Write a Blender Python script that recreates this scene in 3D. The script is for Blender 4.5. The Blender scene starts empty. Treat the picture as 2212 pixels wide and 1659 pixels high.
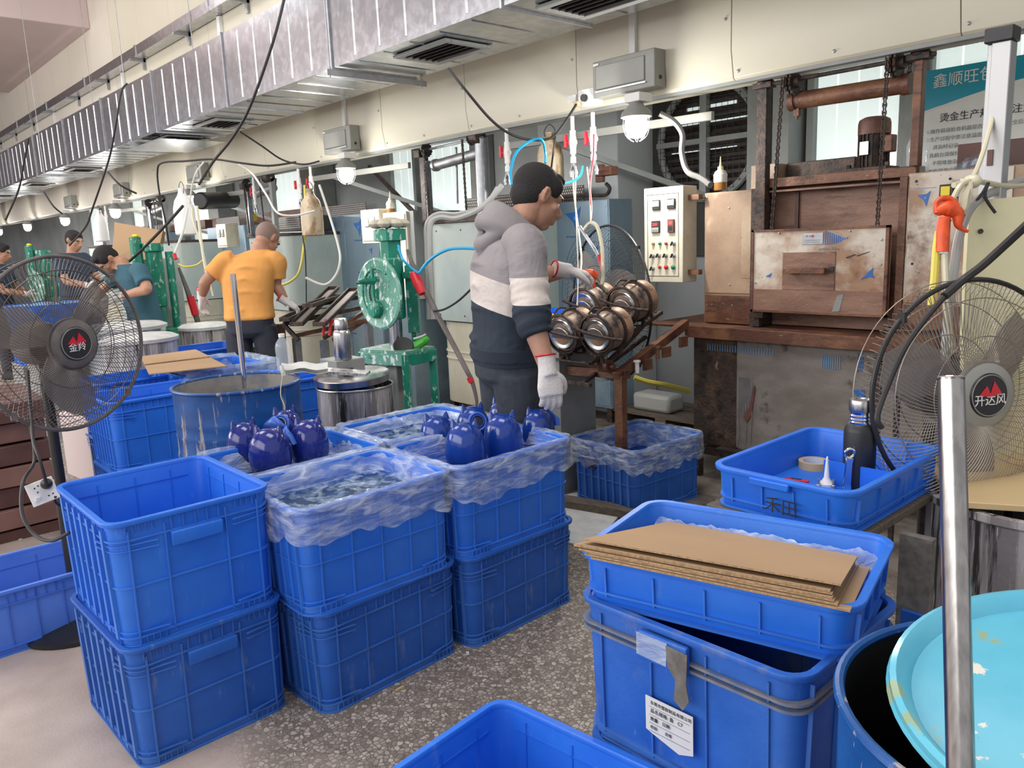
import bpy, bmesh, math, random
from mathutils import Vector, Matrix, noise
random.seed(7)
C = bpy.context.scene
PI = math.pi
# ------------------------------------------------------------------ camera
FPX, YAW, PITCH, ROLL = 1712.26, .842833, .182144, .039738
CAM = Vector((0, 0, 1.5))
FW = Vector((-math.sin(YAW)*math.cos(PITCH), math.cos(YAW)*math.cos(PITCH), -math.sin(PITCH)))
_r = Vector((math.cos(YAW), math.sin(YAW), 0)); _d = FW.cross(_r)
RT = _r*math.cos(ROLL) + _d*math.sin(ROLL); DN = -_r*math.sin(ROLL) + _d*math.cos(ROLL)
cam_data = bpy.data.cameras.new('camera'); cam = bpy.data.objects.new('camera', cam_data)
C.collection.objects.link(cam)
cam_data.sensor_width = 36; cam_data.lens = 36*FPX/2212; cam_data.clip_start = .02; cam_data.clip_end = 200
m3 = Matrix((RT, -DN, -FW)).transposed()
cam.matrix_world = Matrix.Translation(CAM) @ m3.to_4x4()
C.camera = cam
# ------------------------------------------------------------------ light
C.view_settings.view_transform = 'Standard'; C.view_settings.look = 'None'
C.view_settings.gamma = 1; C.view_settings.use_curve_mapping = False
C.view_settings.exposure = 0.16
world = bpy.data.worlds.new('hall_daylight'); C.world = world; world.use_nodes = True
bg = world.node_tree.nodes['Background']; bg.inputs[0].default_value = (.93, .95, 1, 1); bg.inputs[1].default_value = .62
def area(name, loc, target, sx, sy, power, col=(1, 1, 1)):
    l = bpy.data.lights.new(name, 'AREA'); l.shape = 'RECTANGLE'; l.size = sx; l.size_y = sy; l.energy = power; l.color = col
    o = bpy.data.objects.new(name, l); C.collection.objects.link(o); o.location = loc
    o.rotation_euler = (Vector(target)-Vector(loc)).to_track_quat('-Z', 'Y').to_euler(); return o
area('daylight_opening', (-5, -5.5, 3.6), (-4.5, 3, 1.0), 14, 3.0, 420, (1, .98, .96))
area('daylight_opening', (-14, -5.5, 3.8), (-12, 3, 1.4), 10, 3.0, 420, (1, .96, .95))
area('added_overhead_fill', (-1.5, 1.2, 5.6), (-1.8, 1.8, 0), 3, 2.0, 110)  # unseen overhead fill lamps added above the aisle, here and below
area('added_overhead_fill', (-7, .5, 5.6), (-7, .8, 0), 3, 2.0, 110)
area('added_overhead_fill', (-13, .5, 5.6), (-13, .8, 0), 3, 2.0, 110)

# ------------------------------------------------------------------ pixel helpers: a pixel of the 2212x1659 photo turned into a point in the hall
def ray(x, y): return FW + RT*((x-1106)/FPX) + DN*((y-829.5)/FPX)
def P(x, y, t): return CAM + ray(x, y)*t
def PX(x, y, X): d = ray(x, y); return CAM + d*((X-CAM.x)/d.x)
def PY(x, y, Y): d = ray(x, y); return CAM + d*((Y-CAM.y)/d.y)
def PZ(x, y, Z): d = ray(x, y); return CAM + d*((Z-CAM.z)/d.z)
def T(p): return (Vector(p)-CAM).dot(FW)          # depth of a point
# ------------------------------------------------------------------ materials
def mat(name, col, rough=.5, metal=0., noise_amt=0., nscale=8., col2=None, bump=0., bscale=60., emit=0., spec=.5, trans=0., alpha=1., coat=0., dist=2., detail=4., edge=(.35, .65), stretch=None):
    m = bpy.data.materials.new(name); m.use_nodes = True; nt = m.node_tree; N = nt.nodes; L = nt.links
    b = N['Principled BSDF']; b.inputs['Base Color'].default_value = (*col, 1); b.inputs['Roughness'].default_value = rough
    b.inputs['Metallic'].default_value = metal; b.inputs['Specular IOR Level'].default_value = spec
    b.inputs['Transmission Weight'].default_value = trans; b.inputs['Alpha'].default_value = alpha; b.inputs['Coat Weight'].default_value = coat
    if emit: b.inputs['Emission Color'].default_value = (*col, 1); b.inputs['Emission Strength'].default_value = emit
    tc = None
    def vec(sc):
        nonlocal tc
        if tc is None:
            tc = N.new('ShaderNodeTexCoord')
        if stretch:
            mp = N.new('ShaderNodeMapping'); mp.inputs['Scale'].default_value = stretch; L.new(tc.outputs['Object'], mp.inputs[0]); return mp.outputs[0]
        return tc.outputs['Object']
    if col2 is not None or noise_amt:
        if col2 is None: col2 = tuple(max(0, c*(1-noise_amt)) for c in col)
        n = N.new('ShaderNodeTexNoise'); n.inputs['Scale'].default_value = nscale; n.inputs['Detail'].default_value = detail; n.inputs['Distortion'].default_value = .3
        L.new(vec(nscale), n.inputs['Vector'])
        r = N.new('ShaderNodeValToRGB'); r.color_ramp.elements[0].position = edge[0]; r.color_ramp.elements[1].position = edge[1]
        r.color_ramp.elements[0].color = (*col, 1); r.color_ramp.elements[1].color = (*col2, 1)
        L.new(n.outputs['Fac'], r.inputs[0]); L.new(r.outputs[0], b.inputs['Base Color'])
    if bump:
        n = N.new('ShaderNodeTexNoise'); n.inputs['Scale'].default_value = bscale; n.inputs['Detail'].default_value = 3
        L.new(vec(bscale), n.inputs['Vector'])
        bp = N.new('ShaderNodeBump'); bp.inputs['Strength'].default_value = bump; bp.inputs['Distance'].default_value = .01
        L.new(n.outputs['Fac'], bp.inputs['Height']); L.new(bp.outputs[0], b.inputs['Normal'])
    return m
def layered(name, base, layers, rough=.6, metal=0., bump=.2, bscale=50):
    """base colour with painted-over / worn layers: (colour, scale, lo, hi, stretch, seed)"""
    m = bpy.data.materials.new(name); m.use_nodes = True; nt = m.node_tree; N = nt.nodes; L = nt.links
    b = N['Principled BSDF']; b.inputs['Roughness'].default_value = rough; b.inputs['Metallic'].default_value = metal
    tc = N.new('ShaderNodeTexCoord'); cur = N.new('ShaderNodeRGB'); cur.outputs[0].default_value = (*base, 1); out = cur.outputs[0]
    for i, (c, sc, lo, hi, st) in enumerate(layers):
        mp = N.new('ShaderNodeMapping'); mp.inputs['Scale'].default_value = st; mp.inputs['Location'].default_value = (i*3.7, i*1.3, i*2.1)
        L.new(tc.outputs['Object'], mp.inputs[0])
        n = N.new('ShaderNodeTexNoise'); n.inputs['Scale'].default_value = sc; n.inputs['Detail'].default_value = 6; n.inputs['Roughness'].default_value = .62
        L.new(mp.outputs[0], n.inputs['Vector'])
        r = N.new('ShaderNodeMapRange'); r.inputs[1].default_value = lo; r.inputs[2].default_value = hi; L.new(n.outputs['Fac'], r.inputs[0])
        x = N.new('ShaderNodeMix'); x.data_type = 'RGBA'; L.new(r.outputs[0], x.inputs[0]); L.new(out, x.inputs[6]); x.inputs[7].default_value = (*c, 1); out = x.outputs[2]
    L.new(out, b.inputs['Base Color'])
    if bump:
        n = N.new('ShaderNodeTexNoise'); n.inputs['Scale'].default_value = bscale; n.inputs['Detail'].default_value = 5; L.new(tc.outputs['Object'], n.inputs['Vector'])
        bp = N.new('ShaderNodeBump'); bp.inputs['Strength'].default_value = bump; bp.inputs['Distance'].default_value = .01
        L.new(n.outputs['Fac'], bp.inputs['Height']); L.new(bp.outputs[0], b.inputs['Normal'])
    return m
def film_mat(name, col=(.85, .9, .95), lo=.12, hi=.62, sc=9., st=(1, 1, 2.2), rough=.12):
    m = bpy.data.materials.new(name); m.use_nodes = True; nt = m.node_tree; N = nt.nodes; L = nt.links
    b = N['Principled BSDF']; b.inputs['Base Color'].default_value = (*col, 1); b.inputs['Roughness'].default_value = rough; b.inputs['Specular IOR Level'].default_value = .8
    tc = N.new('ShaderNodeTexCoord'); mp = N.new('ShaderNodeMapping'); mp.inputs['Scale'].default_value = st; L.new(tc.outputs['Object'], mp.inputs[0])
    n = N.new('ShaderNodeTexNoise'); n.inputs['Scale'].default_value = sc; n.inputs['Detail'].default_value = 5; n.inputs['Distortion'].default_value = .6; L.new(mp.outputs[0], n.inputs['Vector'])
    r = N.new('ShaderNodeMapRange'); r.inputs[1].default_value = .42; r.inputs[2].default_value = .72; r.inputs[3].default_value = lo; r.inputs[4].default_value = hi; L.new(n.outputs['Fac'], r.inputs[0])
    bp = N.new('ShaderNodeBump'); bp.inputs['Strength'].default_value = .9; bp.inputs['Distance'].default_value = .02; L.new(n.outputs['Fac'], bp.inputs['Height']); L.new(bp.outputs[0], b.inputs['Normal'])
    L.new(r.outputs[0], b.inputs['Alpha'])
    return m
BLUE = (.022, .13, .62)
M = {}
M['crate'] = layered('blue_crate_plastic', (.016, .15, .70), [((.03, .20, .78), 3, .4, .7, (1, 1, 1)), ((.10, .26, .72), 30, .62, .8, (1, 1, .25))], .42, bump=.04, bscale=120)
M['crate_dark'] = layered('blue_crate_plastic_scuffed_shaded', (.012, .10, .45), [((.022, .14, .56), 3, .4, .7, (1, 1, 1)), ((.16, .24, .46), 26, .60, .8, (1, 1, .3))], .5, bump=.06, bscale=120)  # scuffs, plus the shade on lower crates put into the darker blue
M['crate_old'] = layered('dusty_blue_crate_plastic', (.018, .115, .48), [((.04, .17, .60), 4, .4, .7, (1, 1, 1)), ((.22, .24, .28), 9, .56, .8, (1, 1, .5)), ((.25, .34, .5), 40, .66, .8, (1, 1, .2))], .55, bump=.08, bscale=90)
M['crate_pale'] = layered('pale_blue_crate_plastic', (.07, .20, .72), [((.11, .26, .8), 3, .4, .7, (1, 1, 1))], .45, bump=.04)
M['crate_rib'] = mat('worn_highlit_crate_rib', (.045, .21, .74), .45, noise_amt=.15)  # lighter than the crate: edge highlights put into the colour, with dust and wear
M['crate_rib_dark'] = mat('worn_highlit_dark_crate_rib', (.05, .17, .54), .5, noise_amt=.2)  # same painted edge highlights and wear, for the darker crates
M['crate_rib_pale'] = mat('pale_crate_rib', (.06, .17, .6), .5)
M['film'] = film_mat('clear_plastic_film', (.74, .84, .97), .15, .62, 11, (1, 1, 3.2))
M['film_haze'] = film_mat('hazy_plastic_film', (.62, .74, .92), .30, .8, 10, (1, 1, 2.5))
M['film_pack'] = film_mat('crumpled_film', (.50, .64, .80), .06, .80, 22, (1, 1, 1), .05)
M['packed'] = mat('dark_packed_parts', (.008, .04, .11), .3, col2=(.015, .07, .2), nscale=14)
M['beige'] = mat('beige_sandwich_panel', (.60, .56, .44), .38, bump=.02, bscale=3, noise_amt=.05, nscale=1.5)
M['beige_top'] = mat('beige_painted_wall', (.62, .57, .48), .5, noise_amt=.06, nscale=1)
M['pink_wall'] = mat('pinkish_painted_concrete', (.66, .55, .54), .7, noise_amt=.06, nscale=1)
M['galv'] = layered('galvanised_sheet', (.40, .41, .43), [((.50, .51, .54), 14, .45, .6, (1, 1, 1)), ((.33, .34, .37), 40, .6, .75, (1, 1, 1))], .23, 1., .10, 7)
M['galv_dull'] = mat('dull_galvanised_steel', (.42, .43, .45), .45, .8, noise_amt=.2, nscale=20)
M['steel'] = mat('stainless_steel', (.66, .66, .66), .25, 1., noise_amt=.2, nscale=6, stretch=(8, 8, .6), bump=.03, bscale=40)
M['steel_dirty'] = layered('splashed_stainless', (.27, .25, .25), [((.50, .48, .47), 6, .46, .56, (3, 3, .2)), ((.04, .035, .035), 8, .55, .62, (3, 3, .2)), ((.72, .72, .74), 34, .60, .64, (3, 3, .13))], .4, .25, .12, 60)
M['tube_steel'] = mat('brushed_tube_steel', (.46, .43, .41), .24, 1., noise_amt=.3, nscale=5, stretch=(20, 20, .4))
M['column_alu'] = mat('anodised_column', (.42, .42, .42), .4, .6)
M['conduit_dark'] = mat('dark_grey_conduit', (.16, .16, .15), .5)
M['chrome'] = mat('polished_steel', (.75, .75, .75), .12, 1.)
M['grey_box'] = mat('grey_powder_coat', (.30, .30, .27), .45, noise_amt=.08)
M['black'] = mat('black_plastic', (.02, .02, .022), .45, noise_amt=.3)
M['black_steel'] = mat('sooty_black_steel', (.025, .022, .022), .55, .3, col2=(.09, .055, .04), nscale=30, bump=.3, bscale=80)
M['fan_grey'] = mat('dusty_fan_plastic', (.15, .13, .12), .6, noise_amt=.3, nscale=20)
M['blade'] = mat('greyish_fan_blade', (.27, .24, .22), .5, alpha=.6, noise_amt=.2)
M['wire'] = mat('fan_guard_wire', (.13, .11, .10), .4, .6)
M['wire_pale'] = mat('pale_fan_guard_wire', (.34, .30, .26), .4, .6)
M['rust'] = layered('rust_brown_steel', (.11, .045, .028), [((.22, .10, .05), 5, .42, .62, (1, 1, 1)), ((.05, .022, .016), 12, .55, .7, (.4, 1, 2)), ((.42, .26, .18), 38, .66, .74, (.5, 1, 3))], .5, .15, .25, 60)
M['rust_face'] = layered('heat_stained_brown_panel', (.17, .085, .055), [((.28, .16, .11), 3, .4, .62, (.6, 1, 3)), ((.09, .04, .028), 8, .55, .7, (.4, 1, 3)), ((.36, .24, .18), 45, .62, .72, (.3, 1, 2))], .5, .1, .15, 60)
M['rust_cream'] = layered('stained_cream_cabinet', (.44, .33, .22), [((.30, .18, .10), 2.4, .42, .62, (1, 1, 1)), ((.66, .61, .52), 4, .58, .62, (3, 1, .6)), ((.07, .045, .03), 30, .67, .72, (1, 1, 1))], .45, 0, .1, 40)
M['door_cream'] = layered('heat_browned_cream_door', (.60, .54, .45), [((.34, .20, .12), 2.6, .46, .60, (1, 1, 1.3)), ((.20, .10, .055), 5, .56, .68, (1, 1, 1)), ((.06, .04, .03), 38, .66, .70, (1, 1, 1))], .4, 0, .1, 40)
M['rust_tan'] = layered('tan_stained_panel', (.38, .26, .17), [((.27, .165, .10), 2.2, .42, .62, (1, 1, 1)), ((.46, .35, .25), 6, .58, .66, (1, 1, .4)), ((.08, .05, .03), 40, .70, .74, (1, 1, 1))], .4, 0, .1, 40)
M['sooty_panel'] = layered('soot_crusted_panel', (.05, .035, .028), [((.14, .08, .045), 5, .45, .6, (1, 1, 1)), ((.30, .22, .16), 22, .64, .72, (1, 1, .5)), ((.02, .016, .014), 10, .55, .65, (1, 1, 1))], .55, .1, .5, 45)
M['grey_panel'] = layered('grey_stained_sheet', (.17, .145, .125), [((.25, .225, .205), 2.5, .42, .62, (1, 1, 2)), ((.08, .055, .04), 9, .60, .72, (1, 1, 1))], .5, .15, .08, 50)
M['celadon'] = layered('pale_green_painted_steel', (.44, .50, .46), [((.36, .43, .42), 3, .42, .62, (1, 1, .6)), ((.30, .22, .14), 14, .70, .76, (3, 3, .3))], .4, 0, .04, 20)
M['cream_tank'] = layered('cream_tank_paint', (.50, .47, .36), [((.58, .55, .44), 3, .42, .62, (1, 1, .6)), ((.36, .22, .10), 12, .64, .72, (3, 3, .25))], .45, 0, .04, 20)
M['cream'] = mat('cream_enamel', (.70, .66, .52), .4, noise_amt=.1, nscale=14)
M['cream_box'] = layered('chipped_cream_enamel', (.68, .64, .50), [((.58, .53, .40), 5, .42, .62, (1, 1, 1)), ((.25, .12, .05), 40, .68, .72, (1, 1, 1))], .4, 0, .05, 30)
M['yellow_panel'] = mat('pale_yellow_panel', (.68, .64, .40), .5, noise_amt=.12, nscale=4)
M['pe_blue'] = layered('blue_grey_film_covered_steel', (.22, .31, .38), [((.27, .36, .43), 1.5, .42, .6, (1, 1, .5)), ((.17, .25, .33), 2.5, .56, .7, (1, 1, 1))], .3, .35, .03, 12)
M['pe_mark'] = mat('blue_film_mark', (.02, .13, .42), .4)
M['pe_mark_pale'] = mat('pale_blue_film_mark', (.13, .28, .48), .4)
M['green'] = layered('chipped_green_enamel', (.01, .19, .12), [((.02, .26, .17), 5, .42, .6, (1, 1, 1)), ((.42, .55, .47), 30, .58, .61, (1, 1, .5))], .35, 0, .08, 60)
M['green_pale'] = layered('splashed_green_enamel', (.10, .30, .22), [((.16, .36, .28), 5, .42, .6, (1, 1, 1)), ((.62, .72, .66), 30, .56, .585, (1, 1, .6)), ((.03, .16, .11), 12, .62, .7, (1, 1, 1))], .35, 0, .08, 60)
M['white_pipe'] = mat('white_pvc', (.78, .77, .74), .35, noise_amt=.08)
M['white'] = mat('white_plastic', (.80, .79, .76), .45)
M['red'] = mat('red_plastic', (.62, .015, .03), .4)
M['orange'] = mat('orange_plastic', (.85, .10, .02), .4, noise_amt=.3, nscale=30)
M['hose_blue'] = mat('blue_air_hose', (.01, .34, .62), .3)
M['hose_clear'] = mat('yellowed_clear_hose', (.62, .58, .42), .25)
M['hose_white'] = mat('whitish_hose', (.70, .70, .64), .35)
M['hose_yellow'] = mat('yellow_hose', (.70, .60, .10), .3)
M['conduit'] = mat('grey_conduit', (.38, .38, .36), .45)
M['cable'] = mat('black_rubber_cable', (.022, .02, .02), .5)
M['wall'] = mat('grey_painted_wall', (.42, .44, .45), .7, noise_amt=.25, nscale=1.2)
M['col_grey'] = mat('smooth_grey_column', (.46, .49, .50), .5, noise_amt=.06, nscale=1)
M['frame_grey'] = mat('grey_window_frame', (.27, .28, .27), .5, noise_amt=.15)
M['dark_room'] = mat('dark_extractor_housing', (.05, .048, .046), .7, noise_amt=.3)
M['pane'] = mat('daylit_translucent_sheet', (.78, .88, .86), .4, emit=.52)
M['pane_line'] = mat('sheet_rib', (.55, .70, .69), .4, emit=.35)
M['carton'] = mat('brown_cardboard', (.44, .29, .16), .8, noise_amt=.12, nscale=3)
M['carton_edge'] = mat('cardboard_cut_edge', (.30, .18, .09), .9, col2=(.50, .36, .20), nscale=160, edge=(.4, .6))
M['wood_dark'] = mat('dark_red_board', (.14, .06, .045), .5, noise_amt=.4, nscale=6)
M['wood_pallet'] = mat('grimy_pallet_wood', (.15, .12, .09), .8, noise_amt=.4, nscale=14, stretch=(1, 6, 6))
M['terracotta'] = mat('brown_board_stack', (.24, .12, .09), .7, noise_amt=.25, nscale=5)
M['jar'] = mat('glossy_blue_plastic', (.008, .048, .30), .16, noise_amt=.2, nscale=3, coat=.3)
M['jar_navy'] = mat('glossy_navy_plastic', (.014, .026, .22), .14, noise_amt=.2, nscale=3, coat=.3)
M['dust'] = mat('caked_grey_dust', (.24, .23, .23), .9, col2=(.12, .17, .28), nscale=30)
M['torn_tape'] = mat('torn_grey_tape', (.20, .185, .16), .7, noise_amt=.4, nscale=40)
M['jar_flap'] = mat('matt_mid_blue_plastic', (.04, .13, .55), .4)
M['barrel'] = layered('scuffed_blue_drum', (.003, .06, .24), [((.005, .09, .33), 4, .42, .6, (1, 1, 2)), ((.34, .31, .30), 9, .585, .63, (3, 3, .3)), ((.8, .8, .8), 40, .72, .74, (2, 2, .3))], .4, 0, .08, 40)
M['barrel_in'] = layered('crusted_drum_inside', (.16, .17, .20), [((.30, .27, .24), 4, .45, .58, (1, 1, 1)), ((.03, .09, .22), 3, .55, .62, (1, 1, 1))], .6)
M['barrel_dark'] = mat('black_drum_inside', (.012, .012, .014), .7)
M['lid_teal'] = layered('worn_turquoise_lid', (.10, .45, .62), [((.14, .52, .68), 2, .4, .6, (1, 1, 1)), ((.30, .42, .28), 5.5, .55, .57, (1, 1, 1)), ((.75, .72, .62), 14, .64, .66, (1, 1, 1)), ((.12, .06, .03), 11, .655, .675, (1, 1, 1))], .2, 0, .05, 12)
M['liquid'] = mat('blue_grey_liquid', (.10, .16, .26), .12)
M['mould'] = layered('scorched_clay_mould', (.24, .17, .13), [((.44, .27, .17), 6, .5, .6, (1, 1, 1)), ((.05, .04, .04), 9, .56, .64, (1, 1, 1))], .5, .3, .2, 40)
M['alu'] = mat('cast_aluminium', (.60, .60, .60), .28, 1., noise_amt=.2, nscale=20)
M['tan_plastic'] = mat('stained_white_jug', (.55, .45, .30), .45, col2=(.30, .19, .10), nscale=10, edge=(.5, .62))
M['glass'] = mat('clear_bottle_plastic', (.85, .92, .95), .06, trans=.0, alpha=.28, spec=.9)
M['glue'] = mat('amber_glue', (.30, .14, .03), .2)
M['paper'] = mat('white_paper', (.74, .74, .70), .7, noise_amt=.06)
M['ink'] = mat('black_ink', (.02, .02, .03), .6)
M['ink_soft'] = mat('grey_print', (.22, .25, .27), .6)
M['teal_print'] = mat('teal_poster_print', (.0, .28, .40), .4)
M['led_red'] = mat('red_led_digits', (1, .04, .03), .4, emit=2.0)
M['meter_face'] = mat('meter_face', (.8, .82, .82), .3)
M['lamp_on'] = mat('lit_lamp_glass', (1, .99, .94), .3, emit=14)
M['board_white'] = mat('dirty_white_board', (.62, .64, .62), .6, noise_amt=.25, nscale=9)
M['tape'] = mat('tan_tape', (.62, .46, .24), .5)
M['btn_green'] = mat('green_button', (.0, .24, .10), .3); M['btn_orange'] = mat('orange_button', (.72, .22, .03), .3)
M['yellow'] = mat('yellow_plastic', (.80, .62, .02), .4)
M['bright_green'] = mat('bright_green_plastic', (.06, .45, .04), .3)
M['skin'] = mat('skin', (.50, .27, .18), .5, noise_amt=.12, nscale=10)
M['skin_tan'] = mat('tanned_skin', (.46, .24, .15), .5, noise_amt=.12, nscale=10)
M['hair'] = mat('short_black_hair', (.018, .015, .016), .7, bump=1., bscale=260)
M['stubble'] = mat('shaved_scalp', (.24, .16, .13), .6)
M['glove'] = mat('white_knit_glove', (.72, .69, .67), .85, bump=.5, bscale=240)
M['denim'] = mat('dark_grey_denim', (.045, .055, .07), .8, noise_amt=.35, nscale=9, bump=.3, bscale=30)
M['trouser'] = mat('dark_navy_trousers', (.035, .04, .055), .8, noise_amt=.3, nscale=8, bump=.3, bscale=20)
M['orange_shirt'] = mat('orange_cotton', (.78, .36, .09), .85, noise_amt=.12, nscale=5, bump=.35, bscale=9)
M['teal_shirt'] = mat('teal_cotton', (.035, .11, .15), .85, noise_amt=.2, nscale=6, bump=.35, bscale=9)
M['navy_shirt'] = mat('navy_cotton', (.03, .05, .09), .85, noise_amt=.2, nscale=6)
# ------------------------------------------------------------------ mesh builder
class MB:
    def __init__(s): s.v = []; s.f = []
    def add(s, vs, fs):
        o = len(s.v); s.v += [tuple(x) for x in vs]; s.f += [tuple(i+o for i in q) for q in fs]; return s
    def box(s, c, d, rot=None):
        x, y, z = d[0]/2, d[1]/2, d[2]/2
        vs = [Vector((a*x, b*y, e*z)) for a in (-1, 1) for b in (-1, 1) for e in (-1, 1)]
        if rot is not None:
            R = rot if isinstance(rot, Matrix) else Matrix.Rotation(rot, 3, 'Z'); vs = [R @ v for v in vs]
        c = Vector(c); return s.add([v+c for v in vs], [(0, 1, 3, 2), (4, 6, 7, 5), (0, 4, 5, 1), (2, 3, 7, 6), (0, 2, 6, 4), (1, 5, 7, 3)])
    def bb(s, x0, x1, y0, y1, z0, z1): return s.box(((x0+x1)/2, (y0+y1)/2, (z0+z1)/2), (abs(x1-x0), abs(y1-y0), abs(z1-z0)))
    def loft(s, loops, cap0=True, cap1=True, closed=False):
        n = len(loops[0]); vs = [p for l in loops for p in l]; fs = []
        k = len(loops)
        for i in range(k-(0 if closed else 1)):
            a, b = i*n, ((i+1) % k)*n
            for j in range(n): fs.append((a+j, a+(j+1) % n, b+(j+1) % n, b+j))
        if not closed:
            if cap0: fs.append(tuple(range(n))[::-1])
            if cap1: fs.append(tuple(range((k-1)*n, k*n)))
        return s.add(vs, fs)
    def cyl(s, p0, p1, r0, r1=None, n=16, cap=True):
        p0 = Vector(p0); p1 = Vector(p1); r1 = r0 if r1 is None else r1
        ax = (p1-p0).normalized(); u = ax.orthogonal().normalized(); w = ax.cross(u)
        L = [[p+(u*math.cos(2*PI*i/n)+w*math.sin(2*PI*i/n))*r for i in range(n)] for p, r in ((p0, r0), (p1, r1))]
        return s.loft(L, cap, cap)
    def lathe(s, prof, n=32, at=(0, 0, 0), axis=None, cap0=True, cap1=True):
        R = Matrix.Identity(3) if axis is None else Vector((0, 0, 1)).rotation_difference(Vector(axis).normalized()).to_matrix()
        at = Vector(at)
        return s.loft([[at + R @ Vector((max(r, 1e-4)*math.cos(2*PI*i/n), max(r, 1e-4)*math.sin(2*PI*i/n), z)) for i in range(n)] for r, z in prof], cap0, cap1)
    def torus(s, c, axis, R, r, n=48, k=8):
        c = Vector(c); ax = Vector(axis).normalized(); u = ax.orthogonal().normalized(); w = ax.cross(u); L = []
        for i in range(n):
            a = 2*PI*i/n; d = u*math.cos(a)+w*math.sin(a); L.append([c+d*(R+r*math.cos(2*PI*j/k))+ax*(r*math.sin(2*PI*j/k)) for j in range(k)])
        return s.loft(L, closed=True)
    def tube(s, pts, r, n=8, sub=6, cap=True):
        pts = [Vector(p) for p in pts]; rs = r if isinstance(r, (list, tuple)) else [r]*len(pts)
        if sub > 1 and len(pts) > 2:
            q = []; rr = []
            for i in range(len(pts)-1):
                a = pts[max(i-1, 0)]; b = pts[i]; c = pts[i+1]; d = pts[min(i+2, len(pts)-1)]
                for k in range(sub):
                    t = k/sub; q.append(.5*((2*b)+(c-a)*t+(2*a-5*b+4*c-d)*t*t+(3*b-a-3*c+d)*t**3)); rr.append(rs[i]*(1-t)+rs[i+1]*t)
            q.append(pts[-1]); rr.append(rs[-1]); pts, rs = q, rr
        L = []; u = None
        for i, p in enumerate(pts):
            t = (pts[min(i+1, len(pts)-1)]-pts[max(i-1, 0)]); t = t.normalized() if t.length > 1e-9 else Vector((0, 0, 1))
            u = t.orthogonal().normalized() if u is None else (u-t*u.dot(t)).normalized()
            w = t.cross(u); L.append([p+(u*math.cos(2*PI*j/n)+w*math.sin(2*PI*j/n))*rs[i] for j in range(n)])
        return s.loft(L, cap, cap)
    def prism(s, pts, off):
        off = Vector(off); a = [Vector(p) for p in pts]; return s.loft([a, [p+off for p in a]])
    def blob(s, c, r, n=12, k=8, R=None):
        r = (r, r, r) if not isinstance(r, (tuple, list)) else r; c = Vector(c); L = []
        for i in range(k+1):
            a = PI*i/k; q = []
            for j in range(n):
                b = 2*PI*j/n; v = Vector((r[0]*max(math.sin(a), .01)*math.cos(b), r[1]*max(math.sin(a), .01)*math.sin(b), -r[2]*math.cos(a)))
                if R is not None: v = R @ v
                q.append(c+v)
            L.append(q)
        return s.loft(L)
    def build(s, name, m, parent=None, ang=35, bev=0, xf=None, smooth=True):
        me = bpy.data.meshes.new(name); vs = s.v if xf is None else [tuple(xf @ Vector(v)) for v in s.v]
        me.from_pydata(vs, [], s.f); me.materials.append(m if not isinstance(m, str) else M[m])
        if smooth:
            me.polygons.foreach_set('use_smooth', [True]*len(me.polygons)); me.set_sharp_from_angle(angle=math.radians(ang))
        me.update(); o = bpy.data.objects.new(name, me); C.collection.objects.link(o)
        if parent is not None: o.parent = parent
        if bev:
            b = o.modifiers.new('bevel', 'BEVEL'); b.width = bev; b.segments = 2; b.limit_method = 'ANGLE'; b.harden_normals = False
        return o
def recalc(o):
    bm = bmesh.new(); bm.from_mesh(o.data); bmesh.ops.recalc_face_normals(bm, faces=bm.faces); bm.to_mesh(o.data); bm.free()
def thing(name, label, cat, loc=(0, 0, 0), rz=0, group=None, rot=None):
    o = bpy.data.objects.new(name, None); C.collection.objects.link(o); o.location = loc; o.rotation_euler = rot if rot is not None else (0, 0, rz)
    o.empty_display_size = .05
    o['label'] = label; o['category'] = cat
    if group: o['group'] = group
    return o
def tag(o, label, cat, group=None):
    o['label'] = label; o['category'] = cat
    if group: o['group'] = group
    return o
def struct(o): o['kind'] = 'structure'; return o
def lab(o, s): o['label'] = s; return o
def dup(root, loc, rz=None, label=None, group=None):
    r = root.copy(); C.collection.objects.link(r); r.location = loc
    if rz is not None: r.rotation_euler = (0, 0, rz)
    if label: r['label'] = label
    if group: r['group'] = group
    for ch in list(root.children):
        c = ch.copy(); C.collection.objects.link(c); c.parent = r
        for g in ch.children:
            d = g.copy(); C.collection.objects.link(d); d.parent = c
    return r
def rel(o, p): return Vector(p)-Vector(o.location)
def wm(o):
    mw = Matrix.Translation(o.location) @ o.rotation_euler.to_matrix().to_4x4() @ Matrix.Diagonal((*o.scale, 1))
    return wm(o.parent) @ mw if o.parent else mw
def bw(mb, name, m, root=None, **k):
    """build a mesh drawn in hall coordinates under a root Empty"""
    if root is None: return mb.build(name, m, None, **k)
    return mb.build(name, m, root, xf=wm(root).inverted(), **k)
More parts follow.
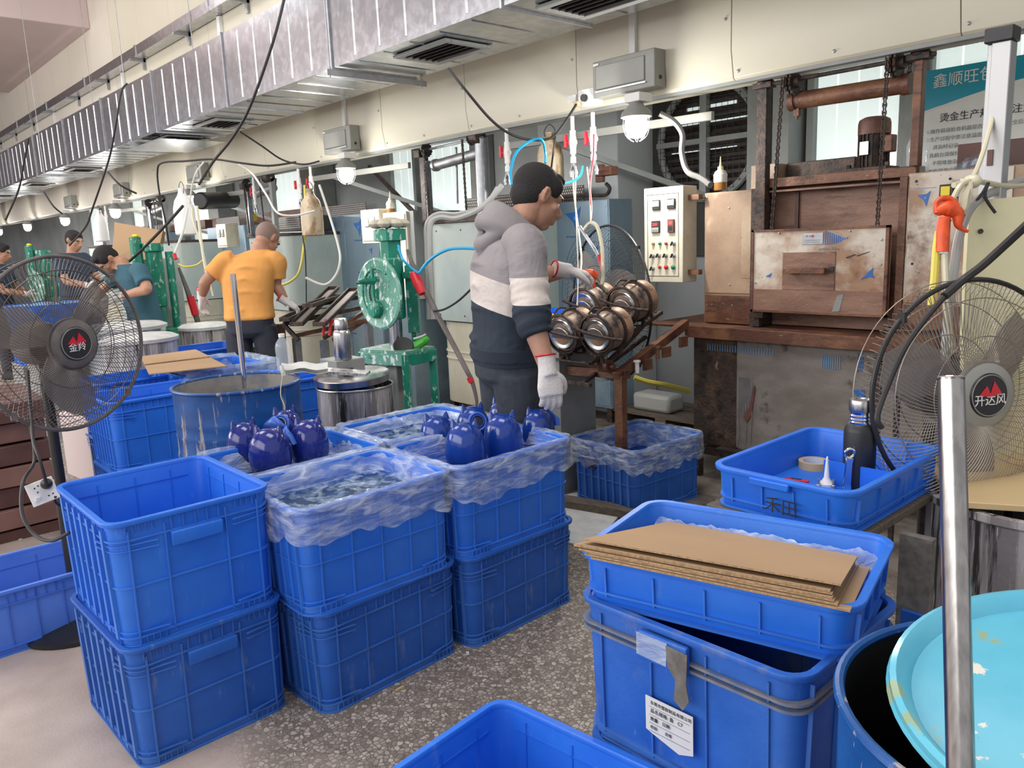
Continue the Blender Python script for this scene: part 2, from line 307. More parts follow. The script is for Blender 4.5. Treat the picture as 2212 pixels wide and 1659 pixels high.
# ================================================================== SHELL
def floor_material():
    m = bpy.data.materials.new('pebble_terrazzo_floor'); m.use_nodes = True; nt = m.node_tree; N = nt.nodes; L = nt.links; b = N['Principled BSDF']
    tc = N.new('ShaderNodeTexCoord'); o = tc.outputs['Object']
    wv = N.new('ShaderNodeTexNoise'); wv.inputs['Scale'].default_value = 40; L.new(o, wv.inputs['Vector'])
    mx = N.new('ShaderNodeMix'); mx.data_type = 'VECTOR'; mx.inputs[0].default_value = .012; L.new(o, mx.inputs[4]); L.new(wv.outputs['Color'], mx.inputs[5])
    v = N.new('ShaderNodeTexVoronoi'); v.inputs['Scale'].default_value = 62; L.new(mx.outputs[1], v.inputs['Vector'])
    ve = N.new('ShaderNodeTexVoronoi'); ve.feature = 'DISTANCE_TO_EDGE'; ve.inputs['Scale'].default_value = 62; L.new(mx.outputs[1], ve.inputs['Vector'])
    cr = N.new('ShaderNodeValToRGB'); e = cr.color_ramp.elements; e[0].color = (.17, .145, .12, 1); e[1].color = (.50, .45, .38, 1); e.new(.5).color = (.30, .26, .22, 1)
    sp = N.new('ShaderNodeSeparateColor'); L.new(v.outputs['Color'], sp.inputs[0]); L.new(sp.outputs[0], cr.inputs[0])
    er = N.new('ShaderNodeMapRange'); er.inputs[1].default_value = .04; er.inputs[2].default_value = .14; L.new(ve.outputs['Distance'], er.inputs[0])
    g = N.new('ShaderNodeMix'); g.data_type = 'RGBA'; L.new(er.outputs[0], g.inputs[0]); g.inputs[6].default_value = (.14, .115, .095, 1); L.new(cr.outputs[0], g.inputs[7])
    # trodden dust fills the pebbles towards the aisle
    n = N.new('ShaderNodeTexNoise'); n.inputs['Scale'].default_value = 2.2; n.inputs['Detail'].default_value = 6; L.new(o, n.inputs['Vector'])
    s = N.new('ShaderNodeSeparateXYZ'); L.new(o, s.inputs[0])
    a = N.new('ShaderNodeMapRange'); a.inputs[1].default_value = 1.15; a.inputs[2].default_value = .35; L.new(s.outputs[1], a.inputs[0])
    ad = N.new('ShaderNodeMath'); ad.operation = 'ADD'; L.new(a.outputs[0], ad.inputs[0]); L.new(n.outputs['Fac'], ad.inputs[1])
    dr = N.new('ShaderNodeMapRange'); dr.inputs[1].default_value = .75; dr.inputs[2].default_value = 1.15; L.new(ad.outputs[0], dr.inputs[0])
    n2 = N.new('ShaderNodeTexNoise'); n2.inputs['Scale'].default_value = 5; n2.inputs['Detail'].default_value = 7; L.new(o, n2.inputs['Vector'])
    dc = N.new('ShaderNodeValToRGB'); dc.color_ramp.elements[0].position = .3; dc.color_ramp.elements[1].position = .7
    dc.color_ramp.elements[0].color = (.36, .29, .245, 1); dc.color_ramp.elements[1].color = (.47, .39, .34, 1); L.new(n2.outputs['Fac'], dc.inputs[0])
    x = N.new('ShaderNodeMix'); x.data_type = 'RGBA'; L.new(dr.outputs[0], x.inputs[0]); L.new(g.outputs[2], x.inputs[6]); L.new(dc.outputs[0], x.inputs[7])
    # grime under the machines
    gm = N.new('ShaderNodeMapRange'); gm.inputs[1].default_value = 2.7; gm.inputs[2].default_value = 3.5; L.new(s.outputs[1], gm.inputs[0])
    n3 = N.new('ShaderNodeValToRGB'); n3.color_ramp.elements[0].position = .38; n3.color_ramp.elements[1].position = .62
    n3.color_ramp.elements[0].color = (.07, .055, .045, 1); n3.color_ramp.elements[1].color = (.20, .17, .145, 1); L.new(n2.outputs['Fac'], n3.inputs[0])
    y = N.new('ShaderNodeMix'); y.data_type = 'RGBA'; L.new(gm.outputs[0], y.inputs[0]); L.new(x.outputs[2], y.inputs[6]); L.new(n3.outputs[0], y.inputs[7])
    L.new(y.outputs[2], b.inputs['Base Color']); b.inputs['Roughness'].default_value = .55
    bp = N.new('ShaderNodeBump'); bp.inputs['Strength'].default_value = .10; bp.inputs['Distance'].default_value = .003; L.new(er.outputs[0], bp.inputs['Height']); L.new(bp.outputs[0], b.inputs['Normal'])
    return m
mb = MB(); mb.add([(-46, -7, 0), (5, -7, 0), (5, 6.2, 0), (-46, 6.2, 0)], [(0, 1, 2, 3)])
fl = struct(mb.build('floor', floor_material()))
# back wall with window openings
WIN = [(-2.89, -2.22), (-2.12, -1.4), (-1.33, -.3), (-8.16, -7.62), (-7.5, -6.5), (-11.4, -10.3), (-14.6, -13.6), (-17.8, -16.9), (-21, -20)]
xs = sorted(WIN); mb = MB(); cur = -40
for a, b in xs + [(4, 4)]:
    mb.bb(cur, a, 5.5, 5.62, 0, 4.2); cur = b
for a, b in xs:
    mb.bb(a, b, 5.5, 5.62, 0, 1.0); mb.bb(a, b, 5.5, 5.62, 3.0, 4.2)
struct(mb.build('wall_back', 'wall'))
for i, (a, b) in enumerate(xs):
    r = bpy.data.objects.new('window_%d' % (i+1), None); C.collection.objects.link(r); r.location = ((a+b)/2, 5.5, 1.0); r['kind'] = 'structure'
    m = MB()
    for x in (a+.02, b-.02): m.bb(x-.025, x+.025, 5.44, 5.53, 1.0, 3.0)
    m.bb(a, b, 5.44, 5.53, 1.0, 1.05); m.bb(a, b, 5.44, 5.53, 2.95, 3.0)
    bw(m, 'window_frame', 'frame_grey', r)
    n = max(2, round((b-a)/.17))
    for k in range(n):
        x0 = a+.045+(b-a-.09)*k/n; x1 = a+.045+(b-a-.09)*(k+1)/n
        m = MB(); m.loft([[(x0, 5.50, z), (x0+.006, 5.488, z), (x1-.006, 5.488, z), (x1, 5.50, z), (x1, 5.51, z), (x0, 5.51, z)] for z in (1.05, 2.95)])
        bw(m, 'pane', 'pane', r)
# piers
for k, (a, b, y) in enumerate([(-3.28, -3.12, 5.3), (-3.05, -2.92, 5.25), (-2.2, -2.13, 5.36), (-6.46, -6.3, 5.3), (-9.9, -9.5, 5.2), (-13.1, -12.7, 5.2), (-16.3, -15.9, 5.2)]):
    m = MB(); m.bb(a, b, y, 5.49, 0, 4.2); struct(m.build('trim_%d' % (k+1), 'frame_grey', bev=.006))
m = MB(); m.bb(-5.15, -4.25, 5.0, 5.49, 0, 4.2); struct(m.build('wall_pier', 'col_grey', bev=.01))
# upper partition of sandwich panels
r = bpy.data.objects.new('wall_upper', None); C.collection.objects.link(r); r.location = (0, 3.9, 2.29); r['kind'] = 'structure'
x = 2.0
k = 0
while x > -38:
    x0 = x-1.128
    m = MB(); prof = [(3.9, 6.4), (3.9, 2.44), (3.925, 2.30), (3.94, 2.288), (4.16, 2.288), (4.16, 6.4)]
    if x > -12: m.prism([(x0, a, b) for a, b in prof], (1.124, 0, 0)); bw(m, 'panel', 'beige', r, bev=.002)
    else: m.prism([(x0, a, b) for a, b in prof], (1.124, 0, 0)); bw(m, 'panel', 'beige_top', r)
    m = MB()
    for (sx, sz) in ((.03, 2.33), (.56, 2.33), (.03, 2.86), (1.09, 2.6)):
        m.lathe([(.009, 0), (.008, .005), (.003, .008)], 8, (x0+sx, 3.90 if sz > 2.44 else 3.9+(2.44-sz)*.18, sz), (0, -1, 0))
    if x > -12: bw(m, 'panel_screw', 'galv_dull', r)
    x = x0; k += 1
m = MB(); m.bb(-38, 2, 3.94, 3.99, 2.270, 2.288); struct(m.build('trim_20', 'frame_grey'))
m = MB()
m.bb(-19.6, -13.58, -7, 3.9, 4.84, 5.7); struct(m.build('ceiling_beam', 'pink_wall', bev=.01))
m = MB(); m.bb(-46, 3, -7, 3.9, 6.4, 6.6); struct(m.build('ceiling', 'pink_wall'))
m = MB(); m.bb(-38.2, -38, -7, 6, 0, 6.4); struct(m.build('wall_far', 'pink_wall'))
# cable tray on brackets along the wall
r = thing('cable_tray', 'galvanised cable tray running along the beige wall high above the air duct', 'cable tray', (-12, 3.8, 4.0))
x = -4.0
while x > -37:
    m = MB(); m.bb(x-2.38, x, 3.72, 3.735, 4.0, 4.11); m.bb(x-2.38, x, 3.72, 3.88, 3.995, 4.0); m.bb(x-2.38, x, 3.865, 3.88, 4.0, 4.11); m.bb(x-2.41, x-2.37, 3.71, 3.735, 3.99, 4.12)
    bw(m, 'tray_section', 'galv', r); x -= 2.4
x = -5.0
while x > -37:
    m = MB(); m.bb(x-.025, x+.025, 3.70, 3.899, 3.965, 3.995); m.bb(x-.025, x+.025, 3.87, 3.899, 3.87, 3.995); bw(m, 'bracket', 'galv_dull', r); x -= 1.6
for j, x in enumerate((-8.9, -12.3, -16.2)):
    m = MB(); m.bb(x-.035, x+.035, 3.86, 3.898, 2.9, 3.99); tag(m.build('cable_channel', 'white_pipe'), 'white vertical cable channel on the beige wall, %s below the cable tray' % ('nearest', 'middle', 'farthest')[j], 'channel')
for j, x in enumerate((-3.17, -6.47)):
    m = MB(); m.bb(x-.022, x+.022, 3.875, 3.9, 2.5, 3.3); tag(m.build('cable_channel', 'white_pipe', bev=.003), 'white cable channel above the grey box %s' % ('right of the standing man', 'left of the standing man')[j], 'channel')
# ================================================================== AIR DUCT
DY0, DY1, DZ0, DZ1 = 2.99, 3.68, 2.70, 3.28
duct = thing('air_duct', 'long galvanised rectangular air duct hanging above the row of machines', 'duct', (-6, 3.3, 2.7))
x = -3.315+1.765*2; i = 0
while x > -36:
    x0 = x-1.761
    m = MB(); m.loft([[(a, DY0, DZ0), (a, DY1, DZ0), (a, DY1, DZ1), (a, DY0, DZ1)] for a in (x0, x)])
    for k in range(1, 6):          # stamped stiffening beads, proud of the sheet
        xx = x0+k*1.761/6
        m.prism([(xx-.012, DY0, DZ0+.03), (xx, DY0-.006, DZ0+.03), (xx+.012, DY0, DZ0+.03)], (0, 0, DZ1-DZ0-.06))
        m.prism([(xx-.010, DY0+.03, DZ0), (xx, DY0+.03, DZ0-.005), (xx+.010, DY0+.03, DZ0)], (0, DY1-DY0-.06, 0))
    bw(m, 'duct_section', 'galv', duct, ang=10)
    m = MB()
    for (y0, y1, z0, z1) in ((DY0-.012, DY0, DZ0-.012, DZ1+.012), (DY1, DY1+.012, DZ0-.012, DZ1+.012), (DY0, DY1, DZ0-.012, DZ0), (DY0, DY1, DZ1, DZ1+.012)):
        m.bb(x-.008, x+.008, y0, y1, z0, z1)
    bw(m, 'flange', 'galv_dull', duct); x -= 1.765; i += 1
for x in (-2.92, -4.26, -7.74, -9.0, -12.7, -15.4, -18.2):
    m = MB(); Y0, Y1, X0, X1, Z = 3.12, 3.50, x-.28, x+.28, DZ0
    for (a, b, c, d) in ((X0, X1, Y0, Y0+.05), (X0, X1, Y1-.05, Y1), (X0, X0+.05, Y0+.05, Y1-.05), (X1-.05, X1, Y0+.05, Y1-.05)): m.bb(a, b, c, d, Z-.022, Z-.004)
    g = bw(m, 'vent_grille', 'frame_grey', duct, bev=.004)
    m = MB(); m.bb(X0+.05, X1-.05, Y0+.05, Y1-.05, Z-.007, Z-.005); bw(m, 'vent_opening', 'black', duct)
    for k in range(5):
        yy = Y0+.085+k*.052; m = MB(); m.box(((X0+X1)/2, yy, Z-.015), (X1-X0-.1, .026, .003), Matrix.Rotation(.5, 3, 'X')); bw(m, 'vent_slat', 'fan_grey', duct)
hang = None
for j, x in enumerate((-5.04, -9.29, -13.25, -17.2, -21.2)):
    h = thing('duct_hanger', 'steel angle hanger with threaded rods under the air duct, %s from the camera' % ('first', 'second', 'third', 'fourth', 'fifth')[j], 'hanger', (x, 3.33, 2.66), group='air duct hangers')
    m = MB(); m.bb(x-.02, x+.02, DY0-.08, DY1+.06, 2.668, 2.676); m.bb(x+.016, x+.02, DY0-.08, DY1+.06, 2.635, 2.668); bw(m, 'angle_bar', 'galv_dull', h)
    for y in (DY0-.05, DY1+.03):
        m = MB(); m.cyl((x, y, 2.62), (x, y, 6.4), .0045, n=8); rd = bw(m, 'threaded_rod', 'galv_dull', h)
        m = MB(); m.cyl((x, y, 2.655), (x, y, 2.665), .010, n=6); m.cyl((x, y, 2.68), (x, y, 2.69), .010, n=6); bw(m, 'nut', 'galv_dull', rd)
# patched sheet with a loose film under the duct
m = MB(); m.bb(-9.7, -8.6, 3.0, 3.7, 2.635, 2.64); tag(m.build('loose_sheet', 'galv'), 'loose shiny sheet slung under the air duct left of the upper middle', 'metal sheet')
# ================================================================== CRATES
def rrect(L, W, r, n=5):
    pts = []
    for cx, cy, a0 in ((L/2-r, W/2-r, 0), (-L/2+r, W/2-r, 90), (-L/2+r, -W/2+r, 180), (L/2-r, -W/2+r, 270)):
        for k in range(n+1):
            a = math.radians(a0+90*k/n); pts.append((cx+r*math.cos(a), cy+r*math.sin(a)))
    return pts
def crate_meshes(L, W, H, tp=.009, wL=.004, ribsL=4, ribsW=9, mid=True, r=.045, corner=True, pockets=True):
    def lp(z, o, rr=None):
        k = tp*(1-z/H)*2
        return [(x, y, z) for x, y in rrect(L-.03-k+2*o, W-.03-k+2*o, max(.008, (rr or r)+o))]
    b = MB()
    b.loft([lp(0, -.004), lp(.012, 0), lp(H-.012, 0), lp(H-.004, -.001), lp(H-.012, -.004), lp(.012, -.004)])
    rb = MB()
    def ring(z0, z1, o):
        rb.loft([lp(z0, -.001), lp(z0, o), lp(z1, o), lp(z1, -.001)], closed=True)
    ring(.0, .006, .011); ring(.026, .031, .008)
    if H > .2: ring(.0065, .026, .002)
    if mid: ring(H*.47, H*.47+.005, .005)
    if H > .2: ring(H-.062, H-.057, .007)
    # ribs on the four walls
    def rib(side, u, z0, z1, w=.004, o=.006):
        def pt(u_, z, oo):
            k = tp*(1-z/H)
            if side in (0, 1): return (u_, (1 if side else -1)*(W/2-.015-k+oo), z)
            return ((1 if side == 3 else -1)*(L/2-.015-k+oo), u_, z)
        rb.loft([[pt(u-w/2, z, -.001), pt(u-w/2, z, o), pt(u+w/2, z, o), pt(u+w/2, z, -.001)] for z in (z0, z1)])
    for s in (0, 1):
        for k in range(ribsL): rib(s, -L/2+.075+(L-.15)*k/(ribsL-1), .02, H-.03, wL, .006 if wL < .01 else .011)
        if pockets:
            for sg in (-1, 1):
                for k in range(5): rib(s, sg*(L/2-.06-.018*k), .0, .026, .003, .009); 
                for k in range(4): rib(s, sg*(L/2-.075-.022*k), H-.04, H-.012, .003, .005)
            for k in range(5): rib(s, -.07+.035*k, H-.057, H-.012, .003, .006)
    for s in (2, 3):
        for u in (ribsW if isinstance(ribsW, tuple) else [-W/2+.06+(W-.12)*k/(ribsW-1) for k in range(ribsW)]): rib(s, u, .02, H-.03, .004 if isinstance(ribsW, tuple) or ribsW <= 6 else .012, .008)
        if pockets:
            for sg in (-1, 1):
                for k in range(5): rib(s, sg*(W/2-.06-.018*k), .0, .026, .003, .009); rib(s, sg*(W/2-.055-.018*k), H-.04, H-.012, .003, .006)
            for k in range(5): rib(s, -.07+.035*k, H-.06, H-.012, .003, .007)
    if corner and H > .2:
        full = rrect(1, 1, .3)  # only for indexing
        for q in range(4):
            for zz in (H-.075, H-.092, .042):
                Lk = lp(zz, 0); i0 = q*6; arc = Lk[i0:i0+6]
                p0 = Vector(arc[0]); p1 = Vector(arc[-1]); d0 = (Vector(arc[0])-Vector(arc[1])).normalized(); d1 = (Vector(arc[-1])-Vector(arc[-2])).normalized()
                arc = [tuple(p0+d0*.08)]+arc+[tuple(p1+d1*.08)]; c = Vector((0, 0, zz))
                loops = []
                for p in arc:
                    p = Vector(p); n = Vector((p.x*W, p.y*L, 0)).normalized(); sx = 1 if p.x > 0 else -1; sy = 1 if p.y > 0 else -1
                    n = Vector((sx*.7, sy*.7, 0)); loops.append([p-n*.002, p+n*.006, p+n*.006+Vector((0, 0, .003)), p-n*.002+Vector((0, 0, .003))])
                rb.loft(loops)
    if H > .2:   # faint ribs on the inside faces
        def irib(side, u, z0, z1, w=.004, o=.0065):
            def pt(u_, z, oo):
                k = tp*(1-z/H)
                if side in (0, 1): return (u_, (1 if side else -1)*(W/2-.015-k-oo), z)
                return ((1 if side == 3 else -1)*(L/2-.015-k-oo), u_, z)
            b.loft([[pt(u-w/2, z, .003), pt(u-w/2, z, o), pt(u+w/2, z, o), pt(u+w/2, z, .003)] for z in (z0, z1)])
        for s in (0, 1):
            for k in range(4): irib(s, -L/2+.10+(L-.20)*k/3, .015, H-.03)
            irib(s, 0, H-.062, H-.058, L-.14)
        for s in (2, 3):
            for u in (-.12, 0, .12): irib(s, u, .015, H-.03)
            irib(s, 0, H-.062, H-.058, W-.14)
    rim = MB()
    o = .015; rr = r
    def rl(z, o): return [(x, y, z) for x, y in rrect(L-.03+2*o, W-.03+2*o, rr+o)]
    rim.loft([rl(H-.014, .0005), rl(H-.014, .012), rl(H-.003, .015), rl(H, .013), rl(H, -.002), rl(H-.003, -.0045), rl(H-.014, -.0045)], closed=True)
    hd = MB()
    return b, rim, rb
CM = {}
def crate(label, pos, rz, L=.59, W=.475, H=.365, m='crate', key='big', handles='x', group=None, cat='crate', **kw):
    r = thing('storage_crate', label, cat, pos, rz, group)
    k = (key, m, L, W, H)
    if k not in CM:
        b, rim, rb = crate_meshes(L, W, H, **kw)
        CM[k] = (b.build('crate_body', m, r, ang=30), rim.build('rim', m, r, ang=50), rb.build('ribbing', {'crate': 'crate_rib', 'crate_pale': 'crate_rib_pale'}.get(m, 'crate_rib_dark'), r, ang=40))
        return_first = True
    else:
        for s in CM[k]:
            c = s.copy(); C.collection.objects.link(c); c.parent = r
    def flap(sx, sy):
        h = MB()
        if sx: x = sx*(L/2-.004); h.loft([[(x-sx*.012, -.075, z), (x+sx*(.004+e), -.075, z), (x+sx*(.004+e), .075, z), (x-sx*.012, .075, z)] for z, e in ((H-.105, .002), (H-.068, .006), (H-.062, .004))])
        else: y = sy*(W/2-.004); h.loft([[(-.075, y-sy*.012, z), (.075, y-sy*.012, z), (.075, y+sy*(.004+e), z), (-.075, y+sy*(.004+e), z)] for z, e in ((H-.105, .002), (H-.068, .006), (H-.062, .004))])
        h.build('handle', m, r, bev=.002)
    if 'x' in handles: flap(1, 0); flap(-1, 0)
    if 'y' in handles: flap(0, 1); flap(0, -1)
    return r
def liner(label, root_pos, rz, L, W, H, drop=.11, inside=.12, seed=0, bottom=None, m='film', open_=False, grp=None):
    """a clear bag folded over the rim of a crate: skirt outside, lip, and the film running down inside"""
    rnd = random.Random(seed); r = thing('bag_liner', label, 'plastic bag', root_pos, rz, grp)
    base = rrect(L, W, .05, 6); N = 160; per = []
    pts = [Vector((x, y, 0)) for x, y in base]; n = len(pts); seg = [(pts[(i+1) % n]-pts[i]).length for i in range(n)]; tot = sum(seg)
    for k in range(N):
        d = tot*k/N; i = 0
        while d > seg[i]: d -= seg[i]; i += 1
        per.append(pts[i].lerp(pts[(i+1) % n], d/seg[i]))
    def nz(k, f, s): a = 2*PI*k/N; return noise.noise(Vector((math.cos(a)*f, math.sin(a)*f, s+seed*3.1)))
    def row(o, zf, amp, s):
        out = []
        for k, p in enumerate(per):
            nrm = Vector((p.x/L, p.y/W, 0)); q = nrm.normalized()
            out.append(p+q*(o+amp*nz(k, 9, s))+Vector((0, 0, zf(k))))
        return out
    D = [drop*(1+.45*nz(k, 1.6, 2)+.25*nz(k, 5, 7)) for k in range(N)]
    I = inside
    rows = [row(.010, lambda k: H-D[k], .012, 1), row(.012, lambda k: H-D[k]*.75, .010, 2), row(.010, lambda k: H-D[k]*.5, .009, 3), row(.008, lambda k: H-D[k]*.25, .006, 4),
            row(.006, lambda k: H-.004, .003, 5), row(.001, lambda k: H+.005+.004*nz(k, 12, 6), .003, 6), row(-.018, lambda k: H+.003+.003*nz(k, 10, 6), .003, 7),
            row(-.026, lambda k: H-.02, .006, 8), row(-.034, lambda k: H-I*.4, .012, 9), row(-.042, lambda k: H-I*.7, .015, 10), row(-.052, lambda k: H-I, .015, 11)]
    b = MB(); b.loft(rows, False, False); b.build('film_skirt', m, r, ang=60)
    if bottom:
        g = MB(); nx, ny = 46, 38; vs = []; fs = []
        a, c = L-.09, W-.09
        for i in range(nx+1):
            for j in range(ny+1):
                x = -a/2+a*i/nx; y = -c/2+c*j/ny
                z = H-I+.010*noise.noise(Vector((x*9, y*14, seed)))+.010*abs(noise.noise(Vector((x*25+3*noise.noise(Vector((x*6, y*6, 1))), y*32, seed+5))))+.006*noise.noise(Vector((x*70, y*60, seed)))
                vs.append((x, y, z))
        for i in range(nx):
            for j in range(ny): q = i*(ny+1)+j; fs.append((q, q+ny+1, q+ny+2, q+1))
        g.add(vs, fs); g.build('film_fold', bottom, r, ang=80)
    return r
def local(root_pos, rz, p):
    c, s = math.cos(rz), math.sin(rz); return Vector((root_pos[0]+c*p[0]-s*p[1], root_pos[1]+s*p[0]+c*p[1], root_pos[2]+p[2]))
H0 = .35
R90 = PI/2
# stack one (front left, empty)
S1 = (-2.60, .785)
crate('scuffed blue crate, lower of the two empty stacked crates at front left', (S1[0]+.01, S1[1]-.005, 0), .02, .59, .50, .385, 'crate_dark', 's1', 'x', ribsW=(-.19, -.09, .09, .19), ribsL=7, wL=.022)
crate('bright blue empty crate on top of the two-crate stack at front left', (S1[0]-.005, S1[1], .375), .0, .59, .50, .385, 'crate', 's1', 'x', ribsW=(-.19, -.09, .09, .19), ribsL=7, wL=.022)
# stack two
S2 = (-2.385, 1.325)
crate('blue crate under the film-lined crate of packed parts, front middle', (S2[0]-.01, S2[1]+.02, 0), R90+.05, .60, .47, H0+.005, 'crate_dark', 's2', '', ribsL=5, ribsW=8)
crate('blue crate lined with clear film over packed parts, front middle stack top', (S2[0], S2[1], H0), R90+.0, .60, .47, H0+.005, 'crate', 's2b', '', ribsL=5, ribsW=8)
liner('clear film bag over the crate of packed parts, front middle', (S2[0], S2[1], H0), R90, .60, .47, H0+.008, .125, .070, 3, 'film_pack')
# stack three
S3 = (-2.375, 1.94)
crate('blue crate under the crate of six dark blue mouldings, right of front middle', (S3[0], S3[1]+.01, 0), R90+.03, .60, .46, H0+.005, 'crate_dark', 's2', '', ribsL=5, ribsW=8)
crate('blue crate with film edge holding six standing dark blue mouldings', (S3[0], S3[1], H0), R90, .60, .46, H0+.005, 'crate', 's2b', '', ribsL=5, ribsW=8)
liner('clear film bag folded over the crate of six standing mouldings', (S3[0], S3[1], H0), R90, .60, .46, H0+.008, .12, .2, 5)
# back crates
S4 = (-2.865, 1.37)
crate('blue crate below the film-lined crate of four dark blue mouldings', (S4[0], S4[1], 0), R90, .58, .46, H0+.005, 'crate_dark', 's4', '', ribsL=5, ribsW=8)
crate('film-lined blue crate holding four dark blue mouldings beside the blue drum', (S4[0], S4[1], H0), R90, .58, .46, H0+.005, 'crate', 's4b', '', ribsL=5, ribsW=8)
liner('whitish film bag in the crate of four dark blue mouldings', (S4[0], S4[1], H0), R90, .60, .47, H0+.012, .06, .11, 8, 'film_pack', m='film_haze')
S5 = (-2.875, 1.985)
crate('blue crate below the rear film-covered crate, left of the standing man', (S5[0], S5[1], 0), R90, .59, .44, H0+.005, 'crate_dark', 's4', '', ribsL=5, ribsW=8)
crate('rear blue crate covered with bluish film, left of the standing man', (S5[0], S5[1], H0), R90, .59, .44, H0+.005, 'crate', 's4b', '', ribsL=5, ribsW=8)
liner('bluish film bag spread over the rear crate behind the mouldings', (S5[0], S5[1], H0), R90, .60, .45, H0+.012, .05, .06, 11, 'film_pack', m='film_haze')
# crate at the rack post
S6 = (-2.79, 3.44)
crate('blue crate with film bag and navy parts behind the rusty rack post', (-2.80, 3.43, .0), R90-.05, .60, .50, .37, 'crate_dark', 's6', '', ribsL=5, ribsW=8)
liner('clear film bag over the crate behind the rusty rack post', (-2.80, 3.43, 0), R90-.05, .60, .50, .375, .13, .15, 21)
# pale crate on floor at left
crate('pale blue crate standing alone on the floor at left edge', (-3.63, .52, -.0), .0+R90, .72, .46, .26, 'crate_pale', 'pale', '', ribsL=7, ribsW=6, mid=False)
# bottom foreground crate
crate('bright blue empty crate cut off by the bottom edge of the photo', (-1.07, .98, 0), .12, .62, .46, .37, 'crate', 'fg', '', ribsW=5, ribsL=6)
# crates beyond the front-left stack
crate('blue crate, lower of the pair behind the left fan near the blue drum', (-4.62, 1.40, 0), R90, .59, .47, H0+.005, 'crate_dark', 's2', '', ribsL=5, ribsW=8)
crate('blue empty crate, upper of the pair left of the blue drum', (-4.62, 1.40, H0), R90, .59, .47, H0+.04, 'crate', 's7', '', ribsL=5, ribsW=8)
crate('dark blue crate on the floor behind the fan pole, lower of two', (-5.45, 1.55, 0), R90, .56, .45, H0+.005, 'crate_dark', 's8', '', ribsL=5, ribsW=8)
crate('bright blue crate behind the left fan pole, upper of two', (-5.45, 1.55, H0), R90, .56, .45, H0+.02, 'crate', 's8b', '', ribsL=5, ribsW=8)
crate('blue crate with film under the flat carton, seen behind the left fan', (-6.1, 2.25, .37), R90, .62, .5, .40, 'crate', 's9', '', ribsL=5, ribsW=6)
crate('blue crate at floor level below the cartons behind the left fan', (-6.1, 2.25, 0), R90, .62, .5, .37, 'crate_dark', 's9b', '', ribsL=5, ribsW=6)

def packed(label, S, z, L, W, seed):
    b = MB(); nx, ny = 30, 26; vs = []; fs = []
    for i in range(nx+1):
        for j in range(ny+1):
            x = -L/2+L*i/nx; y = -W/2+W*j/ny; vs.append((x, y, .012*abs(noise.noise(Vector((x*14, y*14, seed))))))
    for i in range(nx):
        for j in range(ny): q = i*(ny+1)+j; fs.append((q, q+ny+1, q+ny+2, q+1))
    b.add(vs, fs); o = b.build('packed_parts', 'packed'); o.location = (S[0], S[1], z); o.rotation_euler = (0, 0, R90); o['kind'] = 'stuff'; tag(o, label, 'parts')
packed('dark navy parts packed under crumpled film in the front middle crate', S2, H0+.368-.100, .54, .41, 1)
packed('dark navy parts packed under film in the crate of four mouldings', S4, H0+.365-.135, .52, .40, 2)
packed('dark navy parts packed under bluish film in the rear crate', S5, H0+.365-.085, .54, .39, 3)
# ================================================================== FURNACE (nearest machine, right half)
def flat_mark(root, pts, m, off=(0, -.0015, 0), name='film_mark'):
    b = MB(); b.prism(pts, off); return bw(b, name, m, root, smooth=False)
def tri_logo(root, x, y, z, s, m='pe_mark', dx=1):
    """the blue dart printed on the protective film"""
    pts = [(x-dx*s*.9, y, z+s*.35), (x-dx*s*.15, y, z-s*.25), (x+dx*s*.15, y, z-s*.95), (x+dx*s*.55, y, z+s*.75), (x+dx*s*.1, y, z+s*.42)]
    flat_mark(root, pts, m)
    b = MB(); b.cyl((x+dx*s*.02, y-.002, z+s*.0), (x+dx*s*.02, y-.003, z), s*.13, n=12); bw(b, 'film_mark', 'pe_mark_pale', root)
def text(root, s, loc, size, m, rx=PI/2, rz=0, ry=0, name='lettering', sx=1, ext=.0006, mat3=None, align='LEFT'):
    c = bpy.data.curves.new(name, 'FONT'); c.body = s; c.size = size; c.extrude = ext; c.materials.append(M[m]); c.align_x = align; c.resolution_u = 2
    o = bpy.data.objects.new(name, c); C.collection.objects.link(o)
    mw = Matrix.Translation(Vector(loc)) @ (mat3.to_4x4() if mat3 is not None else (Matrix.Rotation(rz, 4, 'Z') @ Matrix.Rotation(rx, 4, 'X'))) @ Matrix.Diagonal((sx, 1, 1, 1))
    me = bpy.data.meshes.new_from_object(o); me.transform(mw if root is None else wm(root).inverted() @ mw)
    bpy.data.objects.remove(o); o = bpy.data.objects.new(name, me); C.collection.objects.link(o); o.parent = root
    return o
def screw(b, x, y, z, r=.006): b.lathe([(r, 0), (r*.8, .003), (.001, .004)], 8, (x, y, z), (0, -1, 0))
SY = 3.93      # front edge of the shelf
FY = 4.08      # furnace front
# shelf bench
bench = thing('furnace_bench', 'rust-brown steel shelf bench in front of the big furnace door', 'bench', (-2.0, 4.2, 0))
m = MB(); m.bb(-3.12, -1.0, SY, 4.7, .93, .945); bw(m, 'bench_top', 'rust', bench, bev=.003)
m = MB(); m.bb(-2.83, -1.0, SY-.004, SY+.01, .875, .945); bw(m, 'front_edge', 'rust', bench, bev=.002)
for (x, y) in ((-2.79, 4.02), (-2.79, 4.62), (-1.2, 4.02), (-1.2, 4.62)):
    m = MB(); m.bb(x-.02, x+.02, y-.02, y+.02, 0, .93); bw(m, 'leg', 'black_steel', bench, bev=.003)
m = MB(); m.bb(-2.79, -1.2, 4.0, 4.03, .15, .19); bw(m, 'cross_bar', 'black_steel', bench)
m = MB(); m.bb(-2.79, -2.76, 4.03, 4.62, .15, .19); bw(m, 'cross_bar', 'black_steel', bench)
m = MB(); m.bb(-2.1, -2.07, 3.3, 4.6, .12, .15); bw(m, 'cross_bar', 'black_steel', bench)
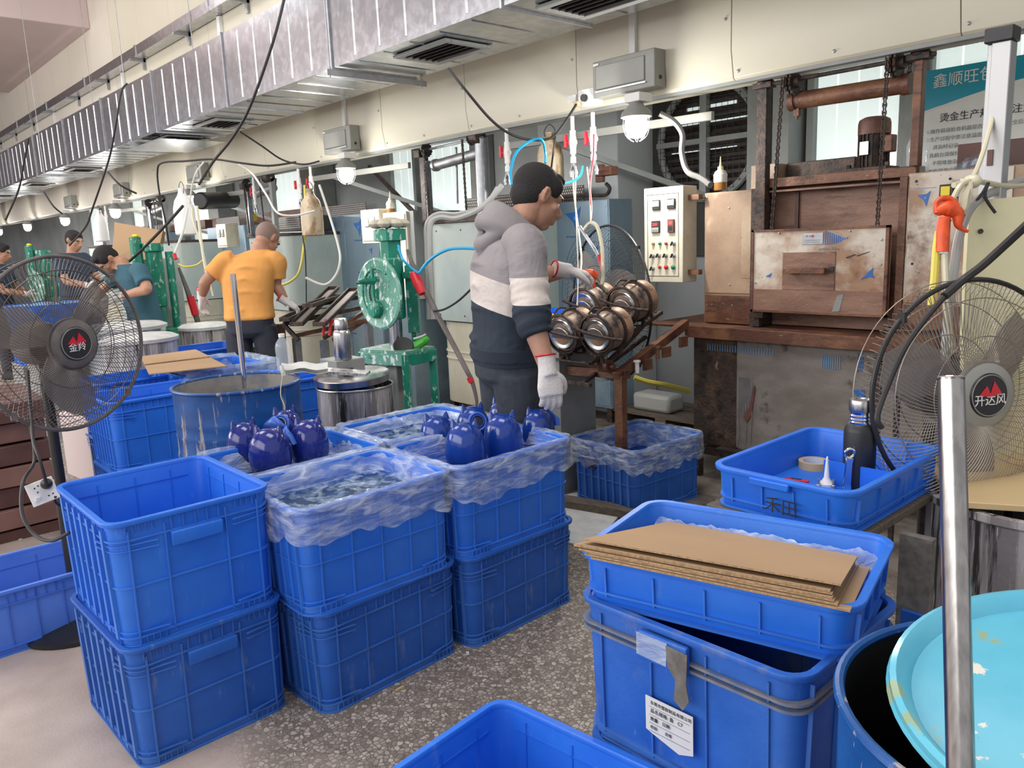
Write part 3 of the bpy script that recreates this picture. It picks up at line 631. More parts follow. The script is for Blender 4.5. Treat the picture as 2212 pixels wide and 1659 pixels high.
m = MB(); m.bb(-2.80, -2.50, 3.975, 3.99, .225, .875); lab(bw(m, 'side_sheet', 'sooty_panel', bench, bev=.003), 'soot-crusted dark sheet')
m = MB()
pts = [(-2.50, .24), (-2.42, .225), (-2.30, .23), (-2.1, .225), (-1.75, .20), (-1.4, .22), (-1.05, .21), (-1.05, .875), (-2.50, .875)]
m.prism([(x, 3.972, z) for x, z in pts], (0, .006, 0)); lab(bw(m, 'front_sheet', 'grey_panel', bench), 'grey bare sheet with drips')
for k in range(8):
    m = MB(); x = -2.485+.011*k; m.bb(x, x+.004, 3.968, 3.972, .45+.02*(k % 3), .66); bw(m, 'drip', 'galv_dull', bench)
for (x, z0, z1) in ((-2.44, .24, .5), (-2.405, .27, .66), (-2.49, .25, .45)):
    m = MB(); m.tube([(x, 3.969, z0), (x+.008, 3.968, (z0+z1)/2), (x, 3.969, z1)], .003, 5); bw(m, 'drip', 'galv', bench)
m = MB(); m.prism([(-2.43, 3.965, .40), (-2.40, 3.965, .44), (-2.375, 3.965, .60), (-2.385, 3.965, .62), (-2.41, 3.965, .5), (-2.45, 3.965, .43)], (0, .006, 0)); bw(m, 'torn_strip', 'wood_dark', bench)
m = MB()
for k in range(26): xx = -2.70+.017*k; m.bb(xx, xx+.005, 3.9685, 3.970, .80, .84)
for k in range(9): xx = -1.99+.012*k; m.bb(xx, xx+.004, 3.9685, 3.970, .76, .83)
for k in range(9): xx = -1.71+.012*k; m.bb(xx, xx+.004, 3.9685, 3.970, .74, .82)
fp_ = bw(m, 'film_print', 'pe_mark_pale', bench); fp_['kind'] = 'stuff'
text(bench, 'LEBEL', (-1.80, 3.968, .86), .042, 'pe_mark', mat3=Matrix.Rotation(PI/2, 3, 'Y') @ Matrix.Rotation(PI/2, 3, 'X'), name='film_print')
flat_mark(bench, [(-1.82, 3.968, .66), (-1.76, 3.968, .67), (-1.74, 3.968, .58), (-1.79, 3.968, .63)], 'pe_mark')
furn = thing('oven', 'large rust-stained oven with a hoisted steel door and chains', 'oven', (-2.0, 4.5, .945))
# left cabinet (tan panel)
m = MB(); m.bb(-2.80, -2.445, FY, 4.9, .95, 1.715); bw(m, 'side_cabinet', 'rust_tan', furn, bev=.004)
m = MB(); m.bb(-2.792, -2.455, FY-.006, FY, 1.13, 1.705); bw(m, 'cabinet_panel', 'rust_tan', furn, bev=.002)
m = MB(); m.bb(-2.792, -2.455, FY-.007, FY, .955, 1.118); bw(m, 'cabinet_panel', 'rust', furn, bev=.002)
m = MB(); m.bb(-2.545, -2.462, FY-.008, FY-.006, 1.22, 1.70); lab(bw(m, 'paint_strip', 'rust_cream', furn), 'strip of blistered cream paint')
m = MB()
for x, z in ((-2.63, 1.62), (-2.62, 1.18), (-2.78, 1.69), (-2.47, 1.69), (-2.60, 1.06), (-2.74, 1.06)): screw(m, x, FY-.007, z)
bw(m, 'screw', 'galv_dull', furn)
# body behind the door
m = MB(); m.bb(-2.40, -1.66, FY+.09, 4.95, .95, 1.745); bw(m, 'oven_body', 'rust_face', furn, bev=.003)
m = MB(); m.bb(-2.43, -1.60, FY-.01, FY+.10, 1.715, 1.765); bw(m, 'top_beam', 'rust', furn, bev=.003)
m = MB(); m.bb(-2.43, -1.60, FY-.01, FY+.10, 1.69, 1.70); bw(m, 'top_beam', 'rust_face', furn)
m = MB(); m.bb(-2.265, -2.245, FY+.075, FY+.09, 1.45, 1.70); bw(m, 'vertical_rib', 'wood_dark', furn)
m = MB(); m.bb(-2.46, -2.40, FY-.05, FY+.1, .95, 1.715); bw(m, 'door_rail', 'black_steel', furn)
m = MB(); m.bb(-1.665, -1.63, FY-.03, FY+.1, .95, 1.715); bw(m, 'door_rail', 'rust', furn)
# right cabinet
m = MB(); m.bb(-1.63, -.95, FY-.02, 4.9, .95, 1.73); bw(m, 'side_cabinet', 'rust_cream', furn, bev=.004)
m = MB(); m.bb(-1.62, -1.18, FY-.027, FY-.02, 1.11, 1.725); bw(m, 'cabinet_panel', 'door_cream', furn, bev=.002)
m = MB(); m.bb(-1.62, -.96, FY-.026, FY-.02, .955, 1.10); bw(m, 'cabinet_panel', 'rust', furn, bev=.002)
m = MB()
for x, z in ((-1.59, 1.69), (-1.44, 1.69), (-1.43, 1.50), (-1.42, 1.28), (-1.59, 1.3), (-1.24, 1.70)): screw(m, x, FY-.027, z, .007)
bw(m, 'screw', 'black_steel', furn)
tri_logo(furn, -1.545, FY-.028, 1.61, .042)
m = MB(); m.bb(-1.60, -1.50, FY-.0285, FY-.027, 1.654, 1.657); bw(m, 'film_mark', 'pe_mark_pale', furn)
m = MB(); m.box((-1.445, FY-.04, 1.635), (.062, .03, .06)); bx = bw(m, 'switch_box', 'black', furn, bev=.004)
m = MB(); m.box((-1.447, FY-.057, 1.635), (.040, .006, .042)); bw(m, 'switch_key', 'yellow', bx, bev=.002)
m = MB(); m.box((-1.385, FY-.035, 1.632), (.05, .02, .055)); bw(m, 'socket', 'grey_box', bx, bev=.003)
# hoisted door
dy = FY-.075
m = MB(); m.bb(-2.43, -1.69, dy, FY-.03, 1.045, 1.485); door = bw(m, 'oven_door', 'door_cream', furn, bev=.003)
m = MB()
for (a, b_, c, d) in ((-2.436, -1.684, 1.478, 1.490), (-2.436, -1.684, 1.038, 1.05), (-2.436, -2.422, 1.038, 1.49), (-1.70, -1.684, 1.038, 1.49)): m.bb(a, b_, dy-.006, dy+.02, c, d)
bw(m, 'door_frame', 'rust', door)
m = MB(); m.bb(-2.422, -1.70, dy-.0035, dy, 1.05, 1.165); bw(m, 'door_base_sheet', 'rust_face', door)
m = MB(); m.bb(-2.245, -1.95, dy-.006, dy, 1.165, 1.365); bw(m, 'handle_plate', 'rust_face', door, bev=.002)
m = MB(); m.bb(-2.215, -1.985, dy-.055, dy-.035, 1.255, 1.285); m.bb(-2.205, -2.185, dy-.04, dy, 1.258, 1.282); m.bb(-2.015, -1.995, dy-.04, dy, 1.258, 1.282); bw(m, 'door_handle', 'rust', door, bev=.002)
m = MB(); m.bb(-1.985, -1.955, dy-.012, dy, 1.26, 1.29); bw(m, 'latch', 'black_steel', door)
m = MB(); m.bb(-2.135, -2.02, dy-.005, dy, 1.405, 1.465); np_ = bw(m, 'name_plate', 'galv_dull', door, bev=.001)
m = MB(); m.cyl((-2.078, dy-.006, 1.448), (-2.078, dy-.007, 1.448), .006, n=12); bw(m, 'emblem', 'red', door)
text(door, '中 ★ 鑫', (-2.115, dy-.006, 1.443), .013, 'ink_soft', name='lettering')
for k in range(2): 
    m = MB(); m.bb(-2.12, -2.035, dy-.0058, dy-.005, 1.425-.01*k, 1.428-.01*k); bw(m, 'printed_line', 'ink_soft', door)
# printed film remnant: arc of blue stripes
for k in range(11):
    x = -2.012+.0115*k; h = .068*math.sqrt(max(.03, 1-(k/11.)**2)); z0 = 1.400+.0035*k
    m = MB(); m.bb(x, x+.0065, dy-.0015, dy, max(1.40, 1.462-h*.9-.0*k), 1.474-.0046*k); bw(m, 'film_stripe', 'pe_mark', door)
text(door, 'active Film', (-2.045, dy-.0015, 1.372), .026, 'ink_soft', name='lettering')
flat_mark(door, [(-1.815, dy-.0012, 1.225), (-1.755, dy-.0012, 1.285), (-1.758, dy-.0012, 1.25), (-1.745, dy-.0012, 1.232), (-1.775, dy-.0012, 1.238)], 'pe_mark')
flat_mark(door, [(-2.345, dy-.0012, 1.235), (-2.31, dy-.0012, 1.255), (-2.32, dy-.0012, 1.232)], 'pe_mark')
flat_mark(door, [(-1.96, dy-.004, 1.055), (-1.92, dy-.004, 1.06), (-1.90, dy-.004, 1.15), (-1.935, dy-.004, 1.14)], 'frame_grey', name='scorch_patch')
flat_mark(door, [(-1.90, dy-.0012, 1.335), (-1.85, dy-.0012, 1.352), (-1.845, dy-.0012, 1.348), (-1.89, dy-.0012, 1.331)], 'black_steel', name='scratch')
flat_mark(door, [(-1.84, dy-.0012, 1.345), (-1.775, dy-.0012, 1.365), (-1.78, dy-.0012, 1.36), (-1.84, dy-.0012, 1.34)], 'black_steel', name='scratch')
m = MB()
for x, z in ((-2.27, 1.468), (-1.88, 1.468), (-1.72, 1.42), (-1.72, 1.30), (-2.41, 1.2)): screw(m, x, dy-.004, z, .006)
bw(m, 'screw', 'galv_dull', door)
# flue boxes on top
m = MB(); m.bb(-2.60, -2.44, 4.25, 4.6, 1.72, 1.86); tag(m.build('flue_box', 'rust_tan', bev=.005), 'pinkish stained sheet metal box standing on the tan cabinet', 'metal box')
m = MB(); m.bb(-2.43, -2.03, 4.35, 4.65, 1.77, 1.86); tag(m.build('flue_box', 'black_steel', bev=.005), 'low black box on top of the brown oven left of the motor', 'metal box')
# hoist frame: posts, shaft, sprockets, chains, counterweight roller
ho = thing('door_hoist', 'black and brown chain hoist frame with shaft over the oven', 'hoist', (-2.0, 4.1, 1.7))
def post(x0, x1, y, z0, z1, m_, root): b = MB(); b.bb(x0, x1, y, y+.05, z0, z1); return bw(b, 'post', m_, root, bev=.003)
HY = 4.02
post(-2.43, -2.37, HY, 1.0, 2.26, 'black_steel', ho)
post(-1.615, -1.575, HY, 1.76, 2.25, 'rust', ho)
def sprocket(x, y, z, r, root, m_='black_steel', teeth=14, w=.03, ax=(1, 0, 0)):
    b = MB(); pts = []
    ax = Vector(ax); 
    for k in range(teeth*2): a = PI*k/teeth; rr = r if k % 2 else r*.86; pts.append((x-w*.2, y+rr*math.cos(a), z+rr*math.sin(a)))
    b.prism(pts, (w*.4, 0, 0)); b.cyl((x-w, y, z), (x+w, y, z), r*.45, n=14); return bw(b, 'sprocket', m_, root)
m = MB(); m.cyl((-2.42, HY, 2.25), (-1.52, HY, 2.25), .011, n=10); bw(m, 'drive_shaft', 'black_steel', ho)
for x in (-2.39, -1.595):
    m = MB(); m.lathe([(.045, 0), (.048, .01), (.035, .03), (.025, .045)], 16, (x, HY+.02, 2.255)); m.box((x, HY+.01, 2.25), (.11, .06, .03)); bw(m, 'bearing_block', 'black_steel', ho, bev=.003)
for x in (-2.225, -1.70):
    sprocket(x, HY-.01, 2.235, .066, ho); sprocket(x+.02, HY-.01, 2.235, .064, ho)
def chain(p0, p1, root, n=None, s=.017, m_='black_steel'):
    p0 = Vector(p0); p1 = Vector(p1); L = (p1-p0).length; n = int(L/s); b = MB(); d = (p1-p0).normalized()
    for k in range(n):
        c = p0.lerp(p1, (k+.5)/n); q = .0045 if k % 2 else .008
        b.box(c+Vector((q, 0, 0)), (.003, .010, s*1.15)); b.box(c-Vector((q, 0, 0)), (.003, .010, s*1.15))
        if k % 2 == 0: b.cyl(c-Vector((.010, 0, 0)), c+Vector((.010, 0, 0)), .0055, n=6)
    o = bw(b, 'chain', m_, root); return o
chain((-2.235, HY-.075, 2.26), (-2.275, HY-.085, 1.49), ho); chain((-1.705, HY-.075, 2.26), (-1.715, HY-.085, 1.49), ho)
chain((-2.21, HY+.07, 2.25), (-2.215, HY+.075, 2.15), ho); chain((-1.66, HY+.07, 2.25), (-1.665, HY+.075, 2.17), ho)
m = MB(); m.cyl((-2.255, HY+.07, 2.155), (-1.66, HY+.07, 2.148), .044, n=24); m.cyl((-2.27, HY+.07, 2.155), (-2.235, HY+.07, 2.155), .050, n=24); m.cyl((-1.69, HY+.07, 2.148), (-1.65, HY+.07, 2.148), .050, n=24)
bw(m, 'counterweight_roller', 'rust', ho)
m = MB(); m.box((-2.23, HY+.07, 2.10), (.03, .03, .05)); m.cyl((-2.23, HY+.07, 2.13), (-2.23, HY+.07, 2.06), .008, n=8); bw(m, 'chain_shackle', 'rust', ho)
# motor
mo = thing('electric_motor', 'dark brown ribbed electric motor with a cap on the oven top', 'motor', (-1.91, 4.3, 1.77))
m = MB(); m.cyl((-1.91, 4.3, 1.79), (-1.91, 4.3, 1.96), .066, n=24)
for k in range(20):
    a = 2*PI*k/20; m.box((-1.91+.071*math.cos(a), 4.3+.071*math.sin(a), 1.875), (.014, .004, .165), a)
bw(m, 'motor_body', 'black_steel', mo)
m = MB(); m.lathe([(.080, 0), (.080, .055), (.074, .075), (.05, .088), (.001, .09)], 28, (-1.91, 4.3, 1.955)); bw(m, 'fan_cowl', 'rust', mo)
m = MB(); m.box((-1.815, 4.27, 1.90), (.05, .06, .085)); bw(m, 'terminal_box', 'rust', mo, bev=.006)
m = MB(); m.box((-1.925, 4.222, 1.885), (.05, .004, .065), -.2); bw(m, 'rating_plate', 'steel', mo)
m = MB(); m.box((-1.91, 4.3, 1.78), (.21, .16, .02)); m.box((-2.015, 4.25, 1.795), (.02, .02, .03)); m.box((-1.815, 4.25, 1.795), (.02, .02, .03)); bw(m, 'mounting_foot', 'black_steel', mo, bev=.003)
# control box
cb = thing('control_box', 'cream control box with meters, red displays, lamps and switches', 'control box', (-3.02, 3.99, 1.2))
CX0, CX1, CY, CZ0, CZ1 = -3.165, -2.875, 3.97, 1.195, 1.765
m = MB(); m.bb(CX0, CX1, CY, CY+.14, CZ0, CZ1); bw(m, 'enclosure', 'cream_box', cb, bev=.004)
m = MB(); m.bb(CX1, -2.80, CY+.05, CY+.09, 1.24, 1.27); m.bb(CX1, -2.80, CY+.05, CY+.09, 1.68, 1.71); bw(m, 'wall_bracket', 'rust', cb)
m = MB(); W_ = CX1-CX0
for (a, b_, c, d) in ((CX0+.025, CX1-.03, CZ1-.043, CZ1-.040), (CX0+.025, CX1-.03, CZ0+.037, CZ0+.040), (CX0+.025, CX0+.028, CZ0+.04, CZ1-.04), (CX1-.033, CX1-.03, CZ0+.04, CZ1-.04)): m.bb(a, b_, CY-.0015, CY, c, d)
bw(m, 'door_seam', 'black_steel', cb)
def cpt(px, py): q = PY(px, py, CY); return q.x, q.z
for (px, py) in ((1419, 443), (1451, 440)):
    x, z = cpt(px, py)
    m = MB(); m.bb(x-.029, x+.029, CY-.012, CY, z-.03, z+.03); mt = bw(m, 'meter', 'black', cb, bev=.003)
    m = MB(); m.bb(x-.023, x+.023, CY-.0135, CY-.012, z-.008, z+.024); bw(m, 'meter_face', 'meter_face', mt)
    m = MB(); m.box((x+.004, CY-.0142, z+.006), (.0015, .001, .028), Matrix.Rotation(.7, 3, 'Y')); bw(m, 'needle', 'ink', mt)
x, z = cpt(1418, 490)
m = MB(); m.bb(x-.03, x+.03, CY-.014, CY, z-.036, z+.036); dsp = bw(m, 'temperature_display', 'black', cb, bev=.003)
m = MB(); m.bb(x-.026, x+.026, CY-.0150, CY-.014, z-.032, z-.004); bw(m, 'keypad', 'grey_box', dsp)
text(dsp, '200', (x-.022, CY-.0155, z+.006), .026, 'led_red', name='lettering')
for k in range(3): 
    m = MB(); m.bb(x-.018+.014*k, x-.008+.014*k, CY-.017, CY-.015, z-.024, z-.016); bw(m, 'key', 'frame_grey', dsp)
x, z = cpt(1451, 488)
m = MB(); m.bb(x-.023, x+.023, CY-.014, CY, z-.040, z+.040); dsp = bw(m, 'timer_display', 'wood_dark', cb, bev=.003)
m = MB(); m.bb(x-.013, x+.013, CY-.0150, CY-.014, z+.008, z+.030); bw(m, 'lit_window', 'led_red', dsp)
m = MB(); m.bb(x-.013, x+.013, CY-.0150, CY-.014, z-.028, z-.002); bw(m, 'keypad', 'black', dsp)
for (px, py, mm, nm) in ((1412, 526, 'btn_orange', 'indicator_lamp'), (1426.5, 526, 'btn_green', 'indicator_lamp'), (1440, 526, 'red', 'indicator_lamp'), (1426, 577, 'red', 'indicator_lamp'), (1440, 577, 'red', 'push_button'), (1455, 577, 'btn_green', 'push_button')):
    x, z = cpt(px, py); rr = .0085 if nm == 'indicator_lamp' else .012
    m = MB(); m.lathe([(rr*1.25, 0), (rr*1.25, .006)], 16, (x, CY, z), (0, -1, 0)); bz = bw(m, 'button_collar', 'steel', cb)
    m = MB(); m.lathe([(rr, .004), (rr, .012), (rr*.5, .017), (.0005, .018)], 16, (x, CY, z), (0, -1, 0)); bw(m, nm, mm, bz)
for (px, py) in ((1411, 553), (1424, 552), (1439, 552), (1411, 580), (1456, 526), (1456, 552)):
    x, z = cpt(px, py)
    m = MB(); m.lathe([(.012, 0), (.012, .008), (.008, .010), (.008, .018)], 14, (x, CY, z), (0, -1, 0)); kb = bw(m, 'rotary_switch', 'galv_dull', cb)
    m = MB(); m.box((x-.004, CY-.02, z), (.006, .012, .026), Matrix.Rotation(.5, 3, 'Y')); bw(m, 'switch_lever', 'black', kb)
# small things on top and on the shelf
sq = thing('squeeze_bottle', 'squeeze bottle with a taped body and amber glue on the tan cabinet', 'bottle', PY(1556, 411, 4.18))
b = sq.location
m = MB(); m.lathe([(.001, 0), (.036, 0), (.037, .005), (.037, .055)], 20); m.build('bottle_body', 'glue', sq)
m = MB(); m.lathe([(.038, .045), (.040, .05), (.039, .075), (.041, .09), (.038, .095)], 20); m.build('paper_tape', 'paper', sq)
m = MB(); m.lathe([(.037, .095), (.032, .108), (.018, .118), (.016, .125)], 20); m.build('shoulder', 'cream', sq)
m = MB(); m.lathe([(.018, .122), (.017, .135), (.008, .14), (.005, .165), (.002, .195)], 14); m.build('nozzle', 'yellow_panel', sq)
def pet_bottle(label, loc, h=.22, r=.036, cap='white', group=None):
    t = thing('plastic_bottle', label, 'bottle', loc, 0, group); m = MB()
    pr_ = [(.001, 0), (r*.85, 0), (r, .01*h/.2), (r*.97, h*.2), (r*.99, h*.25), (r*.95, h*.3), (r, h*.36), (r*.97, h*.45), (r, h*.5), (r, h*.65), (r*.85, h*.76), (r*.4, h*.88), (r*.36, h*.92)]
    m.lathe(pr_, 24, cap1=False); m.build('bottle_body', 'glass', t)
    m = MB(); m.lathe([(r*.42, h*.91), (r*.42, h*.995), (r*.38, h), (.001, h)], 18); m.build('cap', cap, t)
    return t
pet_bottle('clear plastic bottle with white cap on the cream cabinet right of the motor', PY(1980, 386, 4.15), .235, .052)
m = MB(); m.bb(-1.52, -1.12, 4.35, 4.6, 1.735, 1.865); tag(m.build('board_box', 'wood_dark', bev=.004), 'dark red-brown box behind the plastic bottle on the cabinet', 'box')
pb = thing('plastic_bag', 'crumpled clear plastic bag lying on the cream cabinet', 'bag', (-1.38, 4.2, 1.735))
m = MB(); L = []
for i in range(9):
    q = []
    for j in range(14):
        a = PI*j/13; rr = .045*math.sin(PI*(i+.4)/8.8)+.008; q.append((-.10+.028*i, rr*1.3*math.cos(a)+.01*noise.noise(Vector((i*.9, j*.7, 2))), max(0, rr*math.sin(a)*(1+.5*noise.noise(Vector((i, j*.8, 5)))))))
    L.append(q)
m.loft(L); m.build('bag_film', 'film_pack', pb)
# glove and brush on the bench
gl = thing('work_glove', 'cream cotton work glove lying on the bench by the oven door', 'glove', PZ(1708, 672, .952))
m = MB(); m.blob((0, .005, .014), (.055, .045, .018), 14, 8); m.blob((-.045, 0, .012), (.03, .035, .013)); 
for k in range(4): m.tube([(.02, -.022+.018*k, .014), (.07, -.03+.02*k, .018-.003*k), (.085, -.03+.016*k, .010)], [.012, .011, .007], 8)
m.tube([(-.01, .04, .016), (.03, .06, .02), (.05, .055, .012)], [.013, .011, .007], 8); m.build('glove_body', 'cream', gl)
br = thing('brush', 'wooden-handled brush lying on the rusty bench in front of the oven', 'brush', PZ(1665, 690, .948))
m = MB(); m.tube([(-.055, -.03, .012), (-.02, -.01, .012), (.03, .015, .012), (.06, .03, .012)], [.013, .014, .011, .008], 10, 4); m.build('handle', 'tape', br)
m = MB(); m.box((.12, .06, .008), (.14, .012, .010), .46); m.build('blade', 'black_steel', br)
# round rusty pot right of the bench
pt = thing('rusty_pot', 'orange-rusted round pot behind the right fan', 'pot', PZ(1965, 765, .70)); pt.location = PY(1975, 765, 3.5)
m = MB(); m.lathe([(.001, 0), (.11, 0), (.115, .01), (.115, .10), (.122, .105), (.122, .115), (.108, .115), (.106, .02), (.001, .015)], 32); m.build('pot_body', 'rust', pt)
m = MB(); m.torus((0, 0, .112), (0, 0, 1), .119, .006, 40, 6); m.build('pot_rim', 'black_steel', pt)
st = thing('pot_stand', 'dark steel stand carrying the rusty pot', 'stand', (pt.location.x, pt.location.y, 0))
hz = pt.location.z
m = MB(); m.bb(-.12, .12, -.12, .12, hz-.02, hz-.001); m.build('plate', 'black_steel', st)
for sx in (-1, 1):
    for sy in (-1, 1): m = MB(); m.bb(sx*.10-.01, sx*.10+.01, sy*.10-.01, sy*.10+.01, 0, hz-.02); m.build('leg', 'black_steel', st)
# poster on the window
po = thing('safety_poster', 'white and teal Chinese safety poster hung before the right window', 'poster', PY(2070, 250, 5.3))
def pp(px, py, Y=5.3): return PY(px, py, Y)
c0, c1 = pp(1998, 166), pp(2215, 128); c2, c3 = pp(2215, 330), pp(1996, 352)
x0, x1 = c0.x, c0.x+.82; zt = c0.z+.03; zb = zt-1.02
m = MB(); m.bb(x0, x1, 5.295, 5.305, zb, zt); bw(m, 'sheet', 'paper', po)
m = MB(); pts = [(x0, 5.2935, zt)] + [(x1, 5.2935, zt), (x1, 5.2935, zt-.10)] + [(x0+(x1-x0)*(1-k/10), 5.2935, zt-.10-.14*(k/10)**1.6) for k in range(1, 11)]
m.prism(pts, (0, .0012, 0)); bw(m, 'teal_header', 'teal_print', po)
m = MB(); pts = [(x0+(x1-x0)*k/10, 5.2925, zt-.235+.12*(k/10)**.8) for k in range(11)] + [(x0+(x1-x0)*k/10, 5.2925, zt-.245+.125*(k/10)**.8) for k in range(10, -1, -1)]
m.prism(pts, (0, .001, 0)); bw(m, 'header_line', 'paper', po)
text(po, '鑫顺旺包装', (x0+.05, 5.292, zt-.10), .085, 'paper', name='lettering')
text(po, '烫金生产规程及注意事项', (x0+.10, 5.292, zt-.305), .055, 'ink', name='lettering')
rows = ['1.操作前请检查机器是否正常,确保安全后方可开机。', '2.生产过程中要注意温度变化,', '并及时记录。', '3.各机台须保持整洁卫生,物料摆放整齐,', '不得堆放杂物。', '4.如有异常立即停机并通知主管处理,', '不得擅自拆卸。', '5.下班前关闭电源气源,清理工作台面。', '6.成品须轻拿轻放,避免碰伤,', '做好标识。', '7.严禁在车间内吸烟和使用明火,', '违者重罚。', '8.请各位员工严格遵守执行。']
for k, s in enumerate(rows): text(po, s, (x0+(.03 if s[1] == '.' else .07), 5.292, zt-.37-.047*k), .029, 'ink_soft', name='lettering')
# aluminium column at right, pale yellow panel, bent pipe, spray gun
ac = thing('aluminium_column', 'upright aluminium profile column with black top cap at right', 'column', (-.93, 2.85, 0)); ac.location = P(2150, 390, 2.6); ac.location.z = 0
cxp = ac.location
m = MB(); m.bb(-.028, .028, -.03, .03, .9, 2.05); m.bb(-.045, -.028, -.012, .012, .9, 2.05); m.build('profile', 'column_alu', ac, bev=.003)
m = MB(); m.bb(-.050, .034, -.036, .036, 2.05, 2.095); m.build('end_cap', 'black', ac, bev=.004)
m = MB(); m.bb(-.018, -.002, -.036, -.03, 1.67, 1.72); m.build('sensor_clip', 'wood_dark', ac)
m = MB(); m.bb(-.05, .05, -.06, .06, 0, .9); m.build('foot_box', 'black_steel', ac)
yp = thing('cream_sheet', 'pale yellow steel sheet standing behind the right fan', 'metal sheet', P(2150, 600, 2.55))
def pq(pts, t): return [P(x, y, t) for x, y in pts]
m = MB(); q = pq([(2095, 434), (2260, 420), (2270, 1020), (2085, 1010), (2080, 700)], 2.55); m.prism(q, FW*.02+Vector((0, .0, 0))); bw(m, 'sheet', 'yellow_panel', yp)
m = MB(); c = P(2117, 500, 2.545); m.cyl(c, c-FW*.006, .008, n=10); bw(m, 'bolt', 'black_steel', yp)
bp_ = thing('bent_pipe', 'grey steel pipe slanting past the pale yellow sheet', 'pipe', P(2060, 620, 2.5))
m = MB(); m.tube([P(2260, 375, 2.7), P(2165, 405, 2.6), P(2105, 440, 2.5), P(2075, 500, 2.47), P(2058, 600, 2.45), P(2045, 720, 2.45), P(2040, 860, 2.45)], .014, 10); bw(m, 'pipe_run', 'conduit', bp_)
m = MB(); m.tube([P(2080, 470, 2.47), P(2120, 420, 2.5), P(2135, 395, 2.5), P(2128, 425, 2.5), P(2150, 460, 2.5)], .005, 6); bw(m, 'tie_wire', 'cable', bp_)
sg = thing('spray_gun', 'bright orange-red spray gun hanging from a hose at right', 'spray gun', P(2050, 480, 2.42))
m = MB(); m.tube([P(2035, 545, 2.42), P(2037, 500, 2.42), P(2040, 470, 2.42)], [.019, .020, .018], 12); m.tube([P(2022, 458, 2.42), P(2045, 450, 2.42), P(2068, 462, 2.42), P(2070, 485, 2.42), P(2078, 494, 2.42), P(2091, 500, 2.42)], [.012, .024, .020, .012, .007, .005], 12)
m.tube([P(2024, 460, 2.42), P(2022, 440, 2.42), P(2035, 429, 2.42), P(2056, 432, 2.42), P(2066, 450, 2.42)], [.010, .008, .009, .010, .012], 10); bw(m, 'gun_body', 'orange', sg)
m = MB(); m.lathe([(.014, 0), (.014, .02), (.018, .022), (.018, .035), (.012, .04), (.012, .055)], 14, P(2038, 522, 2.42), (0, 0, -1)); bw(m, 'coupling', 'chrome', sg)
m = MB(); m.tube([P(2040, 548, 2.42), P(2042, 600, 2.42), P(2046, 680, 2.42), P(2060, 760, 2.44)], .011, 10); bw(m, 'air_hose', 'hose_clear', sg)
m = MB(); m.tube([P(2028, 500, 2.43), P(2022, 540, 2.43), P(2018, 600, 2.43), P(2012, 660, 2.43)], .012, 8); bw(m, 'air_hose', 'hose_yellow', sg)
hz_ = thing('hose_bundle', 'yellowed clear hoses knotted and looped above the orange spray gun', 'hose', P(2090, 400, 2.45))
m = MB(); m.tube([P(2185, 60, 2.6), P(2165, 150, 2.6), P(2140, 270, 2.55), P(2120, 340, 2.5), P(2100, 385, 2.45), P(2075, 400, 2.42), P(2058, 430, 2.42)], .008, 8); bw(m, 'hose', 'hose_clear', hz_)
m = MB(); m.tube([P(2100, 385, 2.45), P(2085, 420, 2.43), P(2080, 450, 2.43), P(2062, 475, 2.43)], [.010, .016, .014, .006], 8); m.tube([P(2075, 390, 2.45), P(2095, 400, 2.43), P(2090, 440, 2.43), P(2072, 470, 2.43)], .008, 8); bw(m, 'hose', 'hose_clear', hz_)
m = MB(); m.tube([P(2060, 400, 2.45), P(2110, 392, 2.5), P(2180, 402, 2.6), P(2260, 395, 2.7)], .009, 8); bw(m, 'hose', 'hose_clear', hz_)
m = MB(); m.blob(P(2100, 392, 2.45), (.028, .02, .022)); bw(m, 'knot', 'hose_clear', hz_)
# fan louvre on the back wall
ef = thing('exhaust_fan', 'big round wall extractor fan with mesh guard and dark louvres', 'extractor fan', (-3.70, 5.45, 2.18))
m = MB()
ey, ez, ex = 5.47, 2.18, -3.70
m.bb(ex-.62, ex+.50, 5.45, 5.49, 1.3, 2.9); bw(m, 'housing', 'dark_room', ef)
m = MB(); m.torus((ex, 5.42, ez), (0, 1, 0), .44, .03, 48, 8); bw(m, 'ring', 'frame_grey', ef)
for k in range(13):
    z = ez-.40+.062*k; h = math.sqrt(max(.001, .43**2-(z-ez)**2)); m = MB(); m.box((ex, 5.43, z), (2*h, .06, .004), Matrix.Rotation(-.6, 3, 'X')); bw(m, 'louvre', 'black_steel', ef)
for k, (z, hh, w) in enumerate(((2.44, .05, .28), (2.34, .045, .42), (2.16, .03, .40), (2.11, .02, .42))):
    m = MB(); m.box((ex+(.02 if k < 2 else -.05), 5.443, z), (w*1.6 if k < 3 else .6, .003, hh)); bw(m, 'daylight_gap', 'pane', ef)
m = MB()
for k in range(-8, 9):
    d = k*.052; h = math.sqrt(max(.001, .45**2-d*d)); m.cyl((ex-h, 5.38, ez+d), (ex+h, 5.38, ez+d), .0022, n=4, cap=False); m.cyl((ex+d, 5.38, ez-h), (ex+d, 5.38, ez+h), .0022, n=4, cap=False)
g = bw(m, 'guard_mesh', 'black', ef); g['kind'] = 'stuff'
m = MB(); m.bb(ex-.03, ex+.03, 5.36, 5.42, ez-.45, ez+.45); m.bb(ex-.45, ex+.45, 5.37, 5.41, ez-.02, ez+.02); bw(m, 'cross_bar', 'frame_grey', ef)
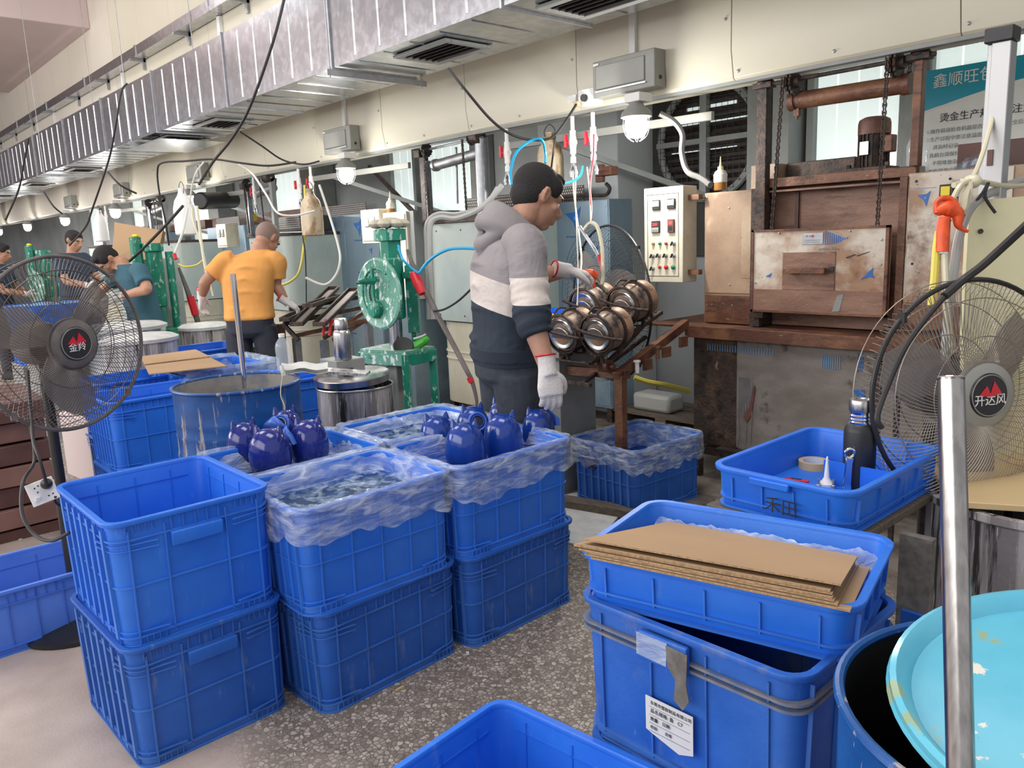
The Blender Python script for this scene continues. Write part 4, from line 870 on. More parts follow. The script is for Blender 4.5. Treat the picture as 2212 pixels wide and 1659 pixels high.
# ================================================================== TILTED RACK WITH FOUR MOULDS
rk = thing('tilting_rack', 'rusty brown and black tilting rack holding four round moulds beside the standing man', 'rack', (-2.9, 3.3, 0))
m = MB(); m.box((-2.745, 3.23, .375), (.05, .05, .75), .1); bw(m, 'post', 'rust', rk, bev=.003)
m = MB(); m.box((-3.42, 3.5, .36), (.045, .045, .72)); bw(m, 'post', 'black_steel', rk, bev=.003)
def bar(p0, p1, w, h, name, m_, root, up=(0, 0, 1)):
    p0 = Vector(p0); p1 = Vector(p1); d = (p1-p0).normalized(); s = d.cross(Vector(up)).normalized(); u = s.cross(d); b = MB()
    b.loft([[p+s*a*w/2+u*c*h/2 for a, c in ((-1, -1), (1, -1), (1, 1), (-1, 1))] for p in (p0, p1)]); return bw(b, name, m_, root, bev=.002)
for x, x2, m_ in ((-2.75, -2.84, 'rust'), (-3.5, -3.5, 'black_steel')):
    bar((x, 3.20, .745), (x2, 3.95, .955), .045, .05, 'arm', m_, rk)
bar((-2.72, 3.26, .755), (-3.5, 3.26, .72), .05, .05, 'cross_beam', 'rust', rk)
for (a, z) in ((3.45, .80), (3.62, .85), (3.78, .89)): m = MB(); m.box((-2.735, a, z-.02), (.015, .07, .06)); bw(m, 'lug', 'rust', rk)
for k, (y, z) in enumerate(((3.34, .80), (3.52, .855))):
    m = MB(); m.cyl((-2.72, y, z-.05), (-2.72, y, z+.01), .012, n=10); m.cyl((-2.72, y, z+.01), (-2.72, y, z+.02), .02, n=6); bw(m, 'bolt', 'white' if k == 0 else 'rust', rk)
m = MB(); m.cyl((-2.79, 3.2, .80), (-2.86, 3.2, .80), .035, n=16); m.cyl((-2.76, 3.2, .80), (-2.90, 3.2, .80), .016, n=12); bw(m, 'pivot', 'rust', rk)
# curved side rail
m = MB(); m.tube([(-2.83, 3.16, .80), (-2.86, 3.30, .83), (-2.90, 3.50, .90), (-2.93, 3.72, 1.0)], .013, 8); bw(m, 'curved_rail', 'black_steel', rk)
fr = lambda u, v: Vector((-3.52+.66*u, 3.12+.62*v, .82+.22*v))
for u in (0, .33, .66, 1): bar(fr(u, 0), fr(u, 1), .022, .022, 'frame_bar', 'black_steel', rk)
for k in range(8): bar(fr(0, k/7.), fr(1, k/7.), .03, .008, 'frame_slat', 'black_steel', rk)
for u in (.1, .5, .9): bar(fr(u, 0)-Vector((0, 0, .12)), fr(u, .9)-Vector((0, 0, .12)), .02, .02, 'lower_bar', 'black_steel', rk)
bar(fr(0, 0)-Vector((0, 0, .12)), fr(1, 0)-Vector((0, 0, .12)), .02, .02, 'lower_bar', 'black_steel', rk)
for u in (0, .5, 1): bar(fr(u, 0), fr(u, 0)-Vector((0, 0, .13)), .02, .02, 'lower_bar', 'black_steel', rk)
R_ = .104
KK = 1.25
ax = Vector((-.02, .95, .18)).normalized()
mpos = [((1213, 722), 3.10), ((1288, 724), 3.10), ((1262, 664), 3.38), ((1345, 662), 3.38)]
names = ['lower left', 'lower right', 'upper left', 'upper right']
side = Vector((1, 0, 0)); upv = side.cross(ax).normalized()
for k, ((px, py), Y) in enumerate(mpos):
    c = PY(px, py, Y)
    mo_ = thing('cylinder_mould', 'scorched round mould with bright aluminium end strapped in the black rack, %s of four' % names[k], 'mould', c)
    m = MB(); m.lathe([(.075, .0), (R_*.95, .01), (R_, .03), (R_, .075), (R_*.97, .08), (R_, .085), (R_*1.02, .13), (R_*.97, .135), (R_, .14), (R_*.98, .19), (R_*.7, .205), (.001, .205)], 30, c, ax); bw(m, 'mould_body', 'mould', mo_)
    m = MB(); m.lathe([(.001, .004), (.056, .004), (.072, -.006), (.082, -.008), (.088, .0), (.085, .012)], 30, c, ax); cap = bw(m, 'aluminium_lid', 'alu', mo_)
    m = MB(); pts = []
    for i in range(12): a = PI*i/11; pts.append(c-ax*.006+side*.064*math.cos(a)+upv*(.060*math.sin(a)-.018))
    m.prism(pts, -ax*.010); bw(m, 'raised_plate', 'alu', cap, bev=.002)
    for d_, rr in ((.0, R_), (.11, R_*1.03)):
        m = MB(); m.lathe([(rr, d_-.008), (rr+.012, d_-.006), (rr+.012, d_+.006), (rr, d_+.008), (rr-.004, d_)], 32, c, ax, False, False); bw(m, 'clamp_ring', 'black_steel', mo_)
    m = MB(); a = c-ax*.025+upv*.015; m.tube([a-side*.14+upv*.03, a-side*.06+upv*.004, a+side*.04-upv*.01, a+side*.13-upv*.02, a+side*.17-upv*.03+ax*.03], .010, 6); bw(m, 'strap_bar', 'black_steel', mo_)
    m = MB()
    for s_ in (-1, 1): m.tube([c+side*s_*.03+upv*(R_+.012)-ax*.0, c+side*s_*.035+upv*(R_+.03)+ax*.05, c+side*s_*.03+upv*(R_+.012)+ax*.11], .006, 6)
    bw(m, 'top_hoop', 'black_steel', mo_)
    m = MB(); m.cyl(c-upv*R_+ax*.02, c-upv*(R_+.06)+ax*.02, .012, n=8); m.cyl(c-upv*R_+ax*.16, c-upv*(R_+.05)+ax*.16, .012, n=8); bw(m, 'stud', 'black_steel', mo_)
# ================================================================== FANS
def fan(label, c, nrm, R, wires, m_wire, stand_z=0, badge='', cage_t=.10, motor=True, ring='fan_grey', hub_m='fan_grey', pole_dx=(0, 0), blades=3, pole=True, lean=None, cord=None, wr=.0011):
    n = Vector(nrm).normalized(); up = (Vector((0, 0, 1))-n*n.z).normalized(); s = up.cross(n)     # s: sideways
    c = Vector(c); base = c-n*.16
    t = thing('pedestal_fan', label, 'fan', (base.x, base.y, stand_z))
    m = MB(); m.torus(c, n, R, .0075, 64, 8); bw(m, 'guard_ring', ring, t)
    m = MB()
    for k in range(wires):
        a = 2*PI*k/wires; pts = []
        for i in range(9):
            q = i/8; rr = .075*R/.32+(R-.075*R/.32)*q; aa = a+.55*(1-q)**1.0*(1 if True else 0); dz = .055*R/.32*(1-q**3)
            pts.append(c+(s*math.cos(aa)+up*math.sin(aa))*rr+n*dz)
        m.tube(pts, wr, 3, 1, False)
    for q in (.45, .78): m.torus(c+n*.055*R/.32*(1-q**3), n, R*q+.02, wr*1.3, 48, 4)
    g = bw(m, 'front_guard', m_wire, t); g['kind'] = 'stuff'
    m = MB()
    for k in range(int(wires*.75)):
        a = 2*PI*k/int(wires*.75); pts = []
        for i in range(9):
            q = i/8; rr = .10*R/.32+(R-.10*R/.32)*min(1, q*1.12); aa = a-.25*(1-q); dz = -cage_t*(1-max(0, (q-.72)/.28)**1.6)
            pts.append(c+(s*math.cos(aa)+up*math.sin(aa))*rr+n*dz)
        m.tube(pts, wr, 3, 1, False)
    for q in (.5, .8, .99): m.torus(c-n*cage_t*(.98 if q < .9 else .9), n, R*q, wr*1.3, 48, 4)
    g = bw(m, 'rear_guard', m_wire, t); g['kind'] = 'stuff'
    hr = .095*R/.32
    m = MB(); m.lathe([(.001, .065*R/.32), (hr*.80, .063*R/.32), (hr, .052*R/.32), (hr*1.02, .04*R/.32), (hr*.9, .038*R/.32)], 36, c, n); hb = bw(m, 'hub_cap', hub_m, t)
    m = MB(); m.lathe([(.001, .069*R/.32), (hr*.62, .068*R/.32), (hr*.66, .063*R/.32)], 36, c, n); bg_ = bw(m, 'badge', 'black', hb)
    m = MB(); m.torus(c+n*.068*R/.32, n, hr*.60, .0014, 40, 5); bw(m, 'badge_ring', 'grey_box', hb)
    if badge:
        mt = Matrix((s, up, n)).transposed()
        q = c+n*.0695*R/.32
        text(hb, badge, q-up*hr*.26, hr*.36, 'white', mat3=mt, name='lettering', align='CENTER')
        b = MB(); b.prism([q+s*(-hr*.38)+up*(hr*.02), q+s*(-hr*.12)+up*(hr*.30), q+s*0+up*(hr*.05), q+s*(hr*.12)+up*(hr*.42), q+s*(hr*.40)+up*(hr*.02), q+s*.0+up*(-hr*.04)], n*.0006); bw(b, 'emblem', 'red', hb)
    for k in range(blades):
        a0 = 2*PI*k/blades+.4; b = MB(); L = []
        for i in range(7):
            q = i/6; rr = .05+(R*.86-.05)*q; w = (.045+.15*math.sin(PI*(q*.75+.12)))*R/.32*.9; tw = .55-.25*q; row = []
            ca = a0+.35*q
            e = s*math.cos(ca)+up*math.sin(ca); f = s*-math.sin(ca)+up*math.cos(ca)
            for j, th in ((-1, 1), (1, 1), (1, -1), (-1, -1)): row.append(c-n*.035+e*rr+f*(j*w/2*math.cos(tw))+n*(j*w/2*math.sin(tw)*.5+th*.0015))
            L.append(row)
        b.loft(L); bw(b, 'blade', 'blade', t)
    m = MB(); m.cyl(c-n*.07, c-n*.02, .02, n=14); bw(m, 'shaft', 'chrome', t)
    k_ = R/.32
    m = MB(); m.lathe([(.03, -.10), (.075*k_, -.105), (.082*k_, -.13), (.082*k_, -.20), (.07*k_, -.235), (.04, -.25), (.001, -.252)], 28, c, n); m.box(c-n*.15-up*.08, (.05, .05, .06)); bw(m, 'motor_housing', 'fan_grey', t)
    for kk in range(5):
        a = -.6+.3*kk; m = MB(); m.box(c-n*.2515+up*.0+s*(.018*(kk-2)), (.004, .004, .06)); bw(m, 'vent_rib', 'black', t)
    if pole:
        px = c-n*.16; top = px-up*.08; zf = stand_z
        m = MB(); m.cyl((top.x, top.y, zf+.05), (top.x, top.y, top.z), .022, .019, 16); m.cyl((top.x, top.y, zf+.05), (top.x, top.y, zf+(top.z-zf)*.55), .027, n=16); bw(m, 'pole', 'black', t)
        m = MB(); m.lathe([(.001, .0), (.22, .0), (.225, .02), (.12, .045), (.04, .07), (.03, .09)], 36, (top.x, top.y, zf)); bw(m, 'base', 'black', t)
    for kk in range(4):
        a = PI/4+PI/2*kk; e = s*math.cos(a)+up*math.sin(a); m = MB(); m.box(c+e*R, (.02, .02, .03)); bw(m, 'clip', ring, t)
    return t
def facing(px, py, away, side_):
    d = ray(px, py); d.z = 0; d.normalize(); r = Vector((-d.y, d.x, 0))*-1
    return d*away+r*side_
fl_c = P(141, 742, 3.0)
fan('grey pedestal fan with round wire cage standing at the left edge', fl_c, facing(141, 742, -.84, .54)+Vector((0, 0, .02)), .327, 120, 'wire', badge='金羚', wr=.0013)
fr_c = P(2098, 848, 2.31)
fan('large pedestal fan with pale wire cage and black badge at right', fr_c, facing(2092, 848, -.74, .67)+Vector((0, 0, .06)), .327, 130, 'wire_pale', badge='开达风', ring='black', wr=.0013, hub_m='grey_box')
bf_c = P(1316, 656, 5.0)
fan('large black wire fan standing behind the rack of moulds', bf_c, facing(1316, 656, .5, .87), .485, 130, 'black', badge='', ring='black', wr=.0011, blades=3)
# fan cords and socket
m = MB(); m.tube([P(62, 900, 2.95), P(75, 990, 2.9), P(50, 1040, 2.7), P(48, 1110, 2.6), P(75, 1155, 2.55), P(112, 1168, 2.5), P(150, 1150, 2.5)], .006, 8)
tag(m.build('fan_cord', 'cable'), 'black fan cord hanging in a loop above the floor at left', 'cord')
sk = thing('power_socket', 'white multi-socket block with a black plug hanging by the front-left crates', 'socket', P(92, 1062, 2.72))
d_ = ray(92, 1062).normalized(); e1 = (RT*.93-DN*.36).normalized(); e1 = (e1-d_*e1.dot(d_)).normalized(); e2 = d_.cross(e1)
c = P(92, 1062, 2.72); b = MB(); L = []
for dd in (0, .012): L.append([c+d_*dd+e1*a*.043+e2*f*.040 for a, f in ((-1, -1), (1, -1), (1, 1), (-1, 1))])
b.loft(L); bw(b, 'socket_plate', 'white', sk, bev=.002)
for (u, v) in ((-.018, -.020), (-.006, -.024), (-.014, -.004), (.012, .020), (.026, .018)):
    m = MB(); m.box(c+e1*u+e2*v-d_*.0005, (.004, .004, .004)); bw(m, 'pin_hole', 'black', sk)
m = MB(); m.box(c+e1*-.022+e2*.018-d_*.003, (.012, .012, .012)); bw(m, 'rocker_switch', 'white', sk)
m = MB(); q = c+e1*.02-e2*.02; m.lathe([(.018, 0), (.019, .012), (.012, .03), (.006, .034)], 12, q, -d_); bw(m, 'plug', 'black', sk)
m = MB(); m.tube([q-d_*.03, P(85, 990, 2.68), P(72, 950, 2.75), P(66, 880, 2.9), P(60, 800, 2.95)], .0055, 8); bw(m, 'plug_cord', 'cable', sk)
m = MB(); m.tube([c+e1*.03-e2*-.03, P(120, 1085, 2.75), P(145, 1100, 2.8)], .005, 6); bw(m, 'supply_cord', 'cable', sk)
# ================================================================== FILM-COVERED CABINS, TANKS, HOISTS OF THE OTHER STATIONS
def perforated(root, x0, x1, y, z0, z1, m_='black_steel'):
    b = MB(); b.bb(x0, x1, y, y+.004, z0, z1); bw(b, 'guard_sheet', m_, root)
    b = MB(); nx = int((x1-x0)/.024); nz = max(2, int((z1-z0)/.021))
    for i in range(nx):
        for j in range(nz):
            cx = x0+(x1-x0)*(i+.5+(.5 if j % 2 else 0))/nx; cz = z0+(z1-z0)*(j+.5)/nz
            if cx < x1-.012: b.cyl((cx, y-.001, cz), (cx, y-.0002, cz), .0078, n=6)
    o = bw(b, 'perforation', 'conduit', root); o['kind'] = 'stuff'
def dart_sheet(root, x0, x1, y, z0, z1, seed, s=.07):
    rnd = random.Random(seed); 
    for i, (u, v, q) in enumerate(((.34, .90, 1), (.74, .91, 1), (.34, .55, 1.05), (.76, .56, 1), (.9, .74, .4), (.55, .22, .9), (.12, .75, .4))):
        tri_logo(root, x0+(x1-x0)*u, y, z0+(z1-z0)*v, s*q, dx=1)
        if q > .8: text(root, 'PE Protective Film', (x0+(x1-x0)*u-.10, y-.001, z0+(z1-z0)*v-s*1.25), .022, 'pe_mark', name='lettering')
def cabin(label, x0, x1, y, z1, seed):
    t = thing('steel_cabin', label, 'cabinet', ((x0+x1)/2, y+.3, 0))
    b = MB(); b.bb(x0, x1, y, y+.27, .12, z1); bw(b, 'cabin_body', 'pe_blue', t, bev=.004)
    xm = x0+(x1-x0)*.52
    b = MB(); b.bb(x0+.01, xm-.004, y-.006, y, .14, z1-.01); bw(b, 'cabin_panel', 'pe_blue', t, bev=.002)
    b = MB(); b.bb(xm+.004, x1-.01, y-.006, y, .14, z1-.01); bw(b, 'cabin_panel', 'pe_blue', t, bev=.002)
    b = MB()
    for z in (z1-.05, z1-.5, z1-1.0):
        for x in (x0+.03, xm-.02, xm+.02, x1-.03): screw(b, x, y-.006, z, .008)
    bw(b, 'screw', 'galv_dull', t)
    for x in (x0+.05, x1-.05):
        b = MB(); b.bb(x-.025, x+.025, y+.02, y+.07, 0, .12); bw(b, 'foot', 'black_steel', t)
    dart_sheet(t, x0, x1, y-.007, .3, z1, seed, .12)
    perforated(t, x0+.12, x1-.35, y+.1, z1, z1+.13)
    return t
cabin('blue-grey film-covered steel cabin behind the standing man with printed blue darts', -5.46, -4.10, 4.72, 1.765, 1)
cabin('blue-grey film-covered steel cabin left of the green wheel press', -8.75, -7.36, 4.72, 1.82, 2)
cabin('blue-grey film-covered steel cabin behind the orange-shirted man', -12.0, -10.7, 4.72, 1.82, 3)
cabin('farthest blue-grey film-covered steel cabin near the far machines', -15.3, -14.0, 4.72, 1.82, 4)
hk = MB(); hk.tube([(-4.75, 4.66, 1.80), (-4.3, 4.66, 1.80), (-4.12, 4.66, 1.79), (-4.06, 4.66, 1.80), (-4.04, 4.66, 1.84), (-4.075, 4.66, 1.875)], .014, 8)
tag(hk.build('hooked_bar', 'black_steel'), 'long dark hooked bar lying along the top of the film-covered cabin', 'bar')
def tank(label, x0, x1, y, zt=1.66, zs=.83, m1='celadon', m2='cream_tank', rib=False):
    """station tank: painted box with rounded front corner above, rounded cream vessel below"""
    t = thing('heating_tank', label, 'tank', ((x0+x1)/2, y+.4, 0)); W = x1-x0; L1 = []; D = .8
    def outline(o, r): return [((x0+x1)/2+px*1, y+D/2+py) for px, py in rrect(W+2*o, D+2*o, r, 6)]
    b = MB(); b.loft([[(a, c_, z) for a, c_ in outline(0, .10)] for z in (zs, zt-.02)]); bw(b, 'tank_body', m1, t, bev=.003)
    b = MB(); b.loft([[(a, c_, z) for a, c_ in outline(.02, .11)] for z in (zt-.02, zt+.012)]); bw(b, 'tank_rim', 'black_steel', t, bev=.003)
    b = MB(); b.loft([[(a, c_, z) for a, c_ in outline(-.015, .26)] for z in (.13, .17, zs-.01)]); bw(b, 'lower_vessel', m2, t)
    for z in (.50, .56):
        b = MB(); b.loft([[(a, c_, z+dz) for a, c_ in outline(o, .26)] for dz, o in ((0, -.016), (.003, -.008), (.012, -.008), (.015, -.016))], closed=False); bw(b, 'vessel_band', m2, t)
    for x in (x0+.12, x1-.12):
        for yy in (y+.12, y+.68):
            b = MB(); b.bb(x-.025, x+.025, yy-.025, yy+.025, 0, .14); bw(b, 'leg', 'black_steel', t)
    b = MB()
    for x in (x0+.14, (x0+x1)/2, x1-.14):
        for z in (zs+.05, zt-.08): screw(b, x, y, z, .009)
    bw(b, 'screw', 'rust', t)
    return t
tank('pale green tank over a cream round vessel right behind the standing man', -5.60, -4.66, 4.08)
tank('pale green and cream tank right of the orange-shirted man', -9.15, -8.15, 4.05, 1.64, .80)
tank('pale tank left of the orange-shirted man behind green presses', -12.6, -11.5, 4.05, 1.64, .80)
tank('far pale tank behind the teal-shirted man', -15.9, -14.9, 4.05, 1.64, .8)
def hoist(label, xl, xr, y, zb, zt, polished=True, roller=(.12, -.12)):
    t = thing('door_hoist', label, 'hoist', ((xl+xr)/2, y, zb))
    b = MB(); b.bb(xl-.03, xl+.03, y, y+.05, zb, zt); bw(b, 'post', 'black_steel', t, bev=.003)
    b = MB(); b.bb(xl+.035, xl+.06, y, y+.05, zb, zt-.1); bw(b, 'guide', 'galv', t, bev=.003)
    if polished: b = MB(); b.cyl((xr, y+.03, zb), (xr, y+.03, zt), .052, n=20); bw(b, 'post', 'galv_dull', t)
    else: b = MB(); b.bb(xr-.03, xr+.03, y, y+.05, zb, zt); bw(b, 'post', 'frame_grey', t, bev=.003)
    b = MB(); b.cyl((xl-.03, y, zt-.02), (xr+.05, y, zt+.0), .010, n=8); bw(b, 'drive_shaft', 'galv_dull', t)
    sprocket(xl+.09, y-.01, zt-.02, .06, t, 'cable'); sprocket(xr-.07, y-.01, zt, .05, t, 'cable')
    b = MB(); b.box((xl-.02, y, zt-.04), (.08, .07, .06)); bw(b, 'bearing_block', 'black_steel', t, bev=.005)
    b = MB(); b.cyl((xr+.03, y, zt+.01), (xr-.06, y, zt+.01), .055, n=16); bw(b, 'bearing_block', 'black_steel', t, bev=.003)
    b = MB(); b.cyl((xl+.12, y+.06, zt-.14), (xr-.03, y+.06, zt-.10), .042, n=18); b.cyl((xl+.10, y+.06, zt-.14), (xl+.13, y+.06, zt-.14), .050, n=18); bw(b, 'counterweight_roller', 'galv_dull', t)
    chain((xl+.12, y-.06, zt-.02), (xl+.13, y-.05, zb+.02), t); chain((xr-.12, y-.06, zt), (xr-.12, y-.05, zb+.02), t)
    return t
hoist('grey chain hoist frame with polished post above the nearest pale green tank', -5.50, -4.76, 4.0, 1.67, 2.25)
hoist('chain hoist frame over the pale tank by the orange-shirted man', -8.95, -8.3, 4.0, 1.65, 2.24, False)
hoist('far chain hoist frame left of the black cylinder', -12.3, -11.7, 4.0, 1.65, 2.22, False)
# grille boxes behind tanks
for j, (x0, x1) in enumerate(((-5.35, -4.72), (-8.9, -8.3))):
    t = thing('grille_box', ('perforated dark guard box on the nearest pale green tank', 'perforated dark guard box on the second pale tank')[j], 'guard', ((x0+x1)/2, 4.5, 1.66))
    perforated(t, x0, x1, 4.32, 1.70, 1.84); b = MB(); b.bb(x0, x1, 4.325, 4.7, 1.675, 1.84); bw(b, 'box_body', 'dark_room', t)
# white control cabinets of station two and three
def small_control(label, x, y, z0, z1, w=.30, cab=True, lab2=None):
    t = thing('control_box', label, 'control box', (x, y+.1, z0))
    b = MB(); b.bb(x-w/2, x+w/2, y, y+.16, z0, z1); bw(b, 'enclosure', 'cream', t, bev=.005)
    for k in (-1, 1):
        b = MB(); b.bb(x+k*.05-.035, x+k*.05+.035, y-.01, y, z1-.15, z1-.06); mt = bw(b, 'meter', 'frame_grey', t, bev=.003)
        b = MB(); b.bb(x+k*.05-.028, x+k*.05+.028, y-.012, y-.01, z1-.10, z1-.068); bw(b, 'meter_face', 'meter_face', mt)
    b = MB(); b.bb(x-w/2+.02, x+w/2-.02, y-.003, y, z0+.02, z0+.03); bw(b, 'door_seam', 'grey_box', t)
    return t
small_control('white control box with two meters above the green wheel press', -6.27, 3.95, 1.50, 1.80)
t = thing('side_cabinet', 'white steel side cabinet with a blue film mark right of the two-meter box', 'cabinet', (-5.9, 4.05, .95))
b = MB(); b.bb(-6.1, -5.74, 3.98, 4.6, 1.0, 1.76); bw(b, 'cabinet_body', 'cream', t, bev=.004)
b = MB(); b.bb(-6.09, -5.76, 3.972, 3.98, 1.02, 1.74); bw(b, 'cabinet_door', 'white', t, bev=.003)
tri_logo(t, -5.98, 3.97, 1.58, .07); tri_logo(t, -5.87, 3.97, 1.35, .05)
b = MB(); b.bb(-6.09, -5.76, 3.985, 4.55, 0, 1.0); bw(b, 'cabinet_base', 'pe_blue', t, bev=.004); tri_logo(t, -5.95, 3.98, .35, .12)
b = MB(); b.bb(-5.74, -5.66, 4.0, 4.5, 1.1, 1.76); bw(b, 'cabinet_flank', 'frame_grey', t)
small_control('small white control box behind the head of the orange-shirted man', -9.62, 3.95, 1.52, 1.80, .28)
# ================================================================== GREEN WHEEL PRESS
gp = thing('wheel_press', 'green enamel press with a big round handwheel plate, left of the standing man', 'press', (-4.05, 2.75, .84))
g0 = P(858, 752, 4.95); gx, gy, gz = g0.x, g0.y, g0.z
vd = ray(858, 700); vd.z = 0; vd.normalize(); rd = Vector((vd.y, -vd.x, 0))
def G(px, py, dt=0): return P(px, py, 4.95+dt)
tb = thing('press_table', 'splashed green steel table under the handwheel press', 'table', (gx, gy, 0))
q = [G(777, 749, .05), G(877, 763, -.15), G(939, 750, .05), G(838, 740, .28)]; zt_ = sum(p.z for p in q)/4
q = [Vector((p.x, p.y, zt_)) for p in q]
b = MB(); b.prism([p-Vector((0, 0, .02)) for p in q], (0, 0, .02)); bw(b, 'table_top', 'green_pale', tb, bev=.002)
for i in range(4):
    a, c = q[i], q[(i+1) % 4]; bar(a-Vector((0, 0, .055)), c-Vector((0, 0, .055)), .03, .07, 'apron', ('green_pale', 'green')[i % 2], tb)
    b = MB(); cc = sum(q, Vector())/4; p = a.lerp(cc, .06); b.box((p.x, p.y, (zt_-.02)/2), (.045, .045, zt_-.02), .75); bw(b, 'leg', 'green', tb, bev=.002)
b = MB(); cc = sum(q, Vector())/4; b.bb(cc.x-.05, cc.x+.05, cc.y-.05, cc.y+.05, .25, zt_-.02); bw(b, 'under_cylinder', 'frame_grey', tb, bev=.01)
gp.location = (cc.x, cc.y, zt_)
b = MB(); b.cyl((cc.x, cc.y, zt_), (cc.x, cc.y, zt_+.24), .045, n=20); bw(b, 'lower_column', 'steel', gp)
b = MB(); b.lathe([(.06, .18), (.072, .19), (.072, .55), (.066, .56), (.066, .66), (.10, .665), (.10, .73), (.09, .735)], 8, (cc.x, cc.y, zt_)); bw(b, 'column', 'green', gp, ang=20)
b = MB(); 
for k in range(7): a = 2*PI*k/7; b.blob((cc.x+.085*math.cos(a), cc.y+.085*math.sin(a), zt_+.765), (.045, .045, .028), 8, 6)
b.blob((cc.x, cc.y, zt_+.775), (.09, .09, .03), 12, 6); bw(b, 'rag_cover', 'cream_tank', gp)
b = MB(); p = cc+rd*.12; b.box((p.x, p.y, zt_+.30), (.07, .09, .42), .8); bw(b, 'side_beam', 'green', gp, bev=.004)
b = MB(); b.box((p.x, p.y, zt_+.45), (.10, .12, .04), .8); bw(b, 'clamp', 'green', gp, bev=.003)
for k in (-1, 1): 
    b = MB(); p2 = cc+rd*(.06+.05*k); b.cyl((p2.x, p2.y, zt_), (p2.x, p2.y, zt_+.3), .014, n=8); bw(b, 'guide_rod', 'galv_dull' if k < 0 else 'green', gp)
wn = (-.80*rd-.60*vd).normalized(); wc = P(819, 635, 4.72); wu = Vector((0, 0, 1)); ws = wu.cross(wn)
b = MB(); b.lathe([(.001, -.012), (.205, -.012), (.214, -.006), (.214, .006), (.20, .012), (.19, .008), (.13, .008), (.125, .0), (.001, .0)], 48, wc, wn); wh = bw(b, 'handwheel_plate', 'green_pale', gp)
b = MB(); L = []
for i in range(14): a = .9+PI*1.05*i/13; L.append(wc+wn*.012+(ws*math.cos(a)+wu*math.sin(a))*.15)
b.tube(L, .006, 6, 2); bw(b, 'raised_arc', 'green', wh)
b = MB(); L = []
for i in range(20): a = -1.2+2.6*i/19; L.append(wc+wn*.008-(ws*math.cos(a)-wu*math.sin(a))*.085); 
for p_ in L: b.blob(p_, (.006, .006, .006), 6, 4)
o = bw(b, 'chain_arc', 'black', wh); o['kind'] = 'stuff'
b = MB(); b.box(wc+wn*.04+wu*.02, (.018, .018, .30)); b.box(wc+wn*.02+wu*.09, (.03, .03, .03)); bw(b, 'crank_arm', 'green', wh, bev=.003)
b = MB(); b.tube([wc+wn*.03+wu*.08, wc+wn*.10+wu*.08, wc+wn*.16+wu*.075], [.022, .016, .008], 8); b.cyl(wc+wn*.09+wu*.05, wc+wn*.09+wu*.11, .008, n=8); bw(b, 'spring_pin', 'green', wh)
b = MB(); b.lathe([(.05, .0), (.055, .03), (.045, .045), (.001, .05)], 16, wc-wu*.09-ws*.02, wn); bw(b, 'round_boss', 'green', wh)
b = MB(); b.cyl(wc, cc+Vector((0, 0, .38))+Vector((0, 0, wc.z-zt_-.38)) if False else Vector((cc.x, cc.y, wc.z)), .035, n=14); bw(b, 'wheel_axle', 'green', gp)
gr = thing('angle_grinder', 'bright green hand grinder lying on the green press table', 'power tool', q[1].lerp(q[2], .45)+Vector((0, 0, .002)))
b = MB(); a0 = gr.location.copy(); 
b.tube([G(887, 752, -.02), G(902, 745, -.02), G(917, 735, -.02), G(924, 728, -.02)], [.024, .028, .030, .018], 10); bw(b, 'grinder_body', 'bright_green', gr)
b = MB(); b.lathe([(.001, -.006), (.06, -.006), (.064, 0), (.06, .006), (.001, .008)], 24, G(871, 747, -.06), -vd+Vector((0, 0, .8))); bw(b, 'grinding_disc', 'black', gr)
b = MB(); b.tube([G(893, 732, -.04), G(910, 727, -.04), G(920, 722, -.04)], .006, 6); bw(b, 'side_handle', 'white', gr)
